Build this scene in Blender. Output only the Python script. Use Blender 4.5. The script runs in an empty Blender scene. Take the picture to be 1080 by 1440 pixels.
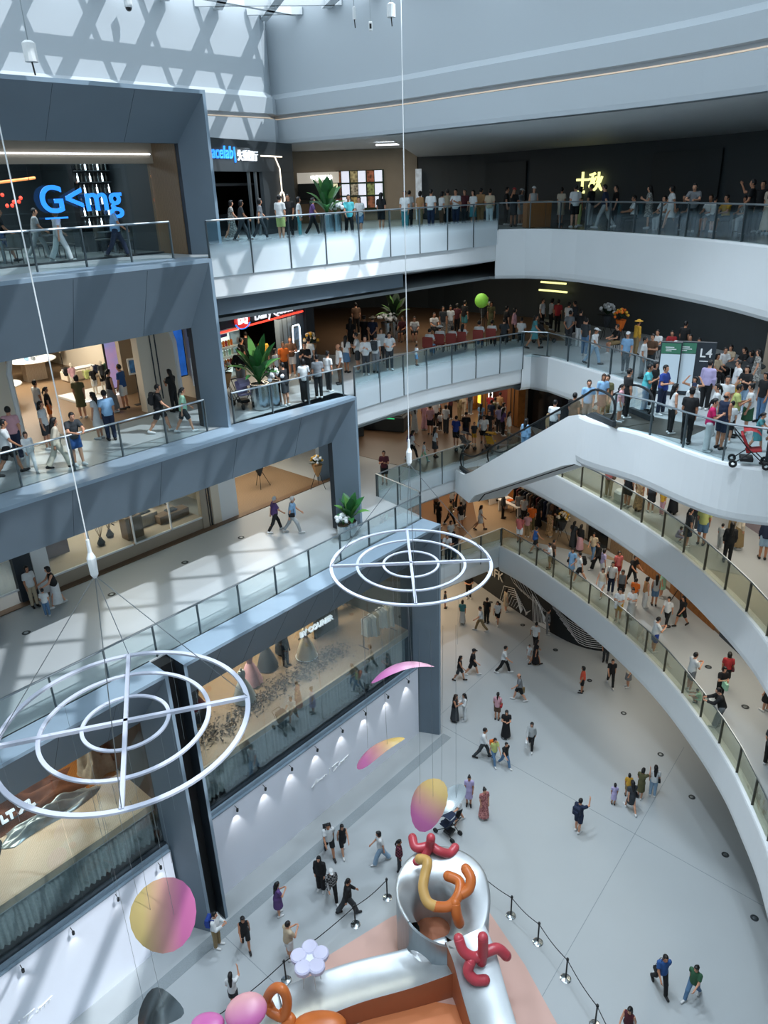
import bpy, math, random
import numpy as np
from mathutils import Vector, Matrix
from mathutils.geometry import tessellate_polygon
random.seed(7); RNG = np.random.default_rng(3)
SC = bpy.context.scene; COL = SC.collection
ZC = 24.0                                   # camera height above the ground floor
# ---------------------------------------------------------------- camera
cam = bpy.data.cameras.new('camera'); cam.sensor_width = 36; cam.lens = 1045 / 1440 * 36; cam.clip_end = 400
camo = bpy.data.objects.new('camera', cam); COL.objects.link(camo)
th, ro = math.radians(23.7), math.radians(1.9)
f_ = Vector((0, math.cos(th), -math.sin(th))); u0 = Vector((0, math.sin(th), math.cos(th))); r0 = Vector((1, 0, 0))
r_ = r0 * math.cos(ro) - u0 * math.sin(ro); u_ = r0 * math.sin(ro) + u0 * math.cos(ro)
camo.matrix_world = Matrix(((r_.x, u_.x, -f_.x, 0), (r_.y, u_.y, -f_.y, 0), (r_.z, u_.z, -f_.z, ZC), (0, 0, 0, 1)))
SC.camera = camo
# ---------------------------------------------------------------- light
w = bpy.data.worlds.new('sky'); SC.world = w; w.use_nodes = True
w.node_tree.nodes['Background'].inputs[0].default_value = (0.79, 0.905, 1.0, 1)
w.node_tree.nodes['Background'].inputs[1].default_value = 2.45
A48 = math.radians(48); CS, SN = math.cos(A48), math.sin(A48)
def V(s, n, z): return Vector((s * CS + n * SN, s * SN - n * CS, z))      # left facade frame: s along it, n out of it
sun = bpy.data.lights.new('sun', 'SUN'); sun.energy = 3.8; sun.angle = 0.009; sun.color = (0.95, 0.97, 1.0)
suno = bpy.data.objects.new('sun', sun); COL.objects.link(suno)
toward = V(0.35, 0.62, 0) + Vector((0, 0, 1))
suno.rotation_euler = toward.to_track_quat('Z', 'Y').to_euler(); suno.location = (20, 0, 60)
vs = SC.view_settings; vs.view_transform = 'Standard'; vs.look = 'None'; vs.gamma = 1; vs.use_curve_mapping = False; vs.exposure = -0.1
SC.display_settings.display_device = 'sRGB'
cy = SC.cycles; cy.max_bounces = 8; cy.diffuse_bounces = 4; cy.glossy_bounces = 3; cy.transmission_bounces = 4; cy.transparent_max_bounces = 24
cy.use_denoising = True; cy.sample_clamp_indirect = 6; cy.caustics_reflective = False; cy.caustics_refractive = False
def lamp(kind, loc, power, color, size=1.0, aim=(0, 0, -1), spot=60, sy=None):
    l = bpy.data.lights.new('lamp', kind); l.energy = power; l.color = color
    if kind == 'AREA':
        l.size = size
        if sy: l.shape = 'RECTANGLE'; l.size_y = sy
    else: l.shadow_soft_size = size
    if kind == 'SPOT': l.spot_size = math.radians(spot); l.spot_blend = 0.6
    o = bpy.data.objects.new('lamp', l); COL.objects.link(o); o.location = loc
    o.rotation_euler = (-Vector(aim)).to_track_quat('Z', 'Y').to_euler(); return o
# ---------------------------------------------------------------- materials
MATS = {}
def lin(h):
    c = [int(h[i:i + 2], 16) / 255 for i in (0, 2, 4)]
    return tuple((x / 12.92 if x <= .04045 else ((x + .055) / 1.055) ** 2.4) for x in c) + (1,)
def mat(name, h='808080', rough=.6, metal=0, emit=0, noise=0, scale=8, spec=.4, tex=None, h2=None):
    if name in MATS: return MATS[name]
    m = bpy.data.materials.new(name); m.use_nodes = True; MATS[name] = m
    nt = m.node_tree; b = nt.nodes['Principled BSDF']
    b.inputs['Base Color'].default_value = lin(h); b.inputs['Roughness'].default_value = rough
    b.inputs['Metallic'].default_value = metal; b.inputs['Specular IOR Level'].default_value = spec
    if emit: b.inputs['Emission Color'].default_value = lin(h); b.inputs['Emission Strength'].default_value = emit
    if noise or tex:
        tc = nt.nodes.new('ShaderNodeTexCoord')
        if tex == 'wood':
            t = nt.nodes.new('ShaderNodeTexWave'); t.inputs['Scale'].default_value = scale; t.inputs['Distortion'].default_value = 6; t.inputs['Detail'].default_value = 3; fac = t.outputs['Fac']
        elif tex == 'voronoi':
            t = nt.nodes.new('ShaderNodeTexVoronoi'); t.inputs['Scale'].default_value = scale; fac = t.outputs['Distance']
        elif tex == 'check':
            t = nt.nodes.new('ShaderNodeTexChecker'); t.inputs['Scale'].default_value = scale; fac = t.outputs['Fac']
        elif tex == 'bands':
            t = nt.nodes.new('ShaderNodeTexWave'); t.inputs['Scale'].default_value = scale; fac = t.outputs['Fac']
        elif tex == 'gradz':
            t = nt.nodes.new('ShaderNodeSeparateXYZ'); fac = t.outputs[2]
        else:
            t = nt.nodes.new('ShaderNodeTexNoise'); t.inputs['Scale'].default_value = scale; t.inputs['Detail'].default_value = 4; fac = t.outputs['Fac']
        nt.links.new(tc.outputs['Generated' if tex == 'gradz' else 'Object'], t.inputs['Vector'] if 'Vector' in t.inputs else t.inputs[0])
        r = nt.nodes.new('ShaderNodeValToRGB'); c = lin(h)
        c2 = lin(h2) if h2 else tuple(min(1, x * (1 - noise)) for x in c[:3]) + (1,)
        r.color_ramp.elements[0].color = c2; r.color_ramp.elements[1].color = c
        r.color_ramp.elements[0].position = .3 if not tex else .1; r.color_ramp.elements[1].position = .7 if not tex else .9
        nt.links.new(fac, r.inputs[0]); nt.links.new(r.outputs[0], b.inputs['Base Color'])
        if emit: nt.links.new(r.outputs[0], b.inputs['Emission Color'])
    return m
def glassmat(name, h='dfeef2', mirror=.2, gloss=.004, rough=.0, frost=None):
    """thin sheet: clear transmission + a share of mirror reflection growing at grazing angles; frost = (z0, z1) printed fade"""
    m = bpy.data.materials.new(name); m.use_nodes = True; MATS[name] = m; nt = m.node_tree; nt.nodes.clear()
    out = nt.nodes.new('ShaderNodeOutputMaterial'); tr = nt.nodes.new('ShaderNodeBsdfTransparent'); tr.inputs[0].default_value = lin(h)
    gl = nt.nodes.new('ShaderNodeBsdfGlossy'); gl.inputs['Roughness'].default_value = rough; gl.inputs[0].default_value = (.9, .95, 1, 1)
    lw = nt.nodes.new('ShaderNodeLayerWeight'); lw.inputs[0].default_value = .22
    mu = nt.nodes.new('ShaderNodeMath'); mu.operation = 'MULTIPLY_ADD'; mu.inputs[1].default_value = mirror; mu.inputs[2].default_value = gloss
    nt.links.new(lw.outputs['Fresnel'], mu.inputs[0])
    mx = nt.nodes.new('ShaderNodeMixShader'); nt.links.new(mu.outputs[0], mx.inputs[0]); nt.links.new(tr.outputs[0], mx.inputs[1]); nt.links.new(gl.outputs[0], mx.inputs[2])
    last = mx
    if frost:
        d = nt.nodes.new('ShaderNodeBsdfDiffuse'); d.inputs[0].default_value = lin('e8f1f5'); tl = nt.nodes.new('ShaderNodeBsdfTranslucent'); tl.inputs[0].default_value = lin('cfe3ee')
        a = nt.nodes.new('ShaderNodeMixShader'); a.inputs[0].default_value = .3; nt.links.new(d.outputs[0], a.inputs[1]); nt.links.new(tl.outputs[0], a.inputs[2])
        g = nt.nodes.new('ShaderNodeNewGeometry'); sp = nt.nodes.new('ShaderNodeSeparateXYZ'); nt.links.new(g.outputs['Position'], sp.inputs[0])
        mr = nt.nodes.new('ShaderNodeMapRange'); mr.inputs[1].default_value = frost[0]; mr.inputs[2].default_value = frost[1]; mr.inputs[3].default_value = .9; mr.inputs[4].default_value = .0
        nt.links.new(sp.outputs[2], mr.inputs[0])
        m2 = nt.nodes.new('ShaderNodeMixShader'); nt.links.new(mr.outputs[0], m2.inputs[0]); nt.links.new(mx.outputs[0], m2.inputs[1]); nt.links.new(a.outputs[0], m2.inputs[2]); last = m2
    nt.links.new(last.outputs[0], out.inputs[0]); return m
M = MATS
mat('white_dimmed', 'b7c1c8', .5); mat('white', 'dbe1e4', .45, noise=.03, scale=.6); mat('soffit', 'c3c9cb', .6); mat('ceiling', '8f9698', .8)  # upper walls are the same white; dimmer light is put into this copy
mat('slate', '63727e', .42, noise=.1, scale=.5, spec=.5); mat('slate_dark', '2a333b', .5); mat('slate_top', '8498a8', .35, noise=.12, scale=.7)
mat('floor_white', 'a4abae', .38, noise=.05, scale=.35, spec=.5); mat('floor_tan', '9c8a72', .3, noise=.08, scale=.4); mat('floor_brown', '6b5440', .35, noise=.1, scale=.5)
mat('floor_grey', '8f9492', .25, noise=.08, scale=.5); mat('strip', '8d979b', .5, noise=.25, scale=60)
mat('wood', '7d6850', .45, tex='wood', scale=5, h2='725e48'); mat('wood_pale', 'b5aa9b', .5, tex='wood', scale=5, h2='a99d8d'); mat('wood_orange', '8a5826', .5, tex='wood', scale=4, h2='7c4d20')
mat('black', '15191c', .5); mat('dark', '363e42', .5); mat('darkglass', '161c20', .12, spec=.6); mat('charcoal', '2c3337', .6)
mat('steel', '8e999f', .35, metal=.9); mat('rail', '5d686d', .4, metal=.6); mat('chrome', 'b9c1c4', .18, metal=1); mat('bronze', '5f5e58', .4, metal=.6)
mat('hoard', 'dde4f0', .5); mat('beige', 'a59a8a', .6, noise=.06, scale=2); mat('cream', 'd8cfbd', .6); mat('paint_white', 'dfe4e6', .5)
mat('red', 'b3262b', .5); mat('leaf', '2f6b36', .45, noise=.35, scale=6); mat('leaf_dark', '16301c', .6); mat('leaf_light', '5b8c46', .5)
mat('warmglow', 'ffd9a0', .5, emit=6); mat('whiteglow', 'f4f8ff', .5, emit=3); mat('redglow', 'ff4a38', .5, emit=1.6); mat('blueglow', '2f8fff', .5, emit=1.1); mat('yellowglow', 'f2efa0', .5, emit=1.5)
glassmat('glass', 'f1f7f8'); glassmat('shopglass', 'eef4f4', .38, .025); glassmat('glass_warm', 'e9eae0', .28)
# ---------------------------------------------------------------- geometry helpers
def obj(name, vs_, fs, m=None, parent=None, smooth=False, mi=None, kind=None, loc=None):
    me = bpy.data.meshes.new(name); me.from_pydata([tuple(v) for v in vs_], [], fs); 
    for x in (m if isinstance(m, (list, tuple)) else [m]):
        if x: me.materials.append(MATS[x] if isinstance(x, str) else x)
    if mi is not None: me.polygons.foreach_set('material_index', mi)
    if smooth: me.polygons.foreach_set('use_smooth', [True] * len(me.polygons))
    me.update(); return link(name, me, parent, kind, loc)
def link(name, me, parent=None, kind=None, loc=None, rot=None, scale=None):
    o = bpy.data.objects.new(name, me); COL.objects.link(o)
    if parent: o.parent = parent
    if kind: o['kind'] = kind
    if loc is not None: o.location = loc
    if rot is not None: o.rotation_euler = rot
    if scale is not None: o.scale = scale
    return o
def tag(o, label, cat, group=None, kind=None):
    o['label'] = label; o['category'] = cat
    if group: o['group'] = group
    if kind: o['kind'] = kind
    return o
def thing(name, label, cat, loc=(0, 0, 0), rz=0, group=None):
    o = bpy.data.objects.new(name, None); COL.objects.link(o); o.location = loc; o.rotation_euler = (0, 0, rz); return tag(o, label, cat, group)
def dup(root, loc, rz, label=None, scale=None):
    def cp(o, par):
        c = o.copy(); COL.objects.link(c); c.parent = par
        for ch in o.children: cp(ch, c)
        return c
    r = cp(root, None); r.location = loc; r.rotation_euler = (0, 0, rz)
    if label: r['label'] = label
    if scale: r.scale = (scale,) * 3
    return r
class G:
    """collects shapes into one mesh"""
    def __init__(s): s.v = []; s.f = []; s.mi = []; s.c = 0
    def add(s, vs_, fs):
        b = len(s.v); s.v += [Vector(p) for p in vs_]; s.f += [tuple(b + i for i in f) for f in fs]; s.mi += [s.c] * len(fs); return s
    def box(s, c, d, rz=0, mtx=None, bev=0):
        x, y, z = d[0] / 2, d[1] / 2, d[2] / 2; R = mtx or Matrix.Rotation(rz, 3, 'Z')
        if bev:
            rings = []
            for zz, k in ((-z, bev), (-z + bev, 0), (z - bev, 0), (z, bev)):
                rings.append([(-x + k, -y + k, zz), (x - k, -y + k, zz), (x - k, y - k, zz), (-x + k, y - k, zz)])
            return s.rings([[R @ Vector(p) + Vector(c) for p in r] for r in rings], cap=True)
        p = [R @ Vector(q) + Vector(c) for q in ((-x, -y, -z), (x, -y, -z), (x, y, -z), (-x, y, -z), (-x, -y, z), (x, -y, z), (x, y, z), (-x, y, z))]
        return s.add(p, [(3, 2, 1, 0), (4, 5, 6, 7), (0, 1, 5, 4), (1, 2, 6, 5), (2, 3, 7, 6), (3, 0, 4, 7)])
    def sn(s, s0, s1, n0, n1, z0, z1):            # box in the facade frame
        return s.box(V((s0 + s1) / 2, (n0 + n1) / 2, (z0 + z1) / 2), (abs(s1 - s0), abs(n1 - n0), z1 - z0), A48)
    def rings(s, R, cap=False, closed=True, loop=False):
        k = len(R[0]); v = [p for r in R for p in r]; f = []; n = len(R)
        for i in range(n if loop else n - 1):
            for j in range(k if closed else k - 1):
                a, b = i * k + j, i * k + (j + 1) % k; c, d = ((i + 1) % n) * k + (j + 1) % k, ((i + 1) % n) * k + j; f.append((a, b, c, d))
        if cap: f += [tuple(range(k - 1, -1, -1)), tuple((n - 1) * k + j for j in range(k))]
        return s.add(v, f)
    def tube(s, path, r, seg=8, cap=True, loop=False):
        P = [Vector(p) for p in path]; R = []; up = Vector((0, 0, 1)); n = len(P); prev = None
        for i, p in enumerate(P):
            t = (P[(i + 1) % n] - P[i - 1]) if loop else (P[min(i + 1, n - 1)] - P[max(i - 1, 0)])
            t.normalize(); a = prev if prev else (up if abs(t.z) < .95 else Vector((1, 0, 0)))
            x = a.cross(t) if not prev else prev - t * prev.dot(t); x = x.normalized(); prev = x; y = t.cross(x)
            rr = r[i] if isinstance(r, (list, tuple)) else r
            R.append([p + (x * math.cos(2 * math.pi * j / seg) + y * math.sin(2 * math.pi * j / seg)) * rr for j in range(seg)])
        return s.rings(R, cap=cap and not loop, loop=loop)
    def lathe(s, prof, seg=16, c=(0, 0, 0), sx=1, sy=1):
        c = Vector(c); return s.rings([[c + Vector((r * sx * math.cos(2 * math.pi * j / seg), r * sy * math.sin(2 * math.pi * j / seg), z)) for j in range(seg)] for r, z in prof], cap=True)
    def ball(s, c, r, seg=10, rg=6):
        rr = r if isinstance(r, (tuple, list)) else (r, r, r); c = Vector(c)
        return s.rings([[c + Vector((rr[0] * math.sin(a) * math.cos(2 * math.pi * j / seg), rr[1] * math.sin(a) * math.sin(2 * math.pi * j / seg), -rr[2] * math.cos(a))) for j in range(seg)] for a in [math.pi * (i + .02) / (rg + .04) for i in range(rg + 1)]], cap=True)
    def poly(s, pts, z0, z1=None, flip=False):    # flat polygon, or prism when z1 is given
        t = tessellate_polygon([[Vector((p[0], p[1], 0)) for p in pts]]); n = len(pts)
        a = sum(pts[i][0] * pts[(i + 1) % n][1] - pts[(i + 1) % n][0] * pts[i][1] for i in range(n)) > 0
        def up(tri):
            A, B, C = [pts[i] for i in tri]; return (B[0] - A[0]) * (C[1] - A[1]) - (B[1] - A[1]) * (C[0] - A[0]) > 0
        T = [tri if up(tri) else tri[::-1] for tri in t]
        if z1 is None: return s.add([(p[0], p[1], z0) for p in pts], [tr[::-1] if flip else tr for tr in T])
        s.add([(p[0], p[1], z1) for p in pts], T); s.add([(p[0], p[1], z0) for p in pts], [tr[::-1] for tr in T])
        side = [(i, (i + 1) % n, n + (i + 1) % n, n + i) if a else ((i + 1) % n, i, n + i, n + (i + 1) % n) for i in range(n)]
        return s.add([(p[0], p[1], z0) for p in pts] + [(p[0], p[1], z1) for p in pts], side)
    def build(s, name, m=None, parent=None, smooth=False, kind=None):
        return obj(name, s.v, s.f, m, parent, smooth, s.mi if isinstance(m, (list, tuple)) else None, kind)
def catmull(P, k=5):
    P = [Vector(p) for p in P]; out = []
    for i in range(len(P) - 1):
        a, b, c, d = P[max(i - 1, 0)], P[i], P[i + 1], P[min(i + 2, len(P) - 1)]
        for j in range(k):
            t = j / k; out.append(.5 * (2 * b + (c - a) * t + (2 * a - 5 * b + 4 * c - d) * t * t + (3 * b - a - 3 * c + d) * t ** 3))
    return out + [P[-1]]
def offset(path, d):
    """offset a plan path to its left by d (mitred)"""
    P = [Vector((p[0], p[1])) for p in path]; out = []
    for i, p in enumerate(P):
        t1 = (P[i] - P[i - 1]).normalized() if i else (P[1] - P[0]).normalized(); t2 = (P[i + 1] - P[i]).normalized() if i < len(P) - 1 else t1
        n1, n2 = Vector((-t1.y, t1.x)), Vector((-t2.y, t2.x)); m = (n1 + n2); m = m / max(m.length_squared / 2, .3)
        out.append(p + m * d)
    return out
def sweep(path, prof):
    """profile [(offset to the right of travel, z)] swept along a plan path"""
    R = [[] for _ in path]
    for o, z in prof:
        for i, p in enumerate(offset(path, -o)): R[i].append(Vector((p.x, p.y, z)))
    return R
def resample(path, step):
    P = [Vector((p[0], p[1])) for p in path]; L = [0]
    for a, b in zip(P, P[1:]): L.append(L[-1] + (b - a).length)
    n = max(1, round(L[-1] / step)); out = []
    for k in range(n + 1):
        t = L[-1] * k / n; i = min(max(j for j in range(len(L)) if L[j] <= t + 1e-9), len(P) - 2)
        out.append(P[i].lerp(P[i + 1], (t - L[i]) / max(L[i + 1] - L[i], 1e-9)))
    return out
def smoothed(P): return [Vector((p.x, p.y)) for p in catmull([(a[0], a[1], 0) for a in P], 4)]
def text(body, m, width, at, xdir, up=(0, 0, 1), ext=.03, name='lettering', parent=None, skew=0, bold=0):
    c = bpy.data.curves.new(name, 'FONT'); c.body = body; c.extrude = ext; c.align_x = 'CENTER'; c.shear = skew; c.offset = bold
    o = bpy.data.objects.new(name, c); COL.objects.link(o); c.materials.append(MATS[m]); bpy.context.view_layer.update()
    me = bpy.data.meshes.new_from_object(o.evaluated_get(bpy.context.evaluated_depsgraph_get())); bpy.data.objects.remove(o)
    xs = [v.co.x for v in me.vertices]; k = width / max(max(xs) - min(xs), .01) if xs else 1; cx = (max(xs) + min(xs)) / 2 if xs else 0
    X = Vector(xdir).normalized(); U = Vector(up).normalized(); N = X.cross(U)
    me.transform(Matrix.Translation(at) @ Matrix((X, U, N)).transposed().to_4x4() @ Matrix.Diagonal((k, k, 1, 1)) @ Matrix.Translation((-cx, 0, 0)))
    return link(name, me, parent)
# ================================================================ levels and plan
Z1, Z2, Z3, Z4, Z5, ZS, ZR = 0.0, 5.5, 11.0, 16.5, 22.05, 26.0, 31.5
MC = smoothed([(6.4, 36.9), (7.0, 36.0), (7.6, 34.9), (8.2, 33.6), (8.8, 32.25), (9.4, 30.8), (9.9, 29.5), (10.35, 28.1), (10.75, 26.7), (11.05, 25.4), (11.3, 23.9), (11.45, 22.4), (11.55, 21), (11.55, 19.4), (11.4, 17.9), (11.2, 16.4), (10.9, 15.1), (10.1, 12.0), (9.0, 8.5), (7.6, 4.0), (5.6, -1.0), (4.5, -4.0)])
MC_low = [p for p in MC]
def after(path, y): return [p for p in path if p.y < y]
P2 = lambda s, n: Vector((V(s, n, 0).x, V(s, n, 0).y))
FA5 = [P2(-6, -22.0), P2(14.95, -22.0)]; FA4 = [P2(-6, -20.75), P2(14.9, -20.75), P2(18.0, -20.4), P2(20.3, -20.1)]
FA3 = [P2(-6, -18.05), P2(22.5, -18.05)]; FA2 = [P2(-6, -18.45), P2(21.9, -18.45)]
C5 = [Vector(p) for p in ((-5.4, 25.35), (0.2, 30.6), (5.4, 35.2))]
C4 = [Vector(p) for p in ((-1.05, 28.7), (0.5, 30.3), (2.0, 31.7), (4.3, 33.3), (6.7, 34.8))]
C3n = [Vector(p) for p in ((1.55, 29.1), (-0.3, 31.45))]; C3 = [Vector(p) for p in ((-0.3, 31.45), (1.7, 33.4), (3.6, 34.9), (4.0, 35.2))]
C2 = [Vector(p) for p in ((0.7, 31.5), (2.7, 34.4), (4.5, 35.65), (6.35, 36.95))]
L4L = smoothed([(6.9, 24.75), (7.05, 24.3), (7.4, 23.75), (7.85, 23.2), (8.35, 22.5), (8.8, 21.5), (9.2, 20.6), (9.75, 19.75), (10.6, 19.2), (12.0, 18.8), (15, 18.4)])   # landing edge by the escalator head
R5 = [Vector((6.7, 34.9)), Vector((7.7, 34.1))] + after(MC, 33.0)
R4 = [Vector((7.2, 35.0))] + [p for p in MC if 27.6 < p.y < 34.4]
R4b = [Vector((9.9, 26.6)), Vector((8.75, 25.2)), Vector((6.9, 24.75))]
R3 = [Vector((5.9, 36.6))] + MC; R2 = MC
def outer(first, last):
    return [Vector((30, last.y)), Vector((30, 66)), Vector((-34, 66)), Vector((-34, first.y))]
EDGE = {5: FA5 + C5 + R5, 4: FA4 + C4 + R4 + R4b + L4L[1:], 3: FA3 + C3n + C3[1:] + R3, 2: FA2 + C2 + MC[1:]}
ZL = {1: Z1, 2: Z2, 3: Z3, 4: Z4, 5: Z5}
g = G().poly([(-34, -8), (30, -8), (30, 66), (-34, 66)], -.3, 0.0); g.build('floor', 'floor_white', kind='structure')
for lv in (2, 3, 4, 5):
    e = EDGE[lv]; po = e + outer(e[0], e[-1])
    G().poly(po, ZL[lv] - .25, ZL[lv]).build('floor', 'floor_white', kind='structure')
    zc = ZL[lv] - (2.1 if lv == 5 else 1.6)
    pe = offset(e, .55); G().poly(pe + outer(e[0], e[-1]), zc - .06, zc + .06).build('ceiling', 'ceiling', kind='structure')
# white slab edges -------------------------------------------------
def prof_right(z, d): return [(-.5, z - .02), (-.06, z + .02), (.06, z + .02), (.08, z - .05), (.08, z - d + .35), (.05, z - d + .16), (-.04, z - d + .04), (-.2, z - d), (-.75, z - d - .02)]
def prof_mid(z): return [(-.3, z - .02), (0.02, z - .02), (.04, z - 1.25), (.0, z - 1.32), (-.2, z - 1.34), (-2.4, z - 1.75), (-2.4, z - 1.6)]
def fascia(path, prof, m='white'): G().rings(sweep(path, prof), closed=False).build('trim_' + str(fascia.n), m, smooth=False, kind='structure'); fascia.n += 1
fascia.n = 1
def sharp(o):
    for p in o.data.polygons: p.use_smooth = False
fascia([C5[-1]] + R5, prof_right(Z5, 2.1)); fascia(R4 + [Vector((10.2, 27.2))], prof_right(Z4, 1.7)); fascia([Vector((6.35, 36.95))] + R3[1:], prof_right(Z3, 1.6)); fascia(R2, prof_right(Z2, 1.6))
fascia(L4L, prof_right(Z4, 1.75)); fascia([C4[-1]] + R4[:2], prof_right(Z4, 1.7))
for c, z in ((C5, Z5), (C4, Z4), (C3[:-1] + [Vector((6.35, 36.95))], Z3), (C2, Z2)): fascia(c, prof_mid(z))
G().rings(sweep(offset(resample(C5, .6)[:16], .3), [(0, 20.8), (0, 20.15), (-.2, 20.15), (-.2, 20.8)])).build('wall_header', 'slate', kind='structure')
fascia(C3n, [(-.3, Z3 - .02), (.03, Z3 - .02), (.03, Z3 - 1.3), (-.6, Z3 - 1.4)])
# ---------------------------------------------------------------- slate portals of the left facade
def portal(k, s0, s1, zt, zb, nf, nr, zr, s0r, s1r, ledge):
    b = .11; g = G(); q = lambda *a: [V(*p) for p in a]; F = [(0, 1, 2, 3)]
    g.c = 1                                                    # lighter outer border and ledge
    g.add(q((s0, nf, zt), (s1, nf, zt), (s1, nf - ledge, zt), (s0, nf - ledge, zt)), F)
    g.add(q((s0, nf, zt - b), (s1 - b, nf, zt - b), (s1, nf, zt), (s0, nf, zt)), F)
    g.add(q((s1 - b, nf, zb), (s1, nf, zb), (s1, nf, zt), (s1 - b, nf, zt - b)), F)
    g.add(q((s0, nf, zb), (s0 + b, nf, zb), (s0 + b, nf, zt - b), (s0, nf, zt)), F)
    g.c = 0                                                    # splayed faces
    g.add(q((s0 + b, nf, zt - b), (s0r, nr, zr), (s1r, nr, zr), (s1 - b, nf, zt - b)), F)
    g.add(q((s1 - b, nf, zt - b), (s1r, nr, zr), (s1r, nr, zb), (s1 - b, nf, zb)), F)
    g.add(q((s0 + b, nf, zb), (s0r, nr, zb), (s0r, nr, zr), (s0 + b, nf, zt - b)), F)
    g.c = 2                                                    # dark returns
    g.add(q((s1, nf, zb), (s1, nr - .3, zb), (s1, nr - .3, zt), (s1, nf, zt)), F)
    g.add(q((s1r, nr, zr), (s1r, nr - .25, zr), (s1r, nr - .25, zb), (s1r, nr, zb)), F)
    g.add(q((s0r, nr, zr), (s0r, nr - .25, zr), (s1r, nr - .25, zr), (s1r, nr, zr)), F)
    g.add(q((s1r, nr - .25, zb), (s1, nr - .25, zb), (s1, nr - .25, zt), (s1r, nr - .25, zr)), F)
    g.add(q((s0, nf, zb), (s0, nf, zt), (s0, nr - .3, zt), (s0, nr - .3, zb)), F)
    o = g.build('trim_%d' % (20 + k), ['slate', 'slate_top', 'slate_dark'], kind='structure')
    gs = G()
    for i in range(1, 9):                                      # panel seams of the splay, thin proud fillets
        s = s0 + (s1 - s0) * i / 9
        if s > s0r + .3 and s < s1r - .3:
            a, c = V(s, nf, zt - b), V(s, nr, zr); gs.tube([a + (c - a) * .02, c], .006, 4)
    gs.build('panel_seam', 'slate_dark', o)
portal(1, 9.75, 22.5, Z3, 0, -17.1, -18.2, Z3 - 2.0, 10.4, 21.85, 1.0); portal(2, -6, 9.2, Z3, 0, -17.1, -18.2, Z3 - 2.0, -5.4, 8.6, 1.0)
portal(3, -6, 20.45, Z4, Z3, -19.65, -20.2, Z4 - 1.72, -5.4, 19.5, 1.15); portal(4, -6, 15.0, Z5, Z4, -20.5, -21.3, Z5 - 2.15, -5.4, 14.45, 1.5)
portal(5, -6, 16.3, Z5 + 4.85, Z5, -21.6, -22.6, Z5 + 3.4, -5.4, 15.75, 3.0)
G().sn(9.2, 9.75, -18.3, -17.6, 0, Z3 - .05).build('wall_pier', 'black', kind='structure')
# ---------------------------------------------------------------- white upper walls, cove, roof
K6 = smoothed([(-4.6, 41.2), (0.6, 36.5), (3.2, 33.4), (5.6, 30.5), (8.6, 26.8), (10.8, 23.0), (12.5, 18), (13, 12), (12, 4), (8, -5.5)])
LW = [P2(-6, -30.5), P2(26.9, -30.5)]
UP = LW + K6
fascia(UP, [(-.9, ZS + .02), (-.25, ZS), (.0, ZS + .05), (.02, ZS + .2), (.02, ZS + 1.08), (-.28, ZS + 1.1), (-.28, ZS + 1.3), (-.02, ZS + 1.32), (-.02, ZS + 2.0), (-.35, ZS + 2.25), (-.35, ZR + .3)], 'white_dimmed')
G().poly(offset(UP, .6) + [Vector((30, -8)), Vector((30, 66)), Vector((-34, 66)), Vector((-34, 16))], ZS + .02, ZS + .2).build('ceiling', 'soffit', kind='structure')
# cove light strips in the groove of the upper wall
G().rings(sweep(UP, [(-.26, ZS + 1.13), (-.2, ZS + 1.13), (-.2, ZS + 1.17), (-.26, ZS + 1.17)]), closed=True).build('cove_light', mat('coveglow', 'ffe6cc', .5, emit=.3), kind='structure')
wb = G(); wb.box((-9, -7, 20), (44, .3, 60)); wb.build('wall_near', 'white', kind='structure')
G().box((-34, 29, 15), (.3, 75, 34)).build('wall_left', 'beige', kind='structure')
G().box((-2, 66, 15), (64, .3, 34)).build('wall_back', 'charcoal', kind='structure')
G().box((30, 29, 15), (.3, 75, 34)).build('wall_right', 'charcoal', kind='structure')
# roof trusses over the skylight
def beam(g, a, b, w, h):
    a, b = Vector(a), Vector(b); t = (b - a).normalized(); x = Vector((-t.y, t.x, 0)).normalized(); y = t.cross(x)
    g.rings([[p + x * w / 2 * i + y * h / 2 * j for i, j in ((-1, -1), (1, -1), (1, 1), (-1, 1))] for p in (a, b)], cap=True)
def inside(p, poly):
    r = False
    for i in range(len(poly)):
        a, b = poly[i - 1], poly[i]
        if (a[1] > p[1]) != (b[1] > p[1]) and p[0] < (b[0] - a[0]) * (p[1] - a[1]) / (b[1] - a[1]) + a[0]: r = not r
    return r
roof = thing('skylight_truss', 'white steel triangulated truss grid spanning the skylight', 'roof truss')
sky_big = offset(UP, .34)
def run(s_a, n_a, ds, dn, wd, name):
    """one straight member clipped to the skylight outline"""
    pts = []; 
    for i in range(-400, 401):
        p = P2(s_a + ds * i * .1, n_a + dn * i * .1)
        if inside(p, sky_big): pts.append(p)
    if len(pts) > 15:
        g = G(); beam(g, (pts[0].x, pts[0].y, ZR - .1), (pts[-1].x, pts[-1].y, ZR - .1), wd, .3); g.build(name, 'white', roof)
for i in range(-14, 20): run(20.9 + 2.72 * i, -29.5, -.52, .85, .40, 'main_beam')
for i in range(-22, 14): run(22.0 + 2.72 * i, -29.5, .74, .67, .15, 'diagonal_beam')
for i in range(0, 8): run(0, -29.5 + 4.75 * i, 1, 0, .26, 'purlin')
for i in range(3):                                             # the truss nodes that hang below the wall head at the far corner
    pass
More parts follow.
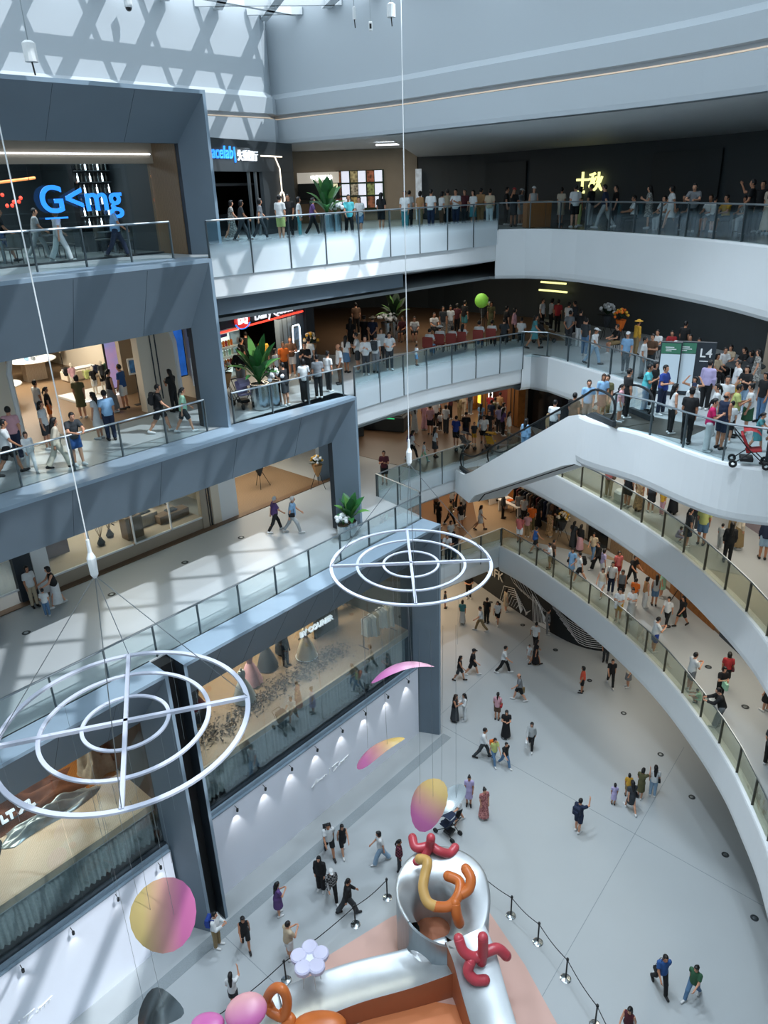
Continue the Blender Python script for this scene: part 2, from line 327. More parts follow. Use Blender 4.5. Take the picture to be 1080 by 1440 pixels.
# ---------------------------------------------------------------- railings
RAILN = [0]
def railing(path, z, step, label, lo=-.12, hi=1.1, gm='glass', post='rail', rail='steel', out=.0, group=None, name='glass_railing', pw=.05, top=True):
    pts = [Vector((p.x, p.y)) for p in offset(resample(path, step) if step else path, -out)]
    t = thing(name, label, 'railing', (pts[0].x, pts[0].y, z), 0, group); base = Vector((pts[0].x, pts[0].y, z))
    for a, b in zip(pts, pts[1:]):
        d = (b - a); L = d.length; az = math.atan2(d.y, d.x); c = (a + b) / 2
        o = G().box((0, 0, 0), (L - .03, .014, hi - .05 - lo)).build('glass_pane', gm, t); o.location = Vector((c.x, c.y, z + (lo + hi - .05) / 2)) - base; o.rotation_euler = (0, 0, az)
    pm = None
    for i, p in enumerate(pts):
        a, b = pts[max(i - 1, 0)], pts[min(i + 1, len(pts) - 1)]; az = math.atan2((b - a).y, (b - a).x)
        if pm is None: o = G().box((0, 0, (lo + hi) / 2), (pw * .7, pw * 1.5, hi - lo)).build('post', post, t); pm = o.data
        else: o = link('post', pm, t)
        o.location = Vector((p.x, p.y, z)) - base; o.rotation_euler = (0, 0, az)
    if top: G().tube([Vector((p.x, p.y, z + hi)) - base for p in pts], .032, 6).build('handrail', rail, t)
    return t
glassmat('frost5', frost=(Z5 + .12, Z5 + .5)); glassmat('frost4', frost=(Z4 + .12, Z4 + .5)); glassmat('frost3', frost=(Z3 + .0, Z3 + .35)); glassmat('frost2', frost=(Z2 + .0, Z2 + .35))
railing([P2(-5, -22.0), P2(14.6, -22.0)], Z5, 1.55, 'clear glass railing in front of the restaurant with the blue sign', lo=-.02)
railing([P2(-5, -20.78), P2(14.2, -20.78)], Z4, 1.55, 'clear glass railing in front of the bag and clothing store', lo=-.02)
railing([P2(15.3, -20.7), P2(18.0, -20.42), P2(20.2, -20.12)], Z4, 1.6, 'short glass railing below the ice cream shop beside the metal planters', lo=-.02)
railing([P2(-5, -18.1), P2(22.4, -18.1)], Z3, 1.62, 'long glass railing along the white floor where the older couple walks', lo=-.02)
railing(C3n, Z3, 1.4, 'short glass railing turning back into the notch beside the corner post', lo=-.02)
railing(offset(C5, -.08), Z5, 1.6, 'frosted glass balcony railing across the top floor hall', lo=-.62, gm='frost5')
railing(offset(C4, -.08), Z4, 1.42, 'frosted glass balcony railing below the row of red chairs', lo=-.62, gm='frost4')
railing(offset(C3, -.08), Z3, 1.45, 'frosted glass balcony railing running to the foot of the escalator', lo=-.62, gm='frost3')
railing(offset(C2[1:], -.08), Z2, 1.5, 'frosted glass balcony railing above the black hoarding', lo=-.62, gm='frost2')
railing(offset([Vector((5.4, 35.2))] + R5, .06), Z5, 1.45, 'curved glass railing in front of the dark restaurant with gold characters', lo=-.05, gm='glass')
railing(offset([Vector((6.7, 34.8))] + R4, .06), Z4, 1.45, 'glass railing behind the escalator along the dark shop hall', lo=-.05)
railing(offset([p for p in L4L if p.x > 7.6], .08), Z4, 1.5, 'curved glass railing around the escalator landing with the security guard', lo=-.05)
railing(offset(MC[1:], .06), Z3, 1.45, 'curved glass railing on the upper of the two lower right balconies', lo=-.05, gm='glass_warm', post='bronze')
railing(offset(MC, .06), Z2, 1.45, 'curved glass railing on the lowest right balcony above the ground floor', lo=-.05, gm='glass_warm', post='bronze')
# ---------------------------------------------------------------- left facade, ground to second floor
def wall(name, s0, s1, n0, n1, z0, z1, m): return G().sn(s0, s1, n0, n1, z0, z1).build(name, m, kind='structure')
for k, (s0, s1) in enumerate(((-6, 8.62), (10.35, 21.9))):
    wall('wall_hoarding', s0, s1, -18.25, -17.95, 0, 3.72, 'hoard')
    g = G(); g.sn(s0, s1, -18.3, -17.93, 3.72, 3.78); g.sn(s0, s1, -18.25, -18.02, 3.80, 3.95); g.build('trim_%d' % (30 + k), 'slate_top', kind='structure')
    w = G().sn(s0, s1, -18.25, -18.1, 3.95, 4.03).build('window_%d' % (k + 1), 'slate_dark', kind='structure')
    n = round((s1 - s0) / 2.9)
    for i in range(n):
        a, b = s0 + (s1 - s0) * i / n, s0 + (s1 - s0) * (i + 1) / n
        G().sn(a + .01, b - .01, -18.21, -18.19, 4.03, 9.0).build('pane', 'shopglass', w)
    wall('floor_shop', s0 - .1, s1 + .3, -28, -18.5, Z2 + .005, Z2 + .02, 'wood_pale' if k == 0 else 'wood')
    wall('baseboard_shop', s0, s1, -18.52, -18.44, Z2 - .2, Z2 + .06, 'beige')
    c = G(); R = []                                            # pleated curtain behind the glass under the shop floor
    for j in range(int((s1 - s0) / .055)):
        s = s0 + .03 + j * .055; nn = -18.62 + .07 * math.sin(j * 1.9) + .02 * math.sin(j * .37); R.append([V(s, nn, 3.9), V(s, nn * 1.0 + .01 * math.sin(j), 4.6), V(s, nn, Z2 - .22)])
    c.rings(R, closed=False); tag(c.build('pleated_curtain', mat('curtain', '9aa6aa', .8, noise=.25, scale=9), smooth=True), ['dark pleated curtain behind glass below the pale timber floor', 'dark pleated curtain behind glass below the dress shop'][k], 'curtain')
    wall('wall_shop', s0 - .5, s1 + .3, -27.2, -26.9, Z2, 9.4, ['dark', 'beige'][k])
    wall('wall_behind', s0 - .5, s1 + .3, -19.6, -19.4, 3.2, Z2 - .2, 'charcoal')
wall('wall_partition', 8.7, 10.3, -28, -18.45, Z2, 9.4, 'charcoal'); wall('wall_partition', 21.95, 22.3, -28, -18.2, 0, 9.4, 'charcoal')
wall('trim_floor', -6, 22.6, -17.0, -16.55, 0.001, .006, 'strip').name = 'trim_40'
# floor inlay joints of the ground floor
def joint(a, b, z, w=.022): 
    g = G(); beam(g, (a[0], a[1], z + .001), (b[0], b[1], z + .001), w, .006); g.build('trim_41', 'strip', kind='structure')
joint((1.4, 28.3), (9.0, 37.3), 0); joint((3.9, 14.7), (13.4, 26.7), 0); joint((2.4, 28.8), (13.1, 18.5), 0); joint((-6.3, 18.2), (-1.8, 14.2), 0)
# ================================================================ people
def surfnet(f, o, h):
    C = tuple(n - 1 for n in f.shape); acc = np.zeros(C + (3,), np.float32); cnt = np.zeros(C, np.float32); ins = f < 0
    for ax in range(3):
        oth = [a for a in range(3) if a != ax]
        for a in (0, 1):
            for b in (0, 1):
                lo = [0, 0, 0]; lo[oth[0]] = a; lo[oth[1]] = b; hi = list(lo); hi[ax] = 1
                S = lambda l: tuple(slice(l[i], l[i] + C[i]) for i in range(3))
                f0, f1 = f[S(lo)], f[S(hi)]; m = (f0 < 0) != (f1 < 0)
                if not m.any(): continue
                t = f0[m] / (f0[m] - f1[m]); cnt[m] += 1; q = acc[m]; q[:, ax] += t; q[:, oth[0]] += a; q[:, oth[1]] += b; acc[m] = q
    act = cnt > 0; ids = -np.ones(C, np.int64); n = int(act.sum()); ids[act] = np.arange(n); cell = np.argwhere(act)
    v = o + h * (cell + acc[act] / cnt[act][:, None]); F = []
    for ax in range(3):
        u, w_ = (ax + 1) % 3, (ax + 2) % 3
        a = ins.take(range(f.shape[ax] - 1), ax); b = ins.take(range(1, f.shape[ax]), ax); cr = np.argwhere(a != b)
        cr = cr[(cr[:, u] > 0) & (cr[:, w_] > 0) & (cr[:, u] < C[u]) & (cr[:, w_] < C[w_])]
        if not len(cr): continue
        def at_(du, dw):
            i = cr.copy(); i[:, u] += du; i[:, w_] += dw; return ids[i[:, 0], i[:, 1], i[:, 2]]
        q = np.stack([at_(-1, -1), at_(0, -1), at_(0, 0), at_(-1, 0)], 1); fl = ~ins[cr[:, 0], cr[:, 1], cr[:, 2]]; q[fl] = q[fl][:, ::-1]; F.append(q)
    return v, np.concatenate(F)
class Field:
    """smooth union of tapered limbs and ellipsoids on a small grid"""
    def __init__(s, lo, hi, h):
        s.o = np.array(lo, float); s.h = h; n = np.ceil((np.array(hi) - s.o) / h).astype(int) + 1
        s.ax = [s.o[i] + h * np.arange(n[i]) for i in range(3)]; s.f = np.full(n, 1.0, np.float32)
    def reg(s, lo, hi):
        r = tuple(slice(max(0, int((lo[i] - s.o[i]) / s.h)), min(s.f.shape[i], int((hi[i] - s.o[i]) / s.h) + 2)) for i in range(3))
        return r, np.stack(np.meshgrid(*[s.ax[i][r[i]] for i in range(3)], indexing='ij'), -1)
    def put(s, r, d, k):
        c = s.f[r]; h = np.maximum(k - np.abs(c - d), 0) / k; s.f[r] = np.minimum(c, d) - h * h * k / 4
    def limb(s, a, b, ra, rb, k=.03, cut0=False, cut1=False):
        a, b = np.array(a, float), np.array(b, float); m = max(ra, rb) + .08; r, p = s.reg(np.minimum(a, b) - m, np.maximum(a, b) + m)
        ab = b - a; L = ab @ ab; t = ((p - a) @ ab) / L; tc = np.clip(t, 0, 1)
        d = np.linalg.norm(p - (a + tc[..., None] * ab), axis=-1) - (ra + (rb - ra) * tc)
        if cut0: d = np.maximum(d, -t * L ** .5)
        if cut1: d = np.maximum(d, (t - 1) * L ** .5)
        s.put(r, d, k)
    def ell(s, c, rad, k=.03, cut=None):
        c, rad = np.array(c, float), np.array(rad, float); r, p = s.reg(c - rad - .08, c + rad + .08)
        d = (np.linalg.norm((p - c) / rad, axis=-1) - 1) * rad.min()
        if cut is not None: d = np.maximum(d, cut(p))
        s.put(r, d, k)
    def mesh(s, name, slots=1, extra=None):
        v, q = surfnet(s.f, s.o, s.h); v = v.tolist(); q = q.tolist(); mi = [0] * len(q)
        if extra:
            for g, i in extra:
                b = len(v); v += [tuple(p) for p in g.v]; q += [tuple(b + j for j in f) for f in g.f]; mi += [i] * len(g.f)
        me = bpy.data.meshes.new(name); me.from_pydata(v, [], q); me.polygons.foreach_set('use_smooth', [True] * len(q))
        for i in range(slots): me.materials.append(MATS['black'])
        me.polygons.foreach_set('material_index', mi); me.update(); return me
# pose: lean, then (hip, knee) left and right, then (pitch, out, elbow, inward) left and right arm; degrees
POSE = {'s': (0, (2, 2), (-1, 2), (4, 7, 12, .1), (0, 7, 10, .1)), 'w': (4, (26, 12), (-20, 14), (-22, 6, 14, 0), (24, 6, 24, .1)), 'v': (4, (-20, 14), (26, 12), (24, 6, 24, .1), (-22, 6, 14, 0)),
        'p': (3, (2, 3), (-2, 2), (18, 8, 95, .55), (22, 8, 100, .55)), 'l': (16, (14, 6), (2, 2), (38, 12, 50, .5), (38, 12, 50, .5)), 't': (2, (84, 80), (80, 84), (28, 8, 55, .3), (30, 8, 50, .3)),
        'u': (0, (3, 3), (-3, 2), (10, 8, 40, .2), (80, 14, 75, .25)), 'c': (0, (3, 2), (-2, 2), (12, 14, 88, .95), (16, 14, 84, .95)), 'b': (0, (2, 2), (-2, 2), (-20, 14, -8, .8), (-20, 14, -8, .8)),
        'g': (8, (22, 10), (-16, 12), (30, 8, 40, .1), (32, 8, 38, .1)), 'r': (0, (3, 2), (-2, 2), (120, 50, 70, .9), (120, 50, 70, .9)), 'k': (18, (100, 130), (96, 128), (40, 10, 40, .2), (40, 10, 40, .2)),
        'h': (3, (20, 12), (-16, 10), (6, 26, 6, 0), (-16, 8, 14, 0))}
SK = {}
def skel(pz):
    if pz in SK: return SK[pz]
    lean, lL, lR, aL, aR = POSE[pz]; r = math.radians; J = {}
    pel = np.array([0, 0, .92]); up = np.array([0, math.sin(r(lean)), math.cos(r(lean))]); fw = np.array([0, math.cos(r(lean)), -math.sin(r(lean))])
    for sd, (hp, kn) in (('L', lL), ('R', lR)):
        x = -.09 if sd == 'L' else .09; a = r(hp); b = r(hp - kn); J['hip' + sd] = pel + [x, 0, -.03]
        J['kn' + sd] = J['hip' + sd] + .42 * np.array([0, math.sin(a), -math.cos(a)]); J['an' + sd] = J['kn' + sd] + .40 * np.array([0, math.sin(b), -math.cos(b)])
        fa = max(b, -.5) if pz != 'k' else 0; J['toe' + sd] = J['an' + sd] + [0.02 * (1 if x > 0 else -1), .165 * math.cos(fa), -.035 + .165 * math.sin(fa) * .5]; J['heel' + sd] = J['an' + sd] + [0, -.045, -.035]
    for sd, (pi, ou, el, inw) in (('L', aL), ('R', aR)):
        sg = -1 if sd == 'L' else 1; sh = pel + up * .435 + [sg * .165, 0, 0]; J['sh' + sd] = sh
        d = np.array([sg * math.sin(r(ou)), math.sin(r(pi + lean * .5)) * math.cos(r(ou)), -math.cos(r(pi)) * math.cos(r(ou))]); J['el' + sd] = sh + .285 * d / np.linalg.norm(d)
        d2 = np.array([-sg * inw + sg * math.sin(r(ou)) * .3, math.sin(r(pi + el)), -math.cos(r(pi + el))]); d2 /= np.linalg.norm(d2); J['wr' + sd] = J['el' + sd] + .25 * d2; J['hd' + sd] = d2
    J.update(pel=pel, up=up, fw=fw, chest=pel + up * .30, neck=pel + up * .50, head=pel + up * .655 + fw * .02)
    dz = .075 - min(J['anL'][2], J['anR'][2])
    if pz == 't': dz = .50 - .92
    if pz == 'k': dz = .075 - min(J['anL'][2], J['anR'][2])
    for k_ in J:
        if k_ not in ('up', 'fw', 'hdL', 'hdR'): J[k_] = J[k_] + [0, 0, dz]
    SK[pz] = J; return J
BOX = ((-.62, -.75, -.05), (.62, .85, 2.05))
def bounds(J, pad=.16):
    P = np.array([v for k_, v in J.items() if k_ not in ('up', 'fw', 'hdL', 'hdR')]); return P.min(0) - pad - [0, 0, .0], P.max(0) + pad + [0, 0, .02]
def torso(F, J, e):
    up = J['up']; F.ell(J['pel'] + up * .03, (.15 + e, .105 + e, .13 + e)); F.limb(J['pel'] + up * .08, J['pel'] + up * .22, .112 + e, .118 + e, .05)
    F.ell(J['chest'], (.152 + e, .108 + e, .17 + e), .05); F.limb(J['shL'] - [-.03, 0, .0], J['shR'] - [.03, 0, .0], .05 + e * .8, .05 + e * .8, .06); F.limb(J['neck'] - up * .09, J['neck'] - up * .02, .085 + e * .6, .05 + e * .4, .05)
MESH = {}
def body_mesh(pz):
    if ('body', pz) in MESH: return MESH['body', pz]
    J = skel(pz); lo, hi = bounds(J); F = Field(lo, hi, .017); up, fw = J['up'], J['fw']; ex = []
    torso(F, J, 0); F.limb(J['neck'] - up * .03, J['head'] - up * .06, .052, .047)
    h = J['head']; F.ell(h + up * .015, (.074, .093, .105)); F.ell(h - up * .06 + fw * .025, (.05, .058, .055), .03); F.ell(h + fw * .098 - up * .012, (.015, .02, .024), .015)
    for sd in 'LR':
        sg = -1 if sd == 'L' else 1
        F.ell(h + [sg * .076, -.005, -.005], (.014, .022, .032), .012)
        F.limb(J['hip' + sd], J['kn' + sd], .083, .054, .04); F.limb(J['kn' + sd], J['an' + sd], .054, .036); F.ell(J['kn' + sd] * .62 + J['an' + sd] * .38 - [0, .012, 0], (.048, .05, .09), .03)
        F.limb(J['heel' + sd], J['toe' + sd], .038, .030)
        F.limb(J['sh' + sd], J['el' + sd], .048, .037, .04); F.limb(J['el' + sd], J['wr' + sd], .037, .026); d = J['hd' + sd]
        w_ = J['wr' + sd]; F.limb(w_, w_ + d * .075, .026, .03, .02)
        side = np.cross(d, [1, 0, 0]); side = side / (np.linalg.norm(side) + 1e-9)      # across the knuckles
        g = G()
        for i, L in enumerate((.062, .072, .067, .052)):
            b0 = w_ + d * .075 + side * (i - 1.5) * .017; nrm = np.cross(d, side) * sg; p1 = b0 + d * L * .5 + nrm * .006; p2 = p1 + d * L * .42 + nrm * .022; g.tube([b0 - d * .03, b0, p1, p2], [.009, .0088, .008, .0066], 5)
        b0 = w_ + d * .03 + side * -.026; g.tube([b0 - side * -.01, b0 + side * -.018 + d * .024, b0 + side * -.022 + d * .056], [.011, .0095, .0075], 5); ex.append((g, 0))
        e = G(); e.ball(h + [sg * .03, 0, 0] + fw * .083 + up * .012, (.011, .009, .007), 6, 4); ex.append((e, 1))
        e = G(); e.ball(h + [sg * .03, 0, 0] + fw * .083 + up * .034, (.018, .008, .0045), 6, 4); ex.append((e, 1))
    e = G(); e.ball(h + fw * .088 - up * .058, (.022, .009, .0065), 6, 4); ex.append((e, 2))
    MESH['body', pz] = F.mesh('person', 3, ex); return MESH['body', pz]
def cloth_mesh(kind, pz):
    if (kind, pz) in MESH: return MESH[kind, pz]
    J = skel(pz); lo, hi = bounds(J); F = Field(lo, hi, .017); up = J['up']; e = .017; pel = J['pel']; sit = pz in 'tk'
    if kind in ('ts', 'tl', 'tn'):
        torso(F, J, e)
        if not sit: F.limb(pel + up * .10, pel - up * .05, .125 + e, .142 + e, .05, cut1=True)
        for sd in 'LR':
            if kind != 'tn':
                a, b, c = J['sh' + sd], J['el' + sd], J['wr' + sd]
                if kind == 'ts': F.limb(a, a + (b - a) * .66, .05 + e, .052 + e, .04, cut1=True)
                else: F.limb(a, b, .05 + e, .045 + e, .04); F.limb(b, b + (c - b) * .93, .047 + e, .036 + e, .03, cut1=True)
        n = J['neck'] + up * .012; F.f = np.maximum(F.f, cutplane(F, n, up)); n2 = pel - up * .06; F.f = np.maximum(F.f, cutplane(F, n2, -up)) if not sit else np.maximum(F.f, cutplane(F, pel - up * .0, -up))
    elif kind[0] == 'd':                                      # dresses: dr short, dl long
        torso(F, J, e); lz = .48 if kind == 'dr' else .14
        for sd in 'LR':
            a, b = J['sh' + sd], J['el' + sd]; F.limb(a, a + (b - a) * .55, .058 + e, .056 + e, .04, cut1=True)
        skirt(F, J, .125, lz, .20 if kind == 'dr' else .25, sit)
        F.f = np.maximum(F.f, cutplane(F, J['neck'] + up * .012, up))
    elif kind in ('sk', 'ls'):
        skirt(F, J, .10, .52 if kind == 'sk' else .16, .19 if kind == 'sk' else .24, sit); F.f = np.maximum(F.f, cutplane(F, pel + up * .10, up))
    else:                                                     # trousers, wide trousers, shorts
        e = .012; F.ell(pel + up * .01, (.153 + e, .112 + e, .13 + e)); wide = .02 if kind == 'wt' else 0
        for sd in 'LR':
            a, b, c = J['hip' + sd], J['kn' + sd], J['an' + sd]
            if kind == 'sh': F.limb(a, a + (b - a) * .85, .092 + e, .085 + e, .04, cut1=True)
            else: F.limb(a, b, .087 + e + wide / 2, .060 + e + wide, .04); F.limb(b, b + (c - b) * .96, .060 + e + wide, .05 + e + wide * 1.6, .03, cut1=True)
        F.f = np.maximum(F.f, cutplane(F, pel + up * .085, up))
    MESH[kind, pz] = F.mesh(NAMES[kind]); return MESH[kind, pz]
def cutplane(F, p, n):
    X = np.meshgrid(*F.ax, indexing='ij', sparse=True); return ((X[0] - p[0]) * n[0] + (X[1] - p[1]) * n[1] + (X[2] - p[2]) * n[2]).astype(np.float32)
def skirt(F, J, top, lz, r1, sit):
    pel, up = J['pel'], J['up']
    if sit:
        for sd in 'LR': F.limb(J['hip' + sd], J['kn' + sd], .115, .10, .08)
        F.ell(pel + up * .02, (.17, .13, .13))
    else:
        m = (J['knL'] + J['knR']) / 2; end = pel + (m - pel) / (pel[2] - m[2]) * (pel[2] - lz); F.limb(pel + up * top, pel - up * .02, .12, .165, .05); F.limb(pel - up * .02, end, .16, r1, .05, cut1=True)
def shoe_mesh(pz, sd):
    if ('shoe', pz, sd) in MESH: return MESH['shoe', pz, sd]
    J = skel(pz); a, b = J['heel' + sd], J['toe' + sd]; F = Field(np.minimum(a, b) - .09, np.maximum(a, b) + .09, .014); F.limb(a + [0, 0, .004], b, .047, .04); F.limb(a + [0, .03, .01], a + [0, .05, .05], .042, .036)
    MESH['shoe', pz, sd] = F.mesh('shoe'); return MESH['shoe', pz, sd]
def hair_mesh(kind, pz):
    if ('hair', kind, pz) in MESH: return MESH['hair', kind, pz]
    J = skel(pz); h, up, fw = J['head'], J['up'], J['fw']; F = Field(h - [.2, .26, .62], h + [.2, .26, .2], .014)
    hh = h + up * .02
    def face(p): return np.minimum((p - (hh + fw * .045)) @ fw, (hh + up * .055 - p) @ up)           # opens the face
    if kind == 'd': F.ell(hh - up * .03 - fw * .035, (.079, .07, .06), cut=lambda p: (p - hh - up * .005) @ up)
    elif kind == 'w': F.ell(hh, (.09, .11, .125), cut=lambda p: np.minimum((p - (hh + fw * .05)) @ fw, (hh + up * .06 - p) @ up)); F.limb(h - up * .06, h - up * .2, .075, .12, .06, cut1=True)
    else:
        F.ell(hh + up * .004 - fw * .004, (.084, .102, .114), cut=lambda p: np.maximum(face(p), (hh - up * .075 - p) @ up))
        if kind == 'b': F.limb(hh - fw * .03, h - up * .10 - fw * .035, .088, .08, .04, cut1=True)
        if kind == 'l': F.limb(hh - fw * .045, h - up * .14 - fw * .07, .082, .075, .04); F.limb(h - up * .14 - fw * .085, h - up * .36 - fw * .12, .075, .055, .04)
        if kind == 'p': F.limb(hh - fw * .10 + up * .02, h - up * .10 - fw * .15, .034, .034); F.limb(h - up * .10 - fw * .15, h - up * .24 - fw * .14, .034, .014)
        if kind == 'u': F.ell(hh + up * .10 - fw * .06, (.045, .045, .042))
        if kind in 'lbpu': F.ell(hh + fw * .05 + up * .075, (.06, .04, .03), .03)
    me = F.mesh('hair'); MESH['hair', kind, pz] = me; return me
def hat_mesh(kind, pz):
    if ('hat', kind, pz) in MESH: return MESH['hat', kind, pz]
    J = skel(pz); h, up, fw = J['head'], J['up'], J['fw']; F = Field(h - [.28, .3, .1], h + [.28, .3, .26], .014); c = h + up * .06
    F.ell(c, (.094, .114, .088), cut=lambda p: -((p - c) @ up))
    if kind == 'c': F.ell(c + fw * .13 - up * .004, (.07, .08, .012), .02)
    else: F.ell(c - up * .0, (.2, .21, .014), .03)
    MESH['hat', kind, pz] = F.mesh('hat'); return MESH['hat', kind, pz]
def bag_mesh(kind):
    if ('bag', kind) in MESH: return MESH['bag', kind]
    g = G()
    if kind == 'backpack': g.box((0, 0, 0), (.3, .15, .42), bev=.04); g.box((0, -.09, -.06), (.22, .06, .2), bev=.02); g.tube([(-.1, .07, .18), (-.11, .24, .2), (-.11, .26, 0), (-.1, .09, -.17)], .018, 5); g.tube([(.1, .07, .18), (.11, .24, .2), (.11, .26, 0), (.1, .09, -.17)], .018, 5)
    elif kind == 'tote': g.box((0, 0, -.2), (.1, .34, .32), bev=.015); g.tube([(0, -.1, -.05), (0, -.06, .02), (0, .06, .02), (0, .1, -.05)], .008, 5)
    else: g.box((0, 0, 0), (.1, .26, .18), bev=.03); g.tube([(0, -.1, .08), (-.1, -.05, .5), (-.14, 0, .56), (-.1, .06, .5), (0, .1, .08)], .01, 5)
    me = bpy.data.meshes.new(kind); me.from_pydata([tuple(v) for v in g.v], [], g.f); me.materials.append(MATS['black']); MESH['bag', kind] = me; return me
CLOTH = {'black': '16181b', 'white': 'd3d8da', 'grey': '757b80', 'lightgrey': 'a5abad', 'charcoal': '363b40', 'navy': '1d2942', 'blue': '2c5590', 'lightblue': '82abd0', 'red': '9c2b30', 'rose': 'b4615f', 'pink': 'c79aa3', 'coral': 'd0553f', 'orange': 'd96b22', 'beige': 'b8aa92', 'brown': '5b4434', 'green': '2f5a40', 'olive': '5c5a3c', 'lime': 'b9c37a', 'mint': '9fd0b4', 'yellow': 'c79a35', 'purple': '5b4377', 'lavender': 'aca4cb', 'khaki': '8d7a58', 'denim': '56789a', 'lightdenim': '8fabc4', 'teal': '4a8c93', 'aqua': '55bcc6', 'maroon': '4e2029', 'cream': 'd5cbb8', 'tan': 'a98258', 'fuchsia': 'c01f60', 'royal': '24408f'}
def clothmat(c):
    n = 'cloth_' + c
    if n in MATS: return MATS[n]
    if c == 'floral': return mat(n, 'c98a86', .85, tex='voronoi', scale=14, h2='5b2430')
    if c == 'floral_tan': return mat(n, 'b99a72', .85, tex='voronoi', scale=14, h2='57402a')
    if c == 'floral_grey': return mat(n, 'b9bab5', .85, tex='voronoi', scale=16, h2='33373a')
    if c == 'check': return mat(n, '8d9092', .85, tex='check', scale=14, h2='202326')
    if c == 'check_red': return mat(n, '7a3548', .85, tex='check', scale=14, h2='2a141d')
    if c == 'stripe': return mat(n, '8a9094', .85, tex='bands', scale=9, h2='3d4347')
    return mat(n, CLOTH[c], .85, noise=.12, scale=7)
mat('skin_a', 'c79478', .6); mat('skin_b', 'b07d60', .6); mat('hair_black', '0d0d0f', .5); mat('hair_brown', '33231b', .5); mat('hair_white', 'b9bcbd', .6); mat('hair_blond', '8b6a40', .6); mat('lip', '8f4a45', .6); mat('eye', '121010', .4)
mat('shoe_white', 'c9cccd', .6); mat('shoe_black', '17181a', .5)
HM = {'k': 'hair_black', 'n': 'hair_brown', 'w': 'hair_white', 'y': 'hair_blond'}
NAMES = {'ts': 'shirt', 'tl': 'shirt', 'tn': 'top', 'dr': 'dress', 'dl': 'dress', 'tr': 'trousers', 'wt': 'trousers', 'sh': 'shorts', 'sk': 'skirt', 'ls': 'skirt'}
def setm(o, *ms):
    for sl, m in zip(o.material_slots, ms): sl.link = 'OBJECT'; sl.material = MATS[m] if isinstance(m, str) else m
def person(x, y, z, yaw, sc, pz, top, tc, bot, bc, hair, hc, hat, label, extra='', group=None, idx=0):
    b = link('person', body_mesh(pz), loc=(x, y, z), rot=(0, 0, yaw), scale=(sc * (1 + .04 * ((idx * 7) % 5 - 2) / 2 + (-.05 if top[0] == 'd' or hair in 'lpub' else .02)),) * 2 + (sc,))
    tag(b, label, 'person', group); setm(b, 'skin_a' if idx % 3 else 'skin_b', 'eye', 'lip')
    def part(n, me, m): o = link(n, me, b); setm(o, m); return o
    part(NAMES[top], cloth_mesh(top, pz), clothmat(tc))
    if bot != '-': part(NAMES[bot], cloth_mesh(bot, pz), clothmat(bc))
    if hair != '-': part('hair', hair_mesh(hair, pz), HM[hc] if hair != 'w' else clothmat('black'))
    if hat: part('hat', hat_mesh(hat[0], pz), clothmat(hat[1:]))
    for sd in 'LR': part('shoe', shoe_mesh(pz, sd), 'shoe_white' if (idx * 5) % 3 else 'shoe_black')
    if extra:
        kind, col, blab = extra.split(':'); J = skel(pz)
        if kind == 'backpack': p = J['chest'] - J['fw'] * .2
        elif kind == 'tote': p = J['wrR'] + J['hdR'] * .08
        else: p = J['pel'] + np.array([.2, 0, .02])
        p = Matrix.Rotation(yaw, 3, 'Z') @ (Vector(p) * sc); o = link({'backpack': 'backpack', 'tote': 'tote_bag', 'sling': 'shoulder_bag'}[kind], bag_mesh(kind), loc=Vector((x, y, z)) + p, rot=(0, 0, yaw), scale=(sc,) * 3)
        setm(o, clothmat(col)); tag(o, blab, 'bag')
    return b
# ================================================================ shops and walls behind the balconies
mat('letterglow', 'e6ebf2', .5, emit=1.0)
def wallpath(path, z0, z1, m, name='wall_shop', th=.12):
    return G().rings(sweep([Vector((p[0], p[1])) for p in path], [(0, z0), (0, z1), (-th, z1), (-th, z0)]), closed=True).build(name, m, kind='structure')
def patch(pts, z, m, name='floor_patch'): return G().poly(pts, z + .002, z + .012).build(name, m, kind='structure')
def B(s, n): p = P2(s, n); return (p.x, p.y)
def arealight(x, y, z, power, col, sx, sy, rz=0):
    l = lamp('AREA', (x, y, z), power, col, sx, sy=sy); l.rotation_euler = (0, 0, rz); return l
WARM, COOL, AMB = (1, .80, .58), (.86, .93, 1), (1, .88, .72)
def framed_sign(name, label, w, h, c, rz, m, z, frame='black', th=.05, legs=False):
    t = thing(name, label, 'sign', (c[0], c[1], z), rz); G().box((0, 0, h / 2), (w, th, h)).build('board', m, t)
    g = G(); [g.box((x, 0, h / 2), (.04, th + .03, h + .04)) for x in (-w / 2, w / 2)]; [g.box((0, 0, y), (w, th + .03, .04)) for y in (0, h)]; g.build('frame', frame, t); return t
# ---- top floor restaurant with the blue sign ---------------------------------------------
G().sn(-6, 15.9, -24.5, -24.1, 24.92, 26.0).build('wall_header', 'beige', kind='structure')
tag(G().tube([V(-6, -24.05, 25.2), V(15.6, -24.05, 25.2)], .025, 6).build('strip_light', 'whiteglow'), 'long thin strip light on the beige header over the blue sign', 'light')
wall('wall_jamb', 15.72, 15.95, -24.5, -22.8, Z5, 26, 'wood'); wall('wall_side', 16.1, 16.3, -33, -24.4, Z5, 26, 'dark'); wall('wall_back5', -8, 16.3, -33.2, -33, Z5, 26, 'dark')
w = G().sn(-6, 15.72, -24.35, -24.2, Z5, Z5 + .06).build('window_3', 'charcoal', kind='structure')
for i in range(8): G().sn(-6 + 2.71 * i + .01, -6 + 2.71 * (i + 1) - .01, -24.31, -24.29, Z5 + .06, 24.92).build('pane', 'shopglass', w)
patch([B(-6, -33), B(16.1, -33), B(16.1, -24.4), B(-6, -24.4)], Z5, 'floor_grey')
sg = thing('restaurant_sign', 'large glowing blue letters on the restaurant glass', 'sign', V(12.9, -24.1, 23.9))
sg.location = (0, 0, 0)
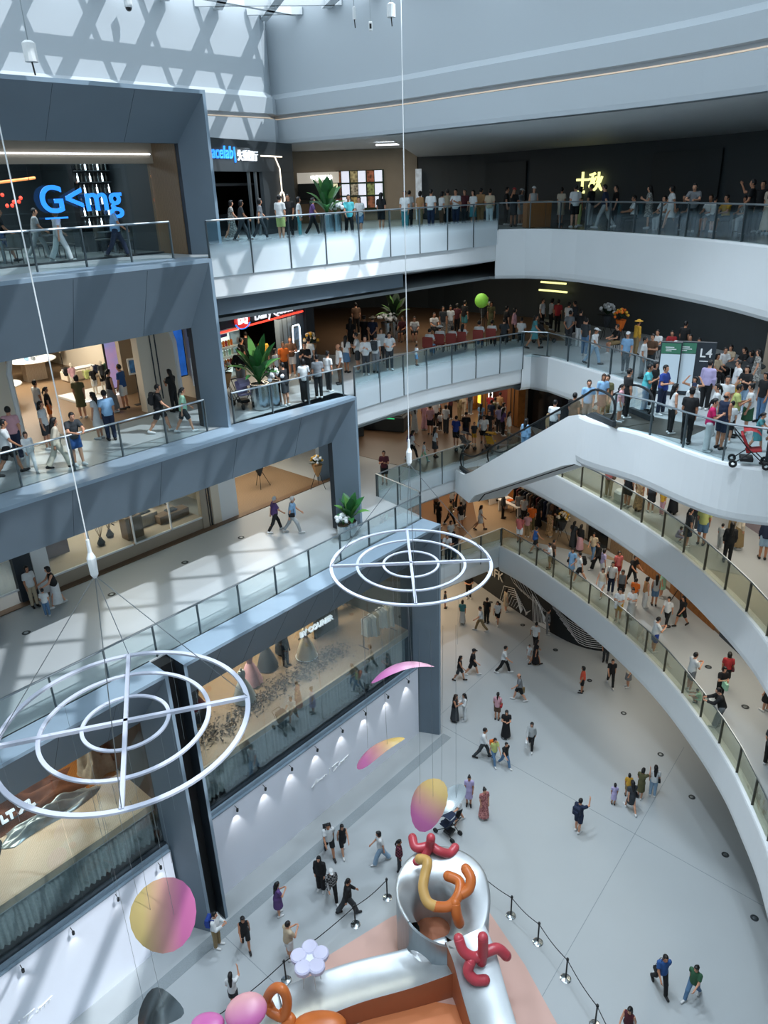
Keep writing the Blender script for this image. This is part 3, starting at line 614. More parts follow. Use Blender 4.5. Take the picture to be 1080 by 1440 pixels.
text('G<mg', 'blueglow', 2.75, V(12.95, -24.1, 23.55), (CS, SN, 0), ext=.03, name='letters', parent=sg, bold=.012)
G().sn(11.62, 12.35, -24.12, -24.08, 23.36, 23.41).build('underline', 'blueglow', sg)
t = thing('linear_lamp', 'orange glowing linear lamp inside the restaurant ceiling', 'light'); G().tube([V(10.4, -27, 24.35), V(13.4, -28, 24.62)], .05, 6).build('tube', mat('orangeglow', 'ff9a5a', .5, emit=1.5), t); [G().tube([V(s, -27.4, 24.5), V(s, -27.4, 26)], .01, 4).build('hanger', 'black', t) for s in (10.9, 12.9)]
t = thing('bottle_rack', 'dark rack with lit bottle shelves at the restaurant back', 'rack'); wall('x', 14.6, 16.0, -27.9, -27.6, Z5, 25.4, 'black').parent = t; t.children[0].name = 'back_panel'; del t.children[0]['kind']
for k in range(6): G().sn(14.65, 15.95, -27.6, -27.35, 22.9 + .38 * k, 22.93 + .38 * k).build('shelf', 'steel', t); [G().lathe([(.03, 0), (.035, .18), (.012, .22), (.012, .29)], 6, V(14.72 + .16 * j + .04 * (k % 2), -27.48, 22.93 + .38 * k)).build('bottle', ['chrome', 'whiteglow', 'bronze'][(j + k) % 3], t) for j in range(8)]
for k in range(14): tag(G().ball(V(11.6 + .27 * (k % 7), -29 - .2 * (k // 7), 23.75 + .12 * ((k * 5) % 4)), .07, 6, 4).build('red_lantern', 'redglow'), 'small red glowing lantern in a cluster inside the restaurant', 'lantern', 'red lanterns inside the restaurant')
def table_set(s, n, z, i):
    c = V(s, n, z); t = thing('dining_table', 'square dark dining table behind the restaurant glass, table %s from the right' % ('one', 'two', 'three', 'four')[i], 'table', c, A48); G().box((0, 0, .73), (.8, .8, .04), bev=.01).build('tabletop', 'charcoal', t); G().lathe([(.25, 0), (.25, .03), (.04, .05), (.04, .7)], 10).build('pedestal', 'steel', t)
    for k, (dx, dy, r) in enumerate(((0, .75, 0), (0, -.75, math.pi))):
        ch = thing('dining_chair', 'dark dining chair at restaurant table %s from the right, %s side' % (('one', 'two', 'three', 'four')[i], ('wall', 'window')[k]), 'chair', c + Matrix.Rotation(A48, 3, 'Z') @ Vector((dx, dy, 0)), A48 + r, 'restaurant chairs'); chair_parts(ch, 'bronze')
def chair_parts(ch, m, h=.45):
    G().box((0, 0, h), (.44, .44, .05), bev=.015).build('seat', m, ch); G().box((0, .21, h + .26), (.42, .04, .4), bev=.012).build('backrest', m, ch)
    l = None
    for x in (-.19, .19):
        for y in (-.19, .19):
            if l is None: o = G().tube([(0, 0, 0), (0, 0, h)], .016, 5).build('leg', 'black', ch); l = o.data
            else: o = link('leg', l, ch)
            o.location = (x, y, 0)
for i, (s, n) in enumerate(((15.0, -26.2), (13.0, -26.6), (11.0, -26.2), (9.2, -26.8))): table_set(s, n, Z5, i)
# ---- second sign wall with the cyan lettering --------------------------------------------
A_, B_ = Vector((-7.0, 32.4)), Vector((-3.9, 40.3)); AB = (B_ - A_).normalized(); NB_ = Vector((AB.y, -AB.x)); rzAB = math.atan2(AB.y, AB.x)
def ab(t, d, z): p = A_ + AB * t + NB_ * d; return Vector((p.x, p.y, z))
def abox(t0, t1, d0, d1, z0, z1): return G().box(ab((t0 + t1) / 2, (d0 + d1) / 2, (z0 + z1) / 2), (t1 - t0, abs(d1 - d0), z1 - z0), rzAB)
abox(-.6, 8.5, -.2, 0, 24.75, 26).build('wall_header', 'charcoal', kind='structure'); abox(5.4, 8.5, -.2, -.02, Z5, 24.8).build('wall_panel', 'charcoal', kind='structure')
for t_ in (4.2, 4.8): abox(t_, t_ + .12, -.15, -.05, Z5, 24.75).build('wall_mullion', 'steel', kind='structure')
abox(-.6, 5.4, -4.0, -3.8, Z5, 26).build('wall_inner', 'lightgrey_wall' if 'lightgrey_wall' in M else mat('lightgrey_wall', '8d9293', .7), kind='structure'); abox(-.6, 5.4, -3.7, -.5, 24.2, 24.3).build('ceiling_inner', 'black', kind='structure'); abox(-.6, 5.4, -2.0, -1.9, Z5, 23.0).build('wall_counter', 'black', kind='structure')
wallpath([(B_.x - .05, B_.y + .2), (B_.x - 2.2, B_.y + 9.5)], Z5, 26, 'slate_dark')
sg = thing('cafe_sign', 'cyan script and white characters on the charcoal shop header', 'sign'); text('spacelab', 'blueglow', 2.3, ab(1.75, .03, 25.25), (AB.x, AB.y, 0), name='script', parent=sg, skew=.25, bold=.01); text('|', 'blueglow', .05, ab(3.05, .03, 25.25), (AB.x, AB.y, 0), name='divider', parent=sg); text('失重餐厅', 'letterglow', 1.75, ab(4.15, .03, 25.22), (AB.x, AB.y, 0), name='characters', parent=sg, bold=.01)
tag(G().tube([ab(5.3, .04, 25.4), ab(6.6, .04, 25.4), ab(7.0, .04, 24.9), ab(7.05, .04, 23.9)], .035, 6).tube([ab(7.05 + .22 * math.cos(a), .04, 23.6 + .28 * math.sin(a)) for a in [i * .52 for i in range(13)]], .04, 5).tube([ab(6.0, .04, 25.4), ab(7.3, .04, 25.4)], .03, 5).build('led_line', mat('softglow', 'fff0dc', .5, emit=1.6)), 'bent white neon line with a small ring on the charcoal wall', 'light')
# ---- snack counters at the back of the top floor -----------------------------------------
wallpath([(-6.5, 49.5), (2.7, 49.5)], Z5, 26, 'beige'); 
sgn = thing('snack_sign', 'pale lit sign box over the snack counter', 'sign'); G().box((-3.3, 49.2, 24.55), (2.5, .25, .6)).build('box', mat('paleglow', 'cfc9bd', .5, emit=.5), sgn); text('爷爷不泡茶', 'whiteglow', 1.3, Vector((-3.1, 49.05, 24.45)), (1, 0, 0), parent=sgn, bold=.02)
ctr = thing('snack_counter', 'dark wooden snack counter under the pale sign', 'counter'); G().box((-3.3, 48.6, Z5 + .55), (2.5, .6, 1.1)).build('body', 'wood', ctr); G().box((-3.3, 48.6, Z5 + 1.12), (2.7, .7, .05)).build('worktop', 'charcoal', ctr); G().box((-3.3, 49.25, Z5 + 1.75), (2.5, .2, .9)).build('back_shelf', 'black', ctr); G().box((-2.7, 49.05, 24.05), (1.1, .08, .3)).build('price_board', mat('creamglow', 'e8e2b8', .5, emit=.9), ctr)
mb = thing('menu_board', 'large lit menu board with food pictures and price lists', 'menu board'); G().box((-.78, 49.3, 23.75), (2.9, .1, 2.3)).build('backing', 'leaf_dark', mb)
foods = ['8a5a3c', 'b8ab7c', 'a06048', '6b4a38', 'c4bda4', '8a9a62', '85493f', 'a8935f', '8f5a42']
for i in range(3):
    for j in range(3):
        x = -2.15 + 1.0 * j; z = 24.55 - .72 * i; G().box((x, 49.22, z), (.42, .06, .62)).build('picture', mat('food_' + foods[i * 3 + j], foods[i * 3 + j], .6, emit=.5, tex='voronoi', scale=6, h2='3a2a1e'), mb); G().box((x + .48, 49.22, z), (.46, .06, .62)).build('price_list', mat('listglow', 'dfe4f4', .6, emit=.85), mb)
# ---- dark restaurant wall on the right of the top floor ----------------------------------
W5 = smoothed([(2.75, 49.3), (6.5, 47.5), (8.5, 44.2), (10.5, 41), (13, 37.3), (15, 32), (16.2, 26), (16.5, 15), (15, 4)])
wallpath(W5, Z5, 26, 'dark')
ka, wa = resample([p for p in K6 if p.x > .5 and p.y > 11], 2.2), [p for p in W5 if p.y > 10]; wa = resample(wa, sum((b - a).length for a, b in zip(wa, wa[1:])) / (len(ka) - 1)); G().rings([[(a.x, a.y, 26.0), (b.x, b.y, 25.5)] for a, b in zip(ka, wa)], closed=False).build('ceiling', 'soffit', kind='structure')
G().box((2.72, 48.6, Z5 + 1.4), (.35, .3, 2.8)).build('wall_lit_column', mat('silverglow', 'b9c4cc', .3, emit=.7, tex='noise', noise=.6, scale=4), kind='structure')
def on(path, px, z, d=.1):                     # point on a wall path on the bearing x/y = px, d metres in front
    for a, b in zip(path, path[1:]):
        if (a.x - px * a.y) * (b.x - px * b.y) <= 0:
            k = (px * a.y - a.x) / ((b.x - a.x) - px * (b.y - a.y)); p = a.lerp(b, k); t = (b - a).normalized(); return Vector((p.x - d * -t.y * 1, p.y - d * t.x, z)), t
for b0, b1 in ((.14, .19), (.345, .43)):
    (p, t), (q, _) = on(W5, b0, 0, .12), on(W5, b1, 0, .12); wallpath([(p.x, p.y), (q.x, q.y)], Z5, 25.0, mat('dark_panel', '2e363a', .5), 'wall_panel', .05)
p, t = on(W5, .269, 23.62, .15); sg = thing('restaurant_sign', 'two glowing gold brush characters on the black wall', 'sign'); text('十', 'yellowglow', .78, p - Vector((t.x, t.y, 0)) * .42, (t.x, t.y, 0), parent=sg, bold=.035, name='character'); text('秋', 'yellowglow', .9, p + Vector((t.x, t.y, 0)) * .42 - Vector((0, 0, .08)), (t.x, t.y, 0), parent=sg, bold=.03, name='character'); G().box(p - Vector((t.x, t.y, 0)) * .5 - Vector((0, 0, .22)), (.5, .05, .14), math.atan2(t.y, t.x)).build('tag_plate', 'yellowglow', sg)
patch([(p.x, p.y) for p in offset([q for q in R5 if 13 < q.y < 34.5], .3)] + [(p.x, p.y) for p in W5[::-1] if p.y > 13], Z5, mat('floor_dark', '3b3d3a', .22))
pod = thing('host_stand', 'light wooden host stand outside the dark restaurant', 'stand', (7.3, 33.6 + 2.2, Z5), .2); G().box((0, 0, .55), (1.15, .5, 1.06), bev=.02).build('body', 'wood_orange', pod); G().box((0, 0, 1.1), (1.25, .58, .05)).build('top', 'wood', pod); G().box((.3, -.26, .55), (.012, .02, 1.0)).build('panel_joint', 'dark', pod)
tag(G().box((1.0, 42, 25.9), (1.6, .35, .06)).build('ceiling_panel_light', 'whiteglow'), 'flat rectangular light panel under the top floor ceiling', 'light')
for i, (x, y) in enumerate(((3.4, 41.5), (9.8, 33.5), (6.0, 42.5))): tag(G().box((x, y, 25.93), (.35, .06, .14)).build('exit_sign', mat('greenglow', '39c07a', .5, emit=.9)), 'small green exit sign on the ceiling, %s' % ('near the menu board', 'nearest the right railing', 'above the dark wall end')[i], 'sign')
# ---- fourth level: bag and clothing store -------------------------------------------------
patch([B(-6, -38), B(16.6, -38), B(16.6, -24.1), B(-6, -24.1)], Z4, 'wood')
wall('wall_back4', -8, 16.8, -38.2, -38, Z4, 20.5, 'beige'); wall('wall_side4', 16.6, 16.8, -38, -24.5, Z4, 20.5, 'cream')
wall('wall_pier', 14.25, 15.75, -24.9, -24.5, Z4, 20.45, 'cream'); [wall('wall_slot', s, s + .04, -24.49, -24.47, Z4 + .4, 19.8, 'dark') for s in (14.75, 14.95)]
wall('wall_pier_left', 8.6, 9.6, -24.9, -24.5, Z4, 20.45, 'cream')
arch = G(); R = []
for s_, z_ in [(9.62, Z4), (9.62, 18.9), (9.75, 19.35), (10.1, 19.65), (10.5, 19.75), (14.9, 19.75), (15.35, 19.65), (15.68, 19.35), (15.8, 18.9), (15.8, Z4)]: R.append([V(s_, -24.5, z_), V(s_, -24.35, z_)])
arch.tube([r[0] for r in R], .09, 6).build('wall_arch', 'paint_white', kind='structure')
def screen(name, label, s0, s1, n, z0, z1, m, cat='screen'):
    t = thing(name, label, cat); G().sn(s0, s1, n - .08, n, z0, z1).build('frame', 'black', t); G().sn(s0 + .05, s1 - .05, n, n + .015, z0 + .05, z1 - .05).build('display', m, t); return t
screen('video_screen', 'tall bright blue video screen at the right end of the store', 15.9, 16.55, -25.0, Z4 + .9, 19.6, mat('bluescreen', '2d6fd0', .4, emit=.8, tex='noise', noise=.7, scale=1.5))
screen('video_screen', 'tall pink and blue video screen on the store inner wall', 14.9, 15.9, -28.2, Z4 + .2, 19.5, mat('pinkscreen', 'c98aa0', .4, emit=.6, tex='noise', scale=1.2, h2='5a8fd0'))
def rack(name, label, c, rz, L, h, cols, garment_label, group, glen=.75):
    t = thing(name, label, 'clothes rack', c, rz); G().tube([(-L / 2, 0, h), (L / 2, 0, h)], .018, 6).build('rail', 'black', t)
    for x in (-L / 2, L / 2): G().tube([(x, 0, 0.03), (x, 0, h)], .018, 6).build('upright', 'black', t); G().tube([(x, -.28, .02), (x, .28, .02)], .02, 6).build('foot', 'black', t)
    R = Matrix.Rotation(rz, 3, 'Z')
    for i, cc in enumerate(cols):
        x = -L / 2 + .12 + (L - .24) * i / max(len(cols) - 1, 1); g = G(); w = .2 + .03 * ((i * 7) % 3); l = glen * (.85 + .1 * ((i * 5) % 4))
        g.rings([[Vector((x + .035 * a, b * w, z)) for a, b in ((-1, -.9), (1, -1), (1.2, 0), (1, 1), (-1, .9), (-1.2, 0))] for z, w in ((h - .04, .05), (h - .12, w), (h - .35, w * .8), (h - l * .8, w * .95), (h - l - .1, w * 1.1))], cap=True)
        o = g.build('garment', clothmat(cc)); o.location = c; o.rotation_euler = (0, 0, rz); tag(o, garment_label % CN.get(cc, cc), 'garment', group)
    return t
CN = {'lightgrey': 'light grey', 'floral_grey': 'grey patterned'}
def mannequin(s, n, z, yaw, sc, label, top, tc, bot, bc, body='cream', pz='s', group=None):
    p = V(s, n, z); b = link('mannequin', body_mesh(pz), loc=p, rot=(0, 0, yaw), scale=(sc,) * 3); tag(b, label, 'mannequin', group); setm(b, body, body, body)
    o = link(NAMES[top], cloth_mesh(top, pz), b); setm(o, clothmat(tc))
    if bot != '-': o = link(NAMES[bot], cloth_mesh(bot, pz), b); setm(o, clothmat(bc))
    return b
def rtable(name, label, s, n, z, r, h, m='paint_white', leg='wood_pale'):
    t = thing(name, label, 'table', V(s, n, z), A48); G().lathe([(r, h - .06), (r + .02, h - .03), (r, h)], 24).build('tabletop', m, t); G().box((0, 0, (h - .06) / 2), (r * .9, r * .45, h - .06), bev=.02).build('pedestal', leg, t); return t
rtable('display_table', 'round white display table with wooden pedestal at the store left front', 11.4, -30.3, Z4, .85, .85); rtable('display_table', 'round white display table farther back in the store', 14.3, -33.6, Z4, 1.0, .95)
for i, (s, n, h, c) in enumerate(((11.1, -30.1, .85, 'red'), (11.6, -30.5, .85, 'white'), (14.0, -33.4, .95, 'lightblue'), (14.5, -33.8, .95, 'white'), (14.2, -33.2, .95, 'grey'))):
    o = link('handbag', bag_mesh('tote' if i % 2 else 'sling'), loc=V(s, n, Z4 + h + (.37 if i % 2 else .09)), rot=(0, 0, A48)); setm(o, clothmat(c)); tag(o, '%s bag displayed on the %s round table' % (c, 'front' if i < 2 else 'rear') + ('' if c != 'white' else ', store display'), 'bag')
for i, (s, n, sc, tc, bc, sx) in enumerate(((14.3, -28.3, .68, 'black', 'white', 'leftmost'), (14.9, -28.7, .72, 'charcoal', 'black', 'second'), (15.4, -28.9, .66, 'black', 'charcoal', 'third'), (13.9, -29.2, .74, 'pink', 'cream', 'pink topped'))):
    mannequin(s, n, Z4 + .12, A48 + 3.4, sc, '%s small mannequin in %s top on the white platform in the store' % (sx, tc), 'ts', tc, 'sh', bc); o = link('backpack', bag_mesh('backpack'), loc=V(s - .1, n - .2, Z4 + .12 + sc * 1.2), rot=(0, 0, A48), scale=(.8,) * 3); setm(o, clothmat(('lime', 'navy', 'green', 'black')[i])); tag(o, '%s backpack on the %s small mannequin' % (('lime', 'navy', 'green', 'black')[i], sx), 'bag')
pl = thing('display_platform', 'low white platform under the small mannequins', 'platform', V(14.6, -28.7, Z4), A48); G().box((0, 0, .06), (2.6, 1.7, .12), bev=.02).build('slab', 'paint_white', pl); G().box((0, -.86, .06), (2.5, .02, .03)).build('light_line', 'whiteglow', pl)
rack('clothes_rack', 'black clothes rack with pale coats at the store back', V(15.4, -35.0, Z4), A48, 1.8, 1.9, ['cream', 'white', 'beige', 'cream', 'black', 'white', 'beige'], '%s coat on the store back rack', 'coats on the store back rack', 1.0)
rack('clothes_rack', 'long black clothes rack of mixed garments along the store back wall', V(11.5, -37.0, Z4), A48, 3.4, 1.9, ['purple', 'red', 'orange', 'lightgrey', 'denim', 'teal', 'white', 'grey', 'black', 'pink', 'maroon'], '%s garment on the long back rack', 'garments on the long back rack', .9)
for i, (s, n, m) in enumerate(((13.2, -37.6, 'wood_pale'), (15.2, -37.6, 'wood'))):
    t = thing('shelf_unit', 'wall shelf unit of %s timber at the store back' % ('pale', 'dark')[i], 'shelf', V(s, n, Z4), A48); G().box((0, -.15, 1.25), (1.6, .05, 2.5)).build('back_panel', m, t); [G().box((0, .05, .3 + .55 * k), (1.6, .36, .04)).build('shelf', m, t) for k in range(4)]; [G().box((x, .05, 1.25), (.04, .36, 2.5)).build('side_panel', m, t) for x in (-.8, .8)]
    [tag(G().box(V(s - .5 + .33 * j, n + .05, Z4 + .46 + .55 * k), (.22, .18, .26), A48, bev=.04).build('folded_bag', clothmat(('pink', 'black', 'orange', 'white', 'navy', 'tan')[(j + 2 * k) % 6])), '%s bag on the %s timber wall shelves' % (('pink', 'black', 'orange', 'white', 'navy', 'tan')[(j + 2 * k) % 6], ('pale', 'dark')[i]), 'bag', 'bags on the %s timber shelves' % ('pale', 'dark')[i]) for j in range(4) for k in range(3)]
bn = thing('display_bench', 'cream rounded display bench in the store', 'bench', V(15.6, -32.0, Z4), A48); G().box((0, 0, .25), (1.5, .6, .5), bev=.08).build('bench', 'cream', bn); G().box((0, 0, .51), (1.4, .5, .03), bev=.01).build('cushion', 'paint_white', bn)
def stand_sign(label, s, n, z, rz, m, h=1.0, w=.62, zb=.75):
    t = thing('poster_stand', label, 'sign', V(s, n, z), rz); G().box((0, 0, zb + h / 2), (w, .04, h), bev=.01).build('panel', 'paint_white', t); G().box((0, -.025, zb + h / 2), (w - .12, .012, h - .14)).build('poster', m, t); G().tube([(0, 0.03, 0.02), (0, .03, zb + .3)], .015, 6).build('pole', 'black', t); G().box((0, .03, .012), (.4, .3, .024)).build('base', 'black', t); return t
stand_sign('white framed poster stand with blue picture among shoppers', 14.75, -25.8, Z4, A48 - .2, mat('posterblue', '3f78ad', .5, noise=.8, scale=5, emit=.2), .62, .5, 1.2)
stand_sign('white menu easel with sketches at the store right pier', 16.35, -24.0, Z4, A48 + .25, mat('sketch', 'c9ced0', .6, tex='voronoi', scale=5, h2='75797c'), 1.05, .75, .75)
# ---- third level: boutique windows under the second portal --------------------------------
nf = -24.65
wall('trim_threshold', -6, 24, nf - .05, nf + .28, Z3 + .001, Z3 + .03, 'floor_brown').name = 'trim_50'; wall('wall_back3', -6, 24.3, -28.6, -28.4, Z3, 15, 'cream')
for s0, s1, m in ((-6, 7.5, 'wood'), (8.35, 8.95, 'slate_dark'), (8.97, 9.5, 'paint_white'), (16.05, 16.35, 'beige'), (16.6, 17.0, 'cream'), (17.0, 17.9, 'paint_white'), (22.9, 25.5, 'slate')): wall('wall_front', s0, s1, nf - .25, nf, Z3, 14.9, m)
for s in (16.38, 16.5): wall('wall_slot', s, s + .05, nf - .1, nf - .02, Z3, 14.9, 'dark')
wall('floor_display', 9.5, 16.05, -28.4, nf - .05, Z3, Z3 + .55, 'beige'); patch([B(17.9, -28.4), B(22.9, -28.4), B(22.9, nf), B(17.9, nf)], Z3, 'wood'); wall('wall_inner3', 17.8, 17.95, -28.4, nf - .25, Z3, 14.9, 'cream')
for k, (s0, s1) in enumerate(((7.5, 8.35), (9.5, 11.0), (11.1, 12.82), (12.9, 14.5), (14.55, 16.05))):
    w = G().sn(s0, s1, nf - .1, nf - .02, Z3 + .5, Z3 + .56).build('window_%d' % (5 + k), 'paint_white', kind='structure'); G().sn(s0, s0 + .05, nf - .1, nf - .02, Z3 + .5, 14.9).build('mullion', 'paint_white', w); G().sn(s0 + .05, s1, nf - .07, nf - .055, Z3 + .56, 14.9).build('pane', 'shopglass', w)
screen('video_screen', 'dark blue video screen beside the brown shop front on the white floor', 6.6, 7.4, nf + .08, Z3 + .6, 13.2, mat('coldscreen', '5f86b8', .4, emit=.5, tex='noise', noise=.8, scale=3))
pn = thing('window_display', 'pinkish grey arched display panel in the first boutique window', 'display'); G().sn(9.6, 10.95, -26.2, -26.1, Z3 + .55, 13.9).build('panel', mat('mauve', '8a8088', .7), pn); G().tube([V(10.3 + .55 * math.cos(a), -26.05, 12.4 + .75 * math.sin(a)) for a in [i * .35 for i in range(10)]], .05, 6).build('arch', 'paint_white', pn)
for i, (s, n) in enumerate(((12.0, -25.6), (12.6, -26))):
    t = thing('twig_vase', 'slim vase with dry twigs in the second boutique window, %s' % ('front', 'rear')[i], 'vase', V(s, n, Z3 + .55)); G().lathe([(.12, 0), (.16, .12), (.06, .3), (.07, .34)], 10).build('vase', 'charcoal', t); [G().tube([(0, 0, .3), (.15 * math.cos(a), .15 * math.sin(a), .8), (.3 * math.cos(a + .4), .3 * math.sin(a + .4), 1.1)], .01, 4).build('twig', 'wood', t) for a in (0, 1.3, 2.6, 4, 5.2)]
for i, (s, n, h) in enumerate(((13.2, -25.3, .95), (14.2, -26.0, .5), (15.2, -25.6, .35))):
    t = thing('display_plinth', ('tall brown', 'low pale', 'flat brown')[i] + ' wooden plinth in the boutique window', 'plinth', V(s, n, Z3 + .55), A48); G().box((0, 0, h / 2), ((.7, .9, 1.4)[i], .5, h), bev=.02).build('block', ('wood', 'wood_pale', 'wood')[i], t); G().box((0, 0, h + .05), (.45, .3, .09), bev=.03).build('shoe_pair', 'charcoal', t)
rack('clothes_rack', 'hanging rack of brown and rose garments in the boutique window', V(14.6, -27.2, Z3 + .55), A48, 2.6, 1.7, ['brown', 'rose', 'maroon', 'brown', 'tan', 'rose', 'cream', 'brown', 'maroon', 'brown', 'rose'], '%s garment in the boutique window', 'garments in the boutique window', .8)
mannequin(13.4, -27.3, Z3 + .55, A48 + 3.14, 1.0, 'mannequin in rose dress inside the boutique window', 'dr', 'rose', '-', '-')
t = thing('wooden_stool', 'square brown stool inside the open warm shop', 'stool', V(19.0, -26.8, Z3), A48); G().box((0, 0, .85), (.5, .5, .1), bev=.02).build('seat', 'wood', t); G().box((0, 0, .4), (.4, .4, .8), bev=.01).build('base', 'wood', t)
def flower_stand(label, p, rz, big=1.0, cols=('white', 'yellow'), wrap='tan'):
    t = thing('flower_basket', label, 'flower basket', p, rz)
    [G().tube([(a * .35, b * .3, .01), (0, 0, 1.0)], .014, 5).build('leg', 'black', t) for a, b in ((-1, -1), (1, -1), (0, 1))]
    G().lathe([(.05, .55), (.16, .8), (.26, 1.15), (.2, 1.1)], 10).build('wrapping', clothmat(wrap), t)
    g = G(); rr = random.Random(len(label))
    for i in range(26):
        a, e, r = rr.random() * 6.28, rr.random() * 1.5, .34 * big; g.c = i % 2; c = (r * math.cos(a) * math.cos(e), r * math.sin(a) * math.cos(e), 1.3 + r * math.sin(e)); g.ball(c, .075 * big, 6, 4)
    g.build('blooms', [clothmat(cols[0]), clothmat(cols[1])], t)
    g = G()
    for i in range(18):
        a, l = i * 2.4, .5 * big; d = Vector((math.cos(a), math.sin(a), .5 + .5 * math.sin(i))).normalized(); s_ = d.cross(Vector((0, 0, 1))).normalized() * .06; b0 = Vector((0, 0, 1.2)); g.add([b0, b0 + d * l * .5 + s_, b0 + d * l, b0 + d * l * .5 - s_], [(0, 1, 2, 3)])
    g.build('foliage', 'leaf_dark', t); return t
flower_stand('congratulatory flower basket with orange wrap at the warm shop end', V(22.3, -24.2, Z3), 0, .8); flower_stand('dark leafy flower stand inside the warm shop', V(20.7, -26.5, Z3), 1, .9, ('green', 'olive'), 'charcoal')
flower_stand('flower basket on tripod at the store right pier', V(16.9, -23.6, Z4), .5, .85, ('cream', 'lime'), 'orange')
# ---- second level: dress shop and fabric shop behind the big glass -------------------------
def gown(label, s, n, c, hoop=False, sc=1.0):
    p = V(s, n, Z2 + .02); t = thing('gown_form', label, 'dress form', p, A48 + 3.0); cm = clothmat(c)
    G().lathe([(.1 * sc, 1.42), (.15, 1.35), (.165, 1.22), (.115, 1.02), (.12, .98)], 14, sy=.75).build('bodice', cm, t)
    g = G(); R = []
    for z, r in ((1.0, .12), (.88, .19), (.62, .30), (.3, .39), (.06, .45)): R.append([Vector(((r + .03 * math.sin(j * 3.0) * (1.2 - z)) * math.cos(j * .2618), (r + .03 * math.sin(j * 3.0) * (1.1 - z)) * math.sin(j * .2618), z)) for j in range(24)])
    g.rings(R).build('skirt', cm, t, smooth=True); G().lathe([(.045, 1.38), (.05, 1.5), (.02, 1.54)], 8).build('neck_cap', 'wood_pale', t); G().lathe([(.3, 0), (.3, .02), (.02, .04), (.02, 1.0)], 12).build('stand', 'black', t)
    if hoop: G().tube([(.47 * math.cos(a), .47 * math.sin(a), .06) for a in [i * .2618 for i in range(24)]], .015, 5, loop=True).build('hoop', 'paint_white', t)
    return t
gown('pale grey evening gown on a form behind the glass', 14.0, -20.35, 'lightgrey'); gown('pink tulle gown on a form beside the pale grey gown', 14.9, -21.0, 'pink'); gown('charcoal gown on a form between pink and black gowns', 16.0, -21.3, 'charcoal'); gown('golden beige gown over a white hoop below the shop lettering', 17.6, -20.6, 'beige', True); gown('black gown on a form at the left end of the dress shop', 12.2, -20.9, 'black')
mannequin(16.6, -20.8, Z2 + .02, A48 + 3.3, 1.0, 'slim black mannequin beside the charcoal gown', 'tn', 'black', 'tr', 'black', 'black'); mannequin(17.0, -21.6, Z2 + .02, A48 + 3.3, 1.0, 'dark grey mannequin in a long coat behind the golden gown', 'dl', 'charcoal', '-', '-', 'charcoal')
rack('clothes_rack', 'black rail of white and cream garments at the dress shop edge', V(20.6, -19.15, Z2 + .02), A48, 1.9, 1.45, ['white', 'lightgrey', 'white', 'beige', 'white', 'white', 'cream', 'white'], '%s garment on the dress shop rail', 'garments on the dress shop rail', .95)
rack('clothes_rack', 'rail of dark garments at the dress shop right end', V(21.0, -21.9, Z2 + .02), A48, 1.5, 1.6, ['charcoal', 'black', 'lightgrey', 'charcoal', 'black'], '%s garment on the far dark rail', 'garments on the far dark rail', .9)
sc_ = thing('perforated_screen', 'dark folding screen with rows of round holes in the dress shop', 'screen', V(19.5, -21.3, Z2 + .02), A48); G().box((0, 0, .8), (1.5, .06, 1.6)).build('lower_panel', 'dark', sc_)
[G().tube([(-.6 + .3 * i, -.045, 1.8 + .3 * j), (-.6 + .3 * i, .045, 1.8 + .3 * j)], .11, 10).build('disc', 'beige', sc_) for i in range(5) for j in range(3)]; G().box((0, 0, 2.1), (1.5, .05, 1.0)).build('upper_panel', 'charcoal', sc_)
text_by = thing('shop_lettering', 'white block lettering hung behind the glass of the dress shop', 'sign'); text('BY COURIER', 'letterglow', 1.75, V(16.45, -18.5, 8.38), (CS, SN, 0), (0, 0, 1), .04, 'letters', text_by, 0, .025); text_by.children[0].scale = (1, 1, 1); G().sn(15.5, 17.4, -18.56, -18.53, 8.3, 8.36).build('hanging_bar', 'dark', text_by)
t2 = thing('shop_lettering', 'white block lettering hung behind the glass of the fabric shop', 'sign'); text('LT XL', 'letterglow', .95, V(4.75, -18.5, 8.1), (CS, SN, 0), ext=.04, name='letters', parent=t2, bold=.03); G().sn(4.2, 5.3, -18.56, -18.53, 8.0, 8.04).build('hanging_bar', 'dark', t2)
def scatter(name, label, pts, n, spread, m, z, size, cat, h=.05):
    g = G(); rr = random.Random(n)
    for i in range(n):
        k = rr.random() * (len(pts) - 1); a = int(k); s = pts[a][0] + (pts[a + 1][0] - pts[a][0]) * (k - a) + rr.gauss(0, spread); q = pts[a][1] + (pts[a + 1][1] - pts[a][1]) * (k - a) + rr.gauss(0, spread)
        c = V(s, min(q, -18.7), z + rr.random() * h); d = Vector((rr.gauss(0, 1), rr.gauss(0, 1), rr.gauss(0, .3))).normalized() * size; e = Vector((-d.y, d.x, rr.gauss(0, .02))) * .4; g.add([c - d, c + e, c + d, c - e], [(0, 1, 2, 3)])
    o = g.build(name, m); tag(o, label, cat, kind='stuff'); return o
scatter('dry_leaves', 'dry brown leaves strewn over the dress shop floor', [(11.3, -19.6), (13.5, -19.8), (15.5, -20.0), (17.5, -19.8), (19.0, -19.9)], 1300, .30, mat('dry_leaf', '3b3128', .8), Z2 + .025, .075, 'leaves', .1)
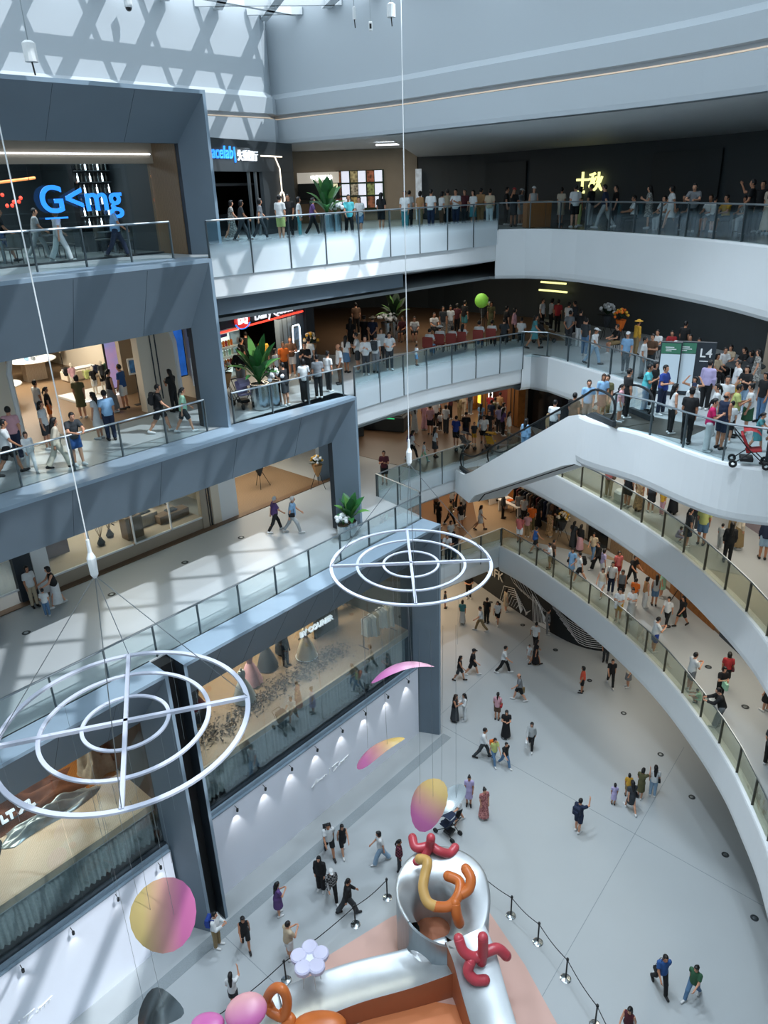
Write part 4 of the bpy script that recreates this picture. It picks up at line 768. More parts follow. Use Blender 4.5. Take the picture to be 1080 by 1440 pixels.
def drape(label, s, n, w, d, h, c, seed, name='fabric_heap'):
    rr = random.Random(seed); ph = [rr.random() * 6 for _ in range(6)]; N = 22; R = []
    for i in range(N):
        u = i / (N - 1) * 2 - 1; R.append([])
        for j in range(N):
            v = j / (N - 1) * 2 - 1; e = max(0, 1 - max(abs(u), abs(v)) ** 2.2); z = h * e * (.55 + .25 * math.sin(5 * u + 3 * v + ph[0]) + .22 * math.sin(9 * v - 4 * u + ph[1])) + .03 * math.sin(14 * u + 11 * v + ph[2]) * e
            R[-1].append(V(s + u * w / 2 * (1 + .12 * math.sin(3 * v + ph[3])), n + v * d / 2 * (1 + .15 * math.sin(4 * u + ph[4])), Z2 + .03 + max(z, .0)))
    t = thing(name, label, 'fabric', (0, 0, 0)); G().rings(R, closed=False).build('cloth', c, t, smooth=True); G().tube([R[0][j] + Vector((0, 0, .012)) for j in range(N)], .012, 4).build('hem', c, t); return t
drape('crumpled silver fabric draped along the fabric shop floor', 6.2, -20.6, 3.0, .7, .5, mat('silvercloth', '9aa9b2', .35, metal=.5, noise=.3, scale=5), 4); drape('dark rust fabric mound behind the silver fabric', 5.4, -21.6, 4.2, 1.5, 1.0, mat('rustcloth', '5a3524', .8, noise=.4, scale=3), 9); drape('dark blue fabric mound at the left of the fabric shop', 3.2, -21.0, 2.6, 1.6, 1.1, mat('bluecloth', '26323f', .8, noise=.4, scale=3), 12)
drape('pale beige fabric column base by the pier in the fabric shop', 8.2, -21.3, 1.0, .9, 2.2, mat('palecloth', '8f8b80', .8, noise=.3, scale=6), 3, 'fabric_column')
patch([B(4.2, -26.8), B(8.6, -26.8), B(8.6, -20.6), B(6.8, -20.9)], Z2 + .015, 'wood_orange', 'floor_rug')
# ---- ice cream shop ----------------------------------------------------------------------
A2, B2 = Vector((-6.3, 28.6)), Vector((-3.05, 34.3)); D2 = (B2 - A2).normalized(); N2 = Vector((D2.y, -D2.x)); rz2 = math.atan2(D2.y, D2.x)
def cd(t, d, z): p = A2 + D2 * t + N2 * d; return Vector((p.x, p.y, z))
def cbox(t0, t1, d0, d1, z0, z1): return G().box(cd((t0 + t1) / 2, (d0 + d1) / 2, (z0 + z1) / 2), (t1 - t0, abs(d1 - d0), z1 - z0), rz2)
cbox(-1, 6.8, -.3, .0, 19.1, 20.5).build('wall_header', 'slate_dark', kind='structure'); cbox(4.3, 6.1, -.3, -.05, Z4, 19.1).build('wall_panel', 'slate', kind='structure'); cbox(6.1, 6.75, -.4, .1, Z4, 20.4).build('wall_pier', 'slate_dark', kind='structure'); cbox(-1, 6.1, -4.2, -4.0, Z4, 20).build('wall_inner', 'beige', kind='structure')
[cbox(4.5 + .35 * i, 4.52 + .35 * i, -.06, -.03, Z4, 19.1).build('wall_groove', 'dark', kind='structure') for i in range(4)]
wallpath([(-3.05, 34.4), (-6, 40), (-6, 47)], Z4, 20.4, 'slate_dark')
sg = thing('ice_cream_sign', 'white lettering over a red light line with oval emblem', 'sign'); cbox(-.8, 6.0, .0, .05, 18.98, 19.05).build('red_line', 'redglow', sg); text('Dairy Queen', 'letterglow', 2.6, cd(3.9, .05, 19.15), (D2.x, D2.y, 0), name='letters', parent=sg)
e = G(); e.c = 0; c0 = cd(1.75, .06, 19.3); X = Vector((D2.x, D2.y, 0)); 
e.add([c0 + X * .48 * math.cos(a) + Vector((0, 0, .3 * math.sin(a))) + Vector((N2.x, N2.y, 0)) * k for k in (0, .04) for a in [i * .3927 for i in range(16)]], [tuple(range(16)), tuple(range(16, 32))] + [(i, (i + 1) % 16, 16 + (i + 1) % 16, 16 + i) for i in range(16)]); e.build('emblem', mat('emblemred', 'd8322f', .5, emit=.7), sg)
g = G(); g.add([c0 + X * .5 * math.cos(a) * k + Vector((0, 0, -.06 + .3 * math.sin(a) * k - (.02 if k < 1 else 0))) + Vector((N2.x, N2.y, 0)) * .05 for k in (1, .8) for a in [3.3 + i * .3 for i in range(10)]], [(i, i + 1, 11 + i, 10 + i) for i in range(9)]); g.build('emblem_swoosh', 'blueglow', sg); text('DQ', 'whiteglow', .55, c0 + Vector((N2.x, N2.y, 0)) * .06 - Vector((0, 0, .12)), (D2.x, D2.y, 0), name='emblem_letters', parent=sg, bold=.03)
fr = thing('glass_door_cooler', 'lit two door glass cooler inside the ice cream shop', 'cooler', cd(3.2, -2.2, Z4), rz2); G().box((0, .3, 1.0), (1.3, .1, 2.0)).build('back', 'paint_white', fr); [G().box((x, 0, 1.0), (.05, .6, 2.0)).build('side', 'steel', fr) for x in (-.65, .65)]; [G().box((0, 0, z), (1.3, .6, .06)).build('shelf', 'paint_white', fr) for z in (.05, .5, .9, 1.3, 1.97)]; [G().box((x, -.31, 1.0), (.6, .02, 1.9)).build('door', 'glass', fr) for x in (-.32, .32)]; G().box((0, .24, 1.0), (1.15, .02, 1.8)).build('light_panel', mat('coolglow', 'e6eee8', .5, emit=1.2), fr)
[tag(G().lathe([(.05, 0), (.06, .2), (.03, .25)], 6, cd(2.75 + .17 * i, -2.2, Z4 + z)).build('drink_bottle', clothmat(('orange', 'white', 'red', 'mint', 'yellow', 'cream')[(i * 2 + k) % 6])), '%s bottle in the lit cooler' % ('orange', 'white', 'red', 'mint', 'yellow', 'cream')[(i * 2 + k) % 6], 'bottle', 'bottles in the lit cooler') for i in range(6) for k, z in enumerate((.53, .93, 1.33))]
ct = thing('service_counter', 'pale service counter inside the ice cream shop', 'counter', cd(1.2, -2.6, Z4), rz2); G().box((0, 0, .5), (2.6, .6, 1.0)).build('body', 'wood', ct); G().box((0, 0, 1.02), (2.7, .7, .05)).build('worktop', 'paint_white', ct)
for i in range(3): screen_ = thing('menu_screen', 'purple menu screen over the ice cream counter, %s' % ('left', 'middle', 'right')[i], 'screen', cd(.5 + 1.25 * i, -2.4, 18.5), rz2); G().box((0, 0, 0), (1.15, .06, .62)).build('case', 'black', screen_); G().box((0, -.035, 0), (1.07, .01, .54)).build('display', mat('purplescreen', '3a2f66', .4, emit=.5, noise=.6, scale=4), screen_)
ps = thing('phone_sign', 'rounded white neon bordered sign on the slate panel', 'sign', cd(5.3, .05, 17.95), rz2); G().box((0, 0, 0), (.55, .06, 1.15), bev=.02).build('plate', 'steel', ps); G().tube([(x * .27, -.05, z * .57) for x, z in ((-1, -.8), (-.8, -1), (.8, -1), (1, -.8), (1, .8), (.8, 1), (-.8, 1), (-1, .8))], .025, 6, loop=True).build('neon_border', mat('neon', 'dff0ff', .5, emit=4), ps); G().box((0, -.04, .2), (.32, .012, .5)).build('print', mat('signblue', '7f9bb8', .5, emit=.3, noise=.6, scale=7), ps)
hl = thing('pendant_lamp', 'warm glowing pendant inside the ice cream shop', 'light', cd(.4, -3.0, 18.2)); G().lathe([(.25, 0), (.2, .12), (.03, .2)], 12).build('shade', 'warmglow', hl); G().tube([(0, 0, .2), (0, 0, 1.9)], .01, 4).build('cord', 'black', hl)
flower_stand('flower basket with white blooms on the slate panel side of the ice cream shop', cd(5.7, .55, Z4), .4, .95, ('cream', 'yellow'), 'tan'); flower_stand('flower basket with brown wrap at the left of the ice cream shop', cd(-.2, .6, Z4), 2, .8, ('orange', 'cream'), 'tan')
# ---- centre halls -------------------------------------------------------------------------
patch([(-12, 44), (-1.3, 37.2), (2.1, 34.3), (3.7, 35.4), (6.0, 37.2), (8.6, 39.6), (8.6, 56), (-12, 56)], Z3, 'floor_brown'); patch([(-12, 45), (-2.8, 36.5), (0.8, 36.2), (5.8, 38.5), (9.5, 38.0), (9.5, 56), (-12, 56)], Z4, 'floor_brown'); patch([(-4, 50), (-2, 38), (2.0, 35.5), (3.2, 36.0), (5.5, 40), (6.0, 50)], Z2, 'floor_brown'); patch([(5.5, 40.2), (3.6, 36.2), (7.0, 38.0), (9.6, 36.5), (12.4, 34.5), (8.2, 42.0), (6, 48)], Z2, 'floor_tan')
def W(d): return [Vector((p.x, p.y)) for p in smoothed([(-7, 51), (2, 50), (6.4, 45.3), (8.4, 41.8), (10.4, 38.6), (12.6, 35.0), (13.9, 31.0), (14.7, 26.5), (15.3, 22), (15.1, 16.5), (13.2, 10), (10, 3)])]
WP = W(0); wallpath(WP, Z2, Z3 - 1.6, 'beige'); wallpath(WP, Z3, Z4 - 1.6, 'beige'); wallpath(offset(WP, 1.6), 0, Z2 - 1.6, 'beige')
WR = smoothed([(-7, 52), (2, 51), (6, 48), (9.5, 45), (13, 40.5), (16, 34.5), (17.2, 27), (17, 18), (15, 5)]); wallpath(WR, Z4, Z5 - 2.1, 'dark')
wallpath(offset(WP, -.02), Z2 + .001, Z2 + .12, 'floor_brown', 'baseboard_right', .03)
def bay(path, b0, b1, z0, z1, m, name, d=.06):
    (p, t), (q, _) = on(path, b0, 0, d), on(path, b1, 0, d); return wallpath([(p.x, p.y), (q.x, q.y)], z0, z1, m, name, .05)
for b0, b1, m in ((.13, .17, 'darkglass'), (.175, .2, 'wood_orange'), (.205, .26, 'darkglass'), (.265, .30, 'cream'), (.305, .335, 'darkglass'), (.34, .375, 'wood'), (.38, .43, 'wood_orange'), (.44, .52, 'wood_orange'), (.53, .58, 'slate_dark'), (.02, .12, 'dark')): bay(WP, b0, b1, Z2, Z3 - 1.6, m, 'wall_bay')
for b0, b1, m in ((-.08, .02, 'black'), (.03, .12, 'darkglass'), (.205, .29, 'darkglass'), (.3, .36, 'wood'), (.37, .44, 'cream'), (.45, .52, 'wood'), (.53, .6, 'mauve')): bay(WP, b0, b1, Z3, Z4 - 1.6, m, 'wall_bay')
for i, (b0, b1) in enumerate(((.128, .142), (.15, .165), (.188, .21))):
    p, t = on(WP, (b0 + b1) / 2, Z3, .6); c = thing('timber_column', 'orange timber clad column on the third level, %s' % ('left one with yellow light', 'middle one', 'right one')[i], 'column', p, math.atan2(t.y, t.x)); G().box((0, 0, 2.0), ((.7, .6, 1.0)[i], .5, 3.9)).build('core', 'wood_orange', c); [G().box((x, -.27, 2.0), (.02, .03, 3.9)).build('board_joint', 'dark', c) for x in (-.15, .15)]
p, t = on(WP, .147, Z3, .5); c = thing('light_panel', 'tall yellow light panel between timber columns', 'light', p, math.atan2(t.y, t.x)); G().box((0, 0, 2.1), (.45, .12, 3.2)).build('panel', mat('amberglow', 'f0c648', .5, emit=1.5), c); [G().ball((.02, -.12, z), .12, 8, 5).build('disc', 'wood', c) for z in (1.6, 2.6)]
p, t = on(WP, .175, Z3, 1.2); c = thing('white_neon_pole', 'tall white neon pole in front of timber columns', 'light', p); [G().tube([(x, 0, 0), (x, 0, 3.9)], .025, 6).build('tube', 'whiteglow', c) for x in (-.1, .1)]; G().tube([(-.35, 0, 2.7), (.35, 0, 2.7)], .02, 6).build('crossbar', 'steel', c)
bay(WP, .155, .185, Z3, Z4 - 1.6, mat('redwall', '6b3024', .7, noise=.3, scale=2), 'wall_bay', .1)
k = thing('exhibition_counter', 'long black exhibition counter with a green light edge', 'counter', (.1, 41.9, Z3), -.35); G().box((0, 0, .45), (3.0, 1.3, .9), bev=.05).build('body', 'charcoal', k); G().box((0, 0, .93), (2.7, 1.1, .06), bev=.01).build('top', 'black', k); G().box((.7, -.66, .8), (.5, .02, .06)).build('green_light', 'greenglow', k); [G().box((-.8 + .8 * i, .1, 1.15), (.5, .3, .4), bev=.04).build('device', 'dark', k) for i in range(3)]
k = thing('reception_desk', 'small black desk with a sloped screen beside the slate column', 'desk', (-1.6, 40.6, Z3), .2); G().box((0, 0, .5), (1.1, .7, 1.0), bev=.03).build('body', 'charcoal', k); G().box((0, -.05, 1.1), (1.2, .7, .05), mtx=Matrix.Rotation(.35, 3, 'X')).build('screen', 'darkglass', k)
k = thing('canopy_stand', 'white fabric canopy tilted over the exhibition counter', 'canopy', (1.2, 42.6, Z3)); [G().tube([(x, y, 0), (x * .9, y * .9, 2.3)], .03, 6).build('pole', 'black', k) for x in (-.7, .7) for y in (-.5, .5)]; G().rings([[Vector((x, y, 2.3 + .25 * (1 - abs(x) / .9) + .1 * y)) for y in (-.6, 0, .6)] for x in (-.9, -.45, 0, .45, .9)], closed=False).build('fabric', 'paint_white', k)
for b, lab in ((.165, 'left'), (.205, 'right')):
    p, t = on(WP, b, Z2, .9); t_ = thing('garment_table', 'white display table with folded clothes on the lowest balcony level, %s of two' % lab, 'table', p, math.atan2(t.y, t.x)); G().box((0, 0, .8), (1.8, .8, .06)).build('tabletop', 'paint_white', t_); [G().box((x, 0, .39), (.06, .7, .77)).build('leg', 'paint_white', t_) for x in (-.85, .85)]; [G().box((-.6 + .4 * i, 0, .87), (.3, .35, .08), bev=.02).build('folded_pile', clothmat(('white', 'orange', 'grey', 'cream')[i]), t_) for i in range(4)]
for b, lab in ((.215, 'left'), (.245, 'right')):
    p, t = on(WP, b, Z2, .55); rack('clothes_rack', 'black rack of dark garments on the lowest balcony, %s one' % lab, p, math.atan2(t.y, t.x), 1.7, 1.7, ['black', 'maroon', 'charcoal', 'navy', 'grey', 'brown'], '%s garment on the ' + lab + ' lowest balcony rack', 'garments on the %s lowest balcony rack' % lab, 1.0)
p, t = on(WP, .283, Z2, 1.0); flower_stand('flower basket against the beige wall of the lowest right balcony', p, 0, 1.0, ('yellow', 'cream'), 'charcoal')
p, t = on(WP, .47, Z2, .5); tr = thing('photo_tripod', 'black tripod by the wood wall on the lowest right balcony', 'tripod', p); [G().tube([(0, 0, 1.2), (.45 * math.cos(a), .45 * math.sin(a), 0.01)], .018, 5).build('leg', 'black', tr) for a in (0.3, 2.4, 4.5)]; G().box((0, 0, 1.25), (.12, .1, .12)).build('head', 'black', tr)
p, t = on(WP, .33, Z3, 1.2); t_ = thing('white_table', 'white rounded table on the upper right balcony', 'table', p); G().lathe([(.6, .68), (.62, .72), (.6, .75)], 20).build('tabletop', 'paint_white', t_); G().lathe([(.35, 0), (.3, .05), (.06, .1), (.06, .68)], 14).build('base', 'paint_white', t_)
fs = thing('white_bollard_seat', 'white rounded seat beside the upper right balcony railing', 'seat', (10.45, 30.0, Z3)); G().lathe([(.3, 0), (.34, .1), (.34, .4), (.28, .46)], 16).build('body', 'paint_white', fs); G().lathe([(.29, .46), (.25, .5)], 16).build('cushion', 'white', fs)
# ---- dark fourth level hall ----------------------------------------------------------------
for i in range(3): p, t = on(WR, .235, Z4 + 1.7 + .45 * i, .4); tag(G().box(p, (1.9 - .2 * i, .1, .09), math.atan2(t.y, t.x)).build('shelf_light', 'yellowglow'), 'pale yellow shelf light line in the dark hall, %s' % ('lowest', 'middle', 'topmost')[i], 'light')
flower_stand('white flower stand in the dark hall', cd(0, 0, 0) * 0 + Vector((11.6, 38.2, Z4)), 0, 1.2, ('white', 'lightgrey'), 'charcoal'); flower_stand('yellow flower basket with orange wrap in the dark hall', Vector((11.9, 36.9, Z4)), 1, 1.0, ('yellow', 'orange'), 'orange'); flower_stand('tall flower stand behind the green balloon', Vector((5.9, 42.4, Z4)), 1, 1.1, ('lime', 'white'), 'charcoal')
bl = thing('balloon', 'bright green balloon in the dark fourth level hall', 'balloon', (5.55, 40.6, Z4 + 1.75)); G().ball((0, 0, 0), (.36, .36, .38), 16, 10).build('balloon', mat('balloongreen', '8fdc55', .4, emit=.12), bl, smooth=True); G().tube([(0, 0, -.38), (.03, 0, -1.0), (0, .02, -1.73)], .006, 4).build('string', 'paint_white', bl)
G().box((16.6, 29.4, Z4 + 1.9), (1.6, 1.6, 3.9), .4).build('wall_column', 'beige', kind='structure')
for i, (x, y) in enumerate(((10.7, 27.15), (11.55, 27.0))):
    t = thing('directory_sign', ('left', 'right')[i] + ' floor directory panel with a green head' + ('' if i == 0 else ' and dark level number half'), 'sign', (x, y, Z4), -.38); G().box((0, 0, 1.0), (.75 if i == 0 else 1.35, .16, 1.95), bev=.01).build('cabinet', 'slate_dark', t)
    G().box((-.0 if i == 0 else -.32, -.085, 1.75), (.66, .01, .38)).build('green_head', mat('signgreen', '3f7a62', .5), t); G().box((0 if i == 0 else -.32, -.085, .85), (.66, .01, 1.38)).build('list_panel', mat('signwhite', 'b9cbd6', .5, emit=.15), t)
    [G().box(((0 if i == 0 else -.32) + a, -.093, 1.74 + b), (c, .006, .03)).build('caption_line', 'paint_white', t) for a, b, c in ((-.05, .05, .3), (.0, -.02, .36), (-.08, -.08, .2))]
    if i: G().box((.35, -.085, 1.0), (.62, .01, 1.9)).build('dark_half', 'slate_dark', t); text('L4', 'paint_white', .4, Vector((.36, -.095, 1.45)), (1, 0, 0), parent=t, ext=.004, bold=.015); G().box((.36, -.092, 1.3), (.4, .006, .03)).build('caption_line', 'paint_white', t)
tb = thing('round_table', 'dark round table with people seated around on the fourth level', 'table', (14.1, 28.3, Z4)); G().lathe([(.7, .7), (.72, .73), (.7, .76)], 20).build('tabletop', 'charcoal', tb); G().lathe([(.35, 0), (.3, .04), (.06, .08), (.06, .7)], 12).build('base', 'black', tb)
# ---- black hoarding on the ground floor ----------------------------------------------------
HP = smoothed([(5.3, 43.6), (6.1, 42.2), (7.8, 39.1), (9.5, 36.4), (10.8, 34.95), (12.2, 34.4), (13.6, 34.6), (14.4, 35.6)])
wallpath(HP, 0, 3.85, mat('hoard_black', '1b2226', .5), 'wall_hoarding_black', .2)
HL = [0]
for a, b in zip(HP, HP[1:]): HL.append(HL[-1] + (b - a).length)
def hp(u, z, d=.03):
    i = max(j for j in range(len(HP) - 1) if HL[j] <= u + 1e-6); a, b = HP[i], HP[i + 1]; t = (b - a).normalized(); p = a.lerp(b, (u - HL[i]) / (HL[i + 1] - HL[i])); return Vector((p.x + t.y * d, p.y - t.x * d, z))
art = thing('line_artwork', 'white contour line drawing on the black ground floor hoarding', 'artwork')
def hline(pts, r=.016):
    Q = []; pts = [(u * 1.1, z * .68) for u, z in pts]
    for (u0, z0), (u1, z1) in zip(pts, pts[1:]):
        n = max(2, int(abs(u1 - u0) / .35) + 2); Q += [hp(min(max(u0 + (u1 - u0) * k / n, .02), HL[-1] - .02), z0 + (z1 - z0) * k / n) for k in range(n)]
    G().tube(Q + [hp(min(pts[-1][0], HL[-1] - .02), pts[-1][1])], r, 4).build('line', 'paint_white', art)
for i in range(8): f = i / 8; hline([(3.4 + 1.6 * f, .12 + .2 * f), (3.7 + 1.5 * f, 1.75 - 1.0 * f), (4.6 + .9 * f, 2.15 - 1.35 * f), (5.2 + .1 * f, .1 + .05 * i)])
for i in range(8): f = i / 8; hline([(6.0 + .9 * f, 2.7 - .9 * f), (6.2 + .8 * f, .1 + .06 * i), (7.4 - .1 * f, .1 + .05 * i), (7.1 - .2 * f, 1.1 - .5 * f), (6.0 + .9 * f, 2.7 - .9 * f)])
for i in range(9): a = i * .42; hline([(7.0 + .25 * i, 2.9 - .32 * i + .25), (8.4 + .1 * i, 2.0 - .22 * i + .1), (9.6, 1.75 - .19 * i), (10.8 + .12 * i, 1.9 - .18 * i), (HL[-1] - .1, 2.5 - .25 * i)])
for i in range(8): hline([(4.0 + .3 * i, 3.4 - .05 * i), (4.5 + .3 * i, 2.7 - .08 * i), (5.2 + .3 * i, 2.3 - .1 * i)], .01)
for i in range(5): hline([(5.35 + .1 * i, 1.0 - .12 * i), (5.6, .35 - .03 * i), (5.95 - .08 * i, 1.0 - .1 * i)], .012)
t = (hp(4.0, 0) - hp(2.1, 0)).normalized(); text('SMFK', mat('chalk', 'c3c4c0', .6).name, 2.0, hp(3.05, 1.42, .08), (t.x, t.y, 0), parent=art, ext=.02)
# ---- script lettering and small spots on the white hoarding --------------------------------
def strokes(label, s0, z0, k, L):
    t = thing('script_lettering', label, 'sign')
    for pts in L: G().tube([V(s0 + k * x, -17.93, z0 + k * y) for x, y in pts], .022, 4).build('stroke', 'paint_white', t)
SCR = [[(0, 0), (.35, .18), (.5, .5), (.42, .1), (.62, .42), (.58, .08), (.8, .3)], [(.85, .12), (1.0, .22), (1.1, .1), (1.25, .22), (1.35, .1), (1.5, .24), (1.7, .14)], [(2.0, -.1), (2.05, .5)], [(2.3, .5), (3.1, .52)], [(2.7, .5), (2.45, -.05), (2.9, .12)], [(3.1, .1), (3.35, .3), (3.55, .28), (4.3, .45)], [(3.4, .05), (3.5, .2)], [(3.7, .05), (3.8, .22)], [(4.0, .08), (4.1, .25)], [(3.3, .32), (3.2, .02)]]
strokes('white script lettering on the hoarding below the dress shop', 15.0, 1.75, .5, SCR); strokes('white script lettering on the left hoarding below the fabric shop', 2.1, 1.45, .45, SCR)
for i, s in enumerate((21.0, 19.6, 18.15, 16.75, 15.31, 13.95, 12.62, 11.3, 8.1, 6.54, 5.03, 3.49)):
    t = thing('wall_spotlight', 'black spotlight heading the %s, number %s from its right' % (('right white hoarding', 'left white hoarding')[s < 9], ('one', 'two', 'three', 'four', 'five', 'six', 'seven', 'eight', 'one', 'two', 'three', 'four')[i]), 'spotlight', V(s, -17.75, 3.62), A48); G().tube([(0, 0, 0), (0, .02, -.12)], .045, 8).build('barrel', 'black', t); G().tube([(0, 0, 0), (0, .15, .06)], .012, 5).build('bracket', 'black', t)
    lamp('SPOT', V(s, -17.72, 3.45), 34 if s > 9 else 9, (1, .98, .95), .02, aim=V(0, -.22, 0) + Vector((0, 0, -1)), spot=58)
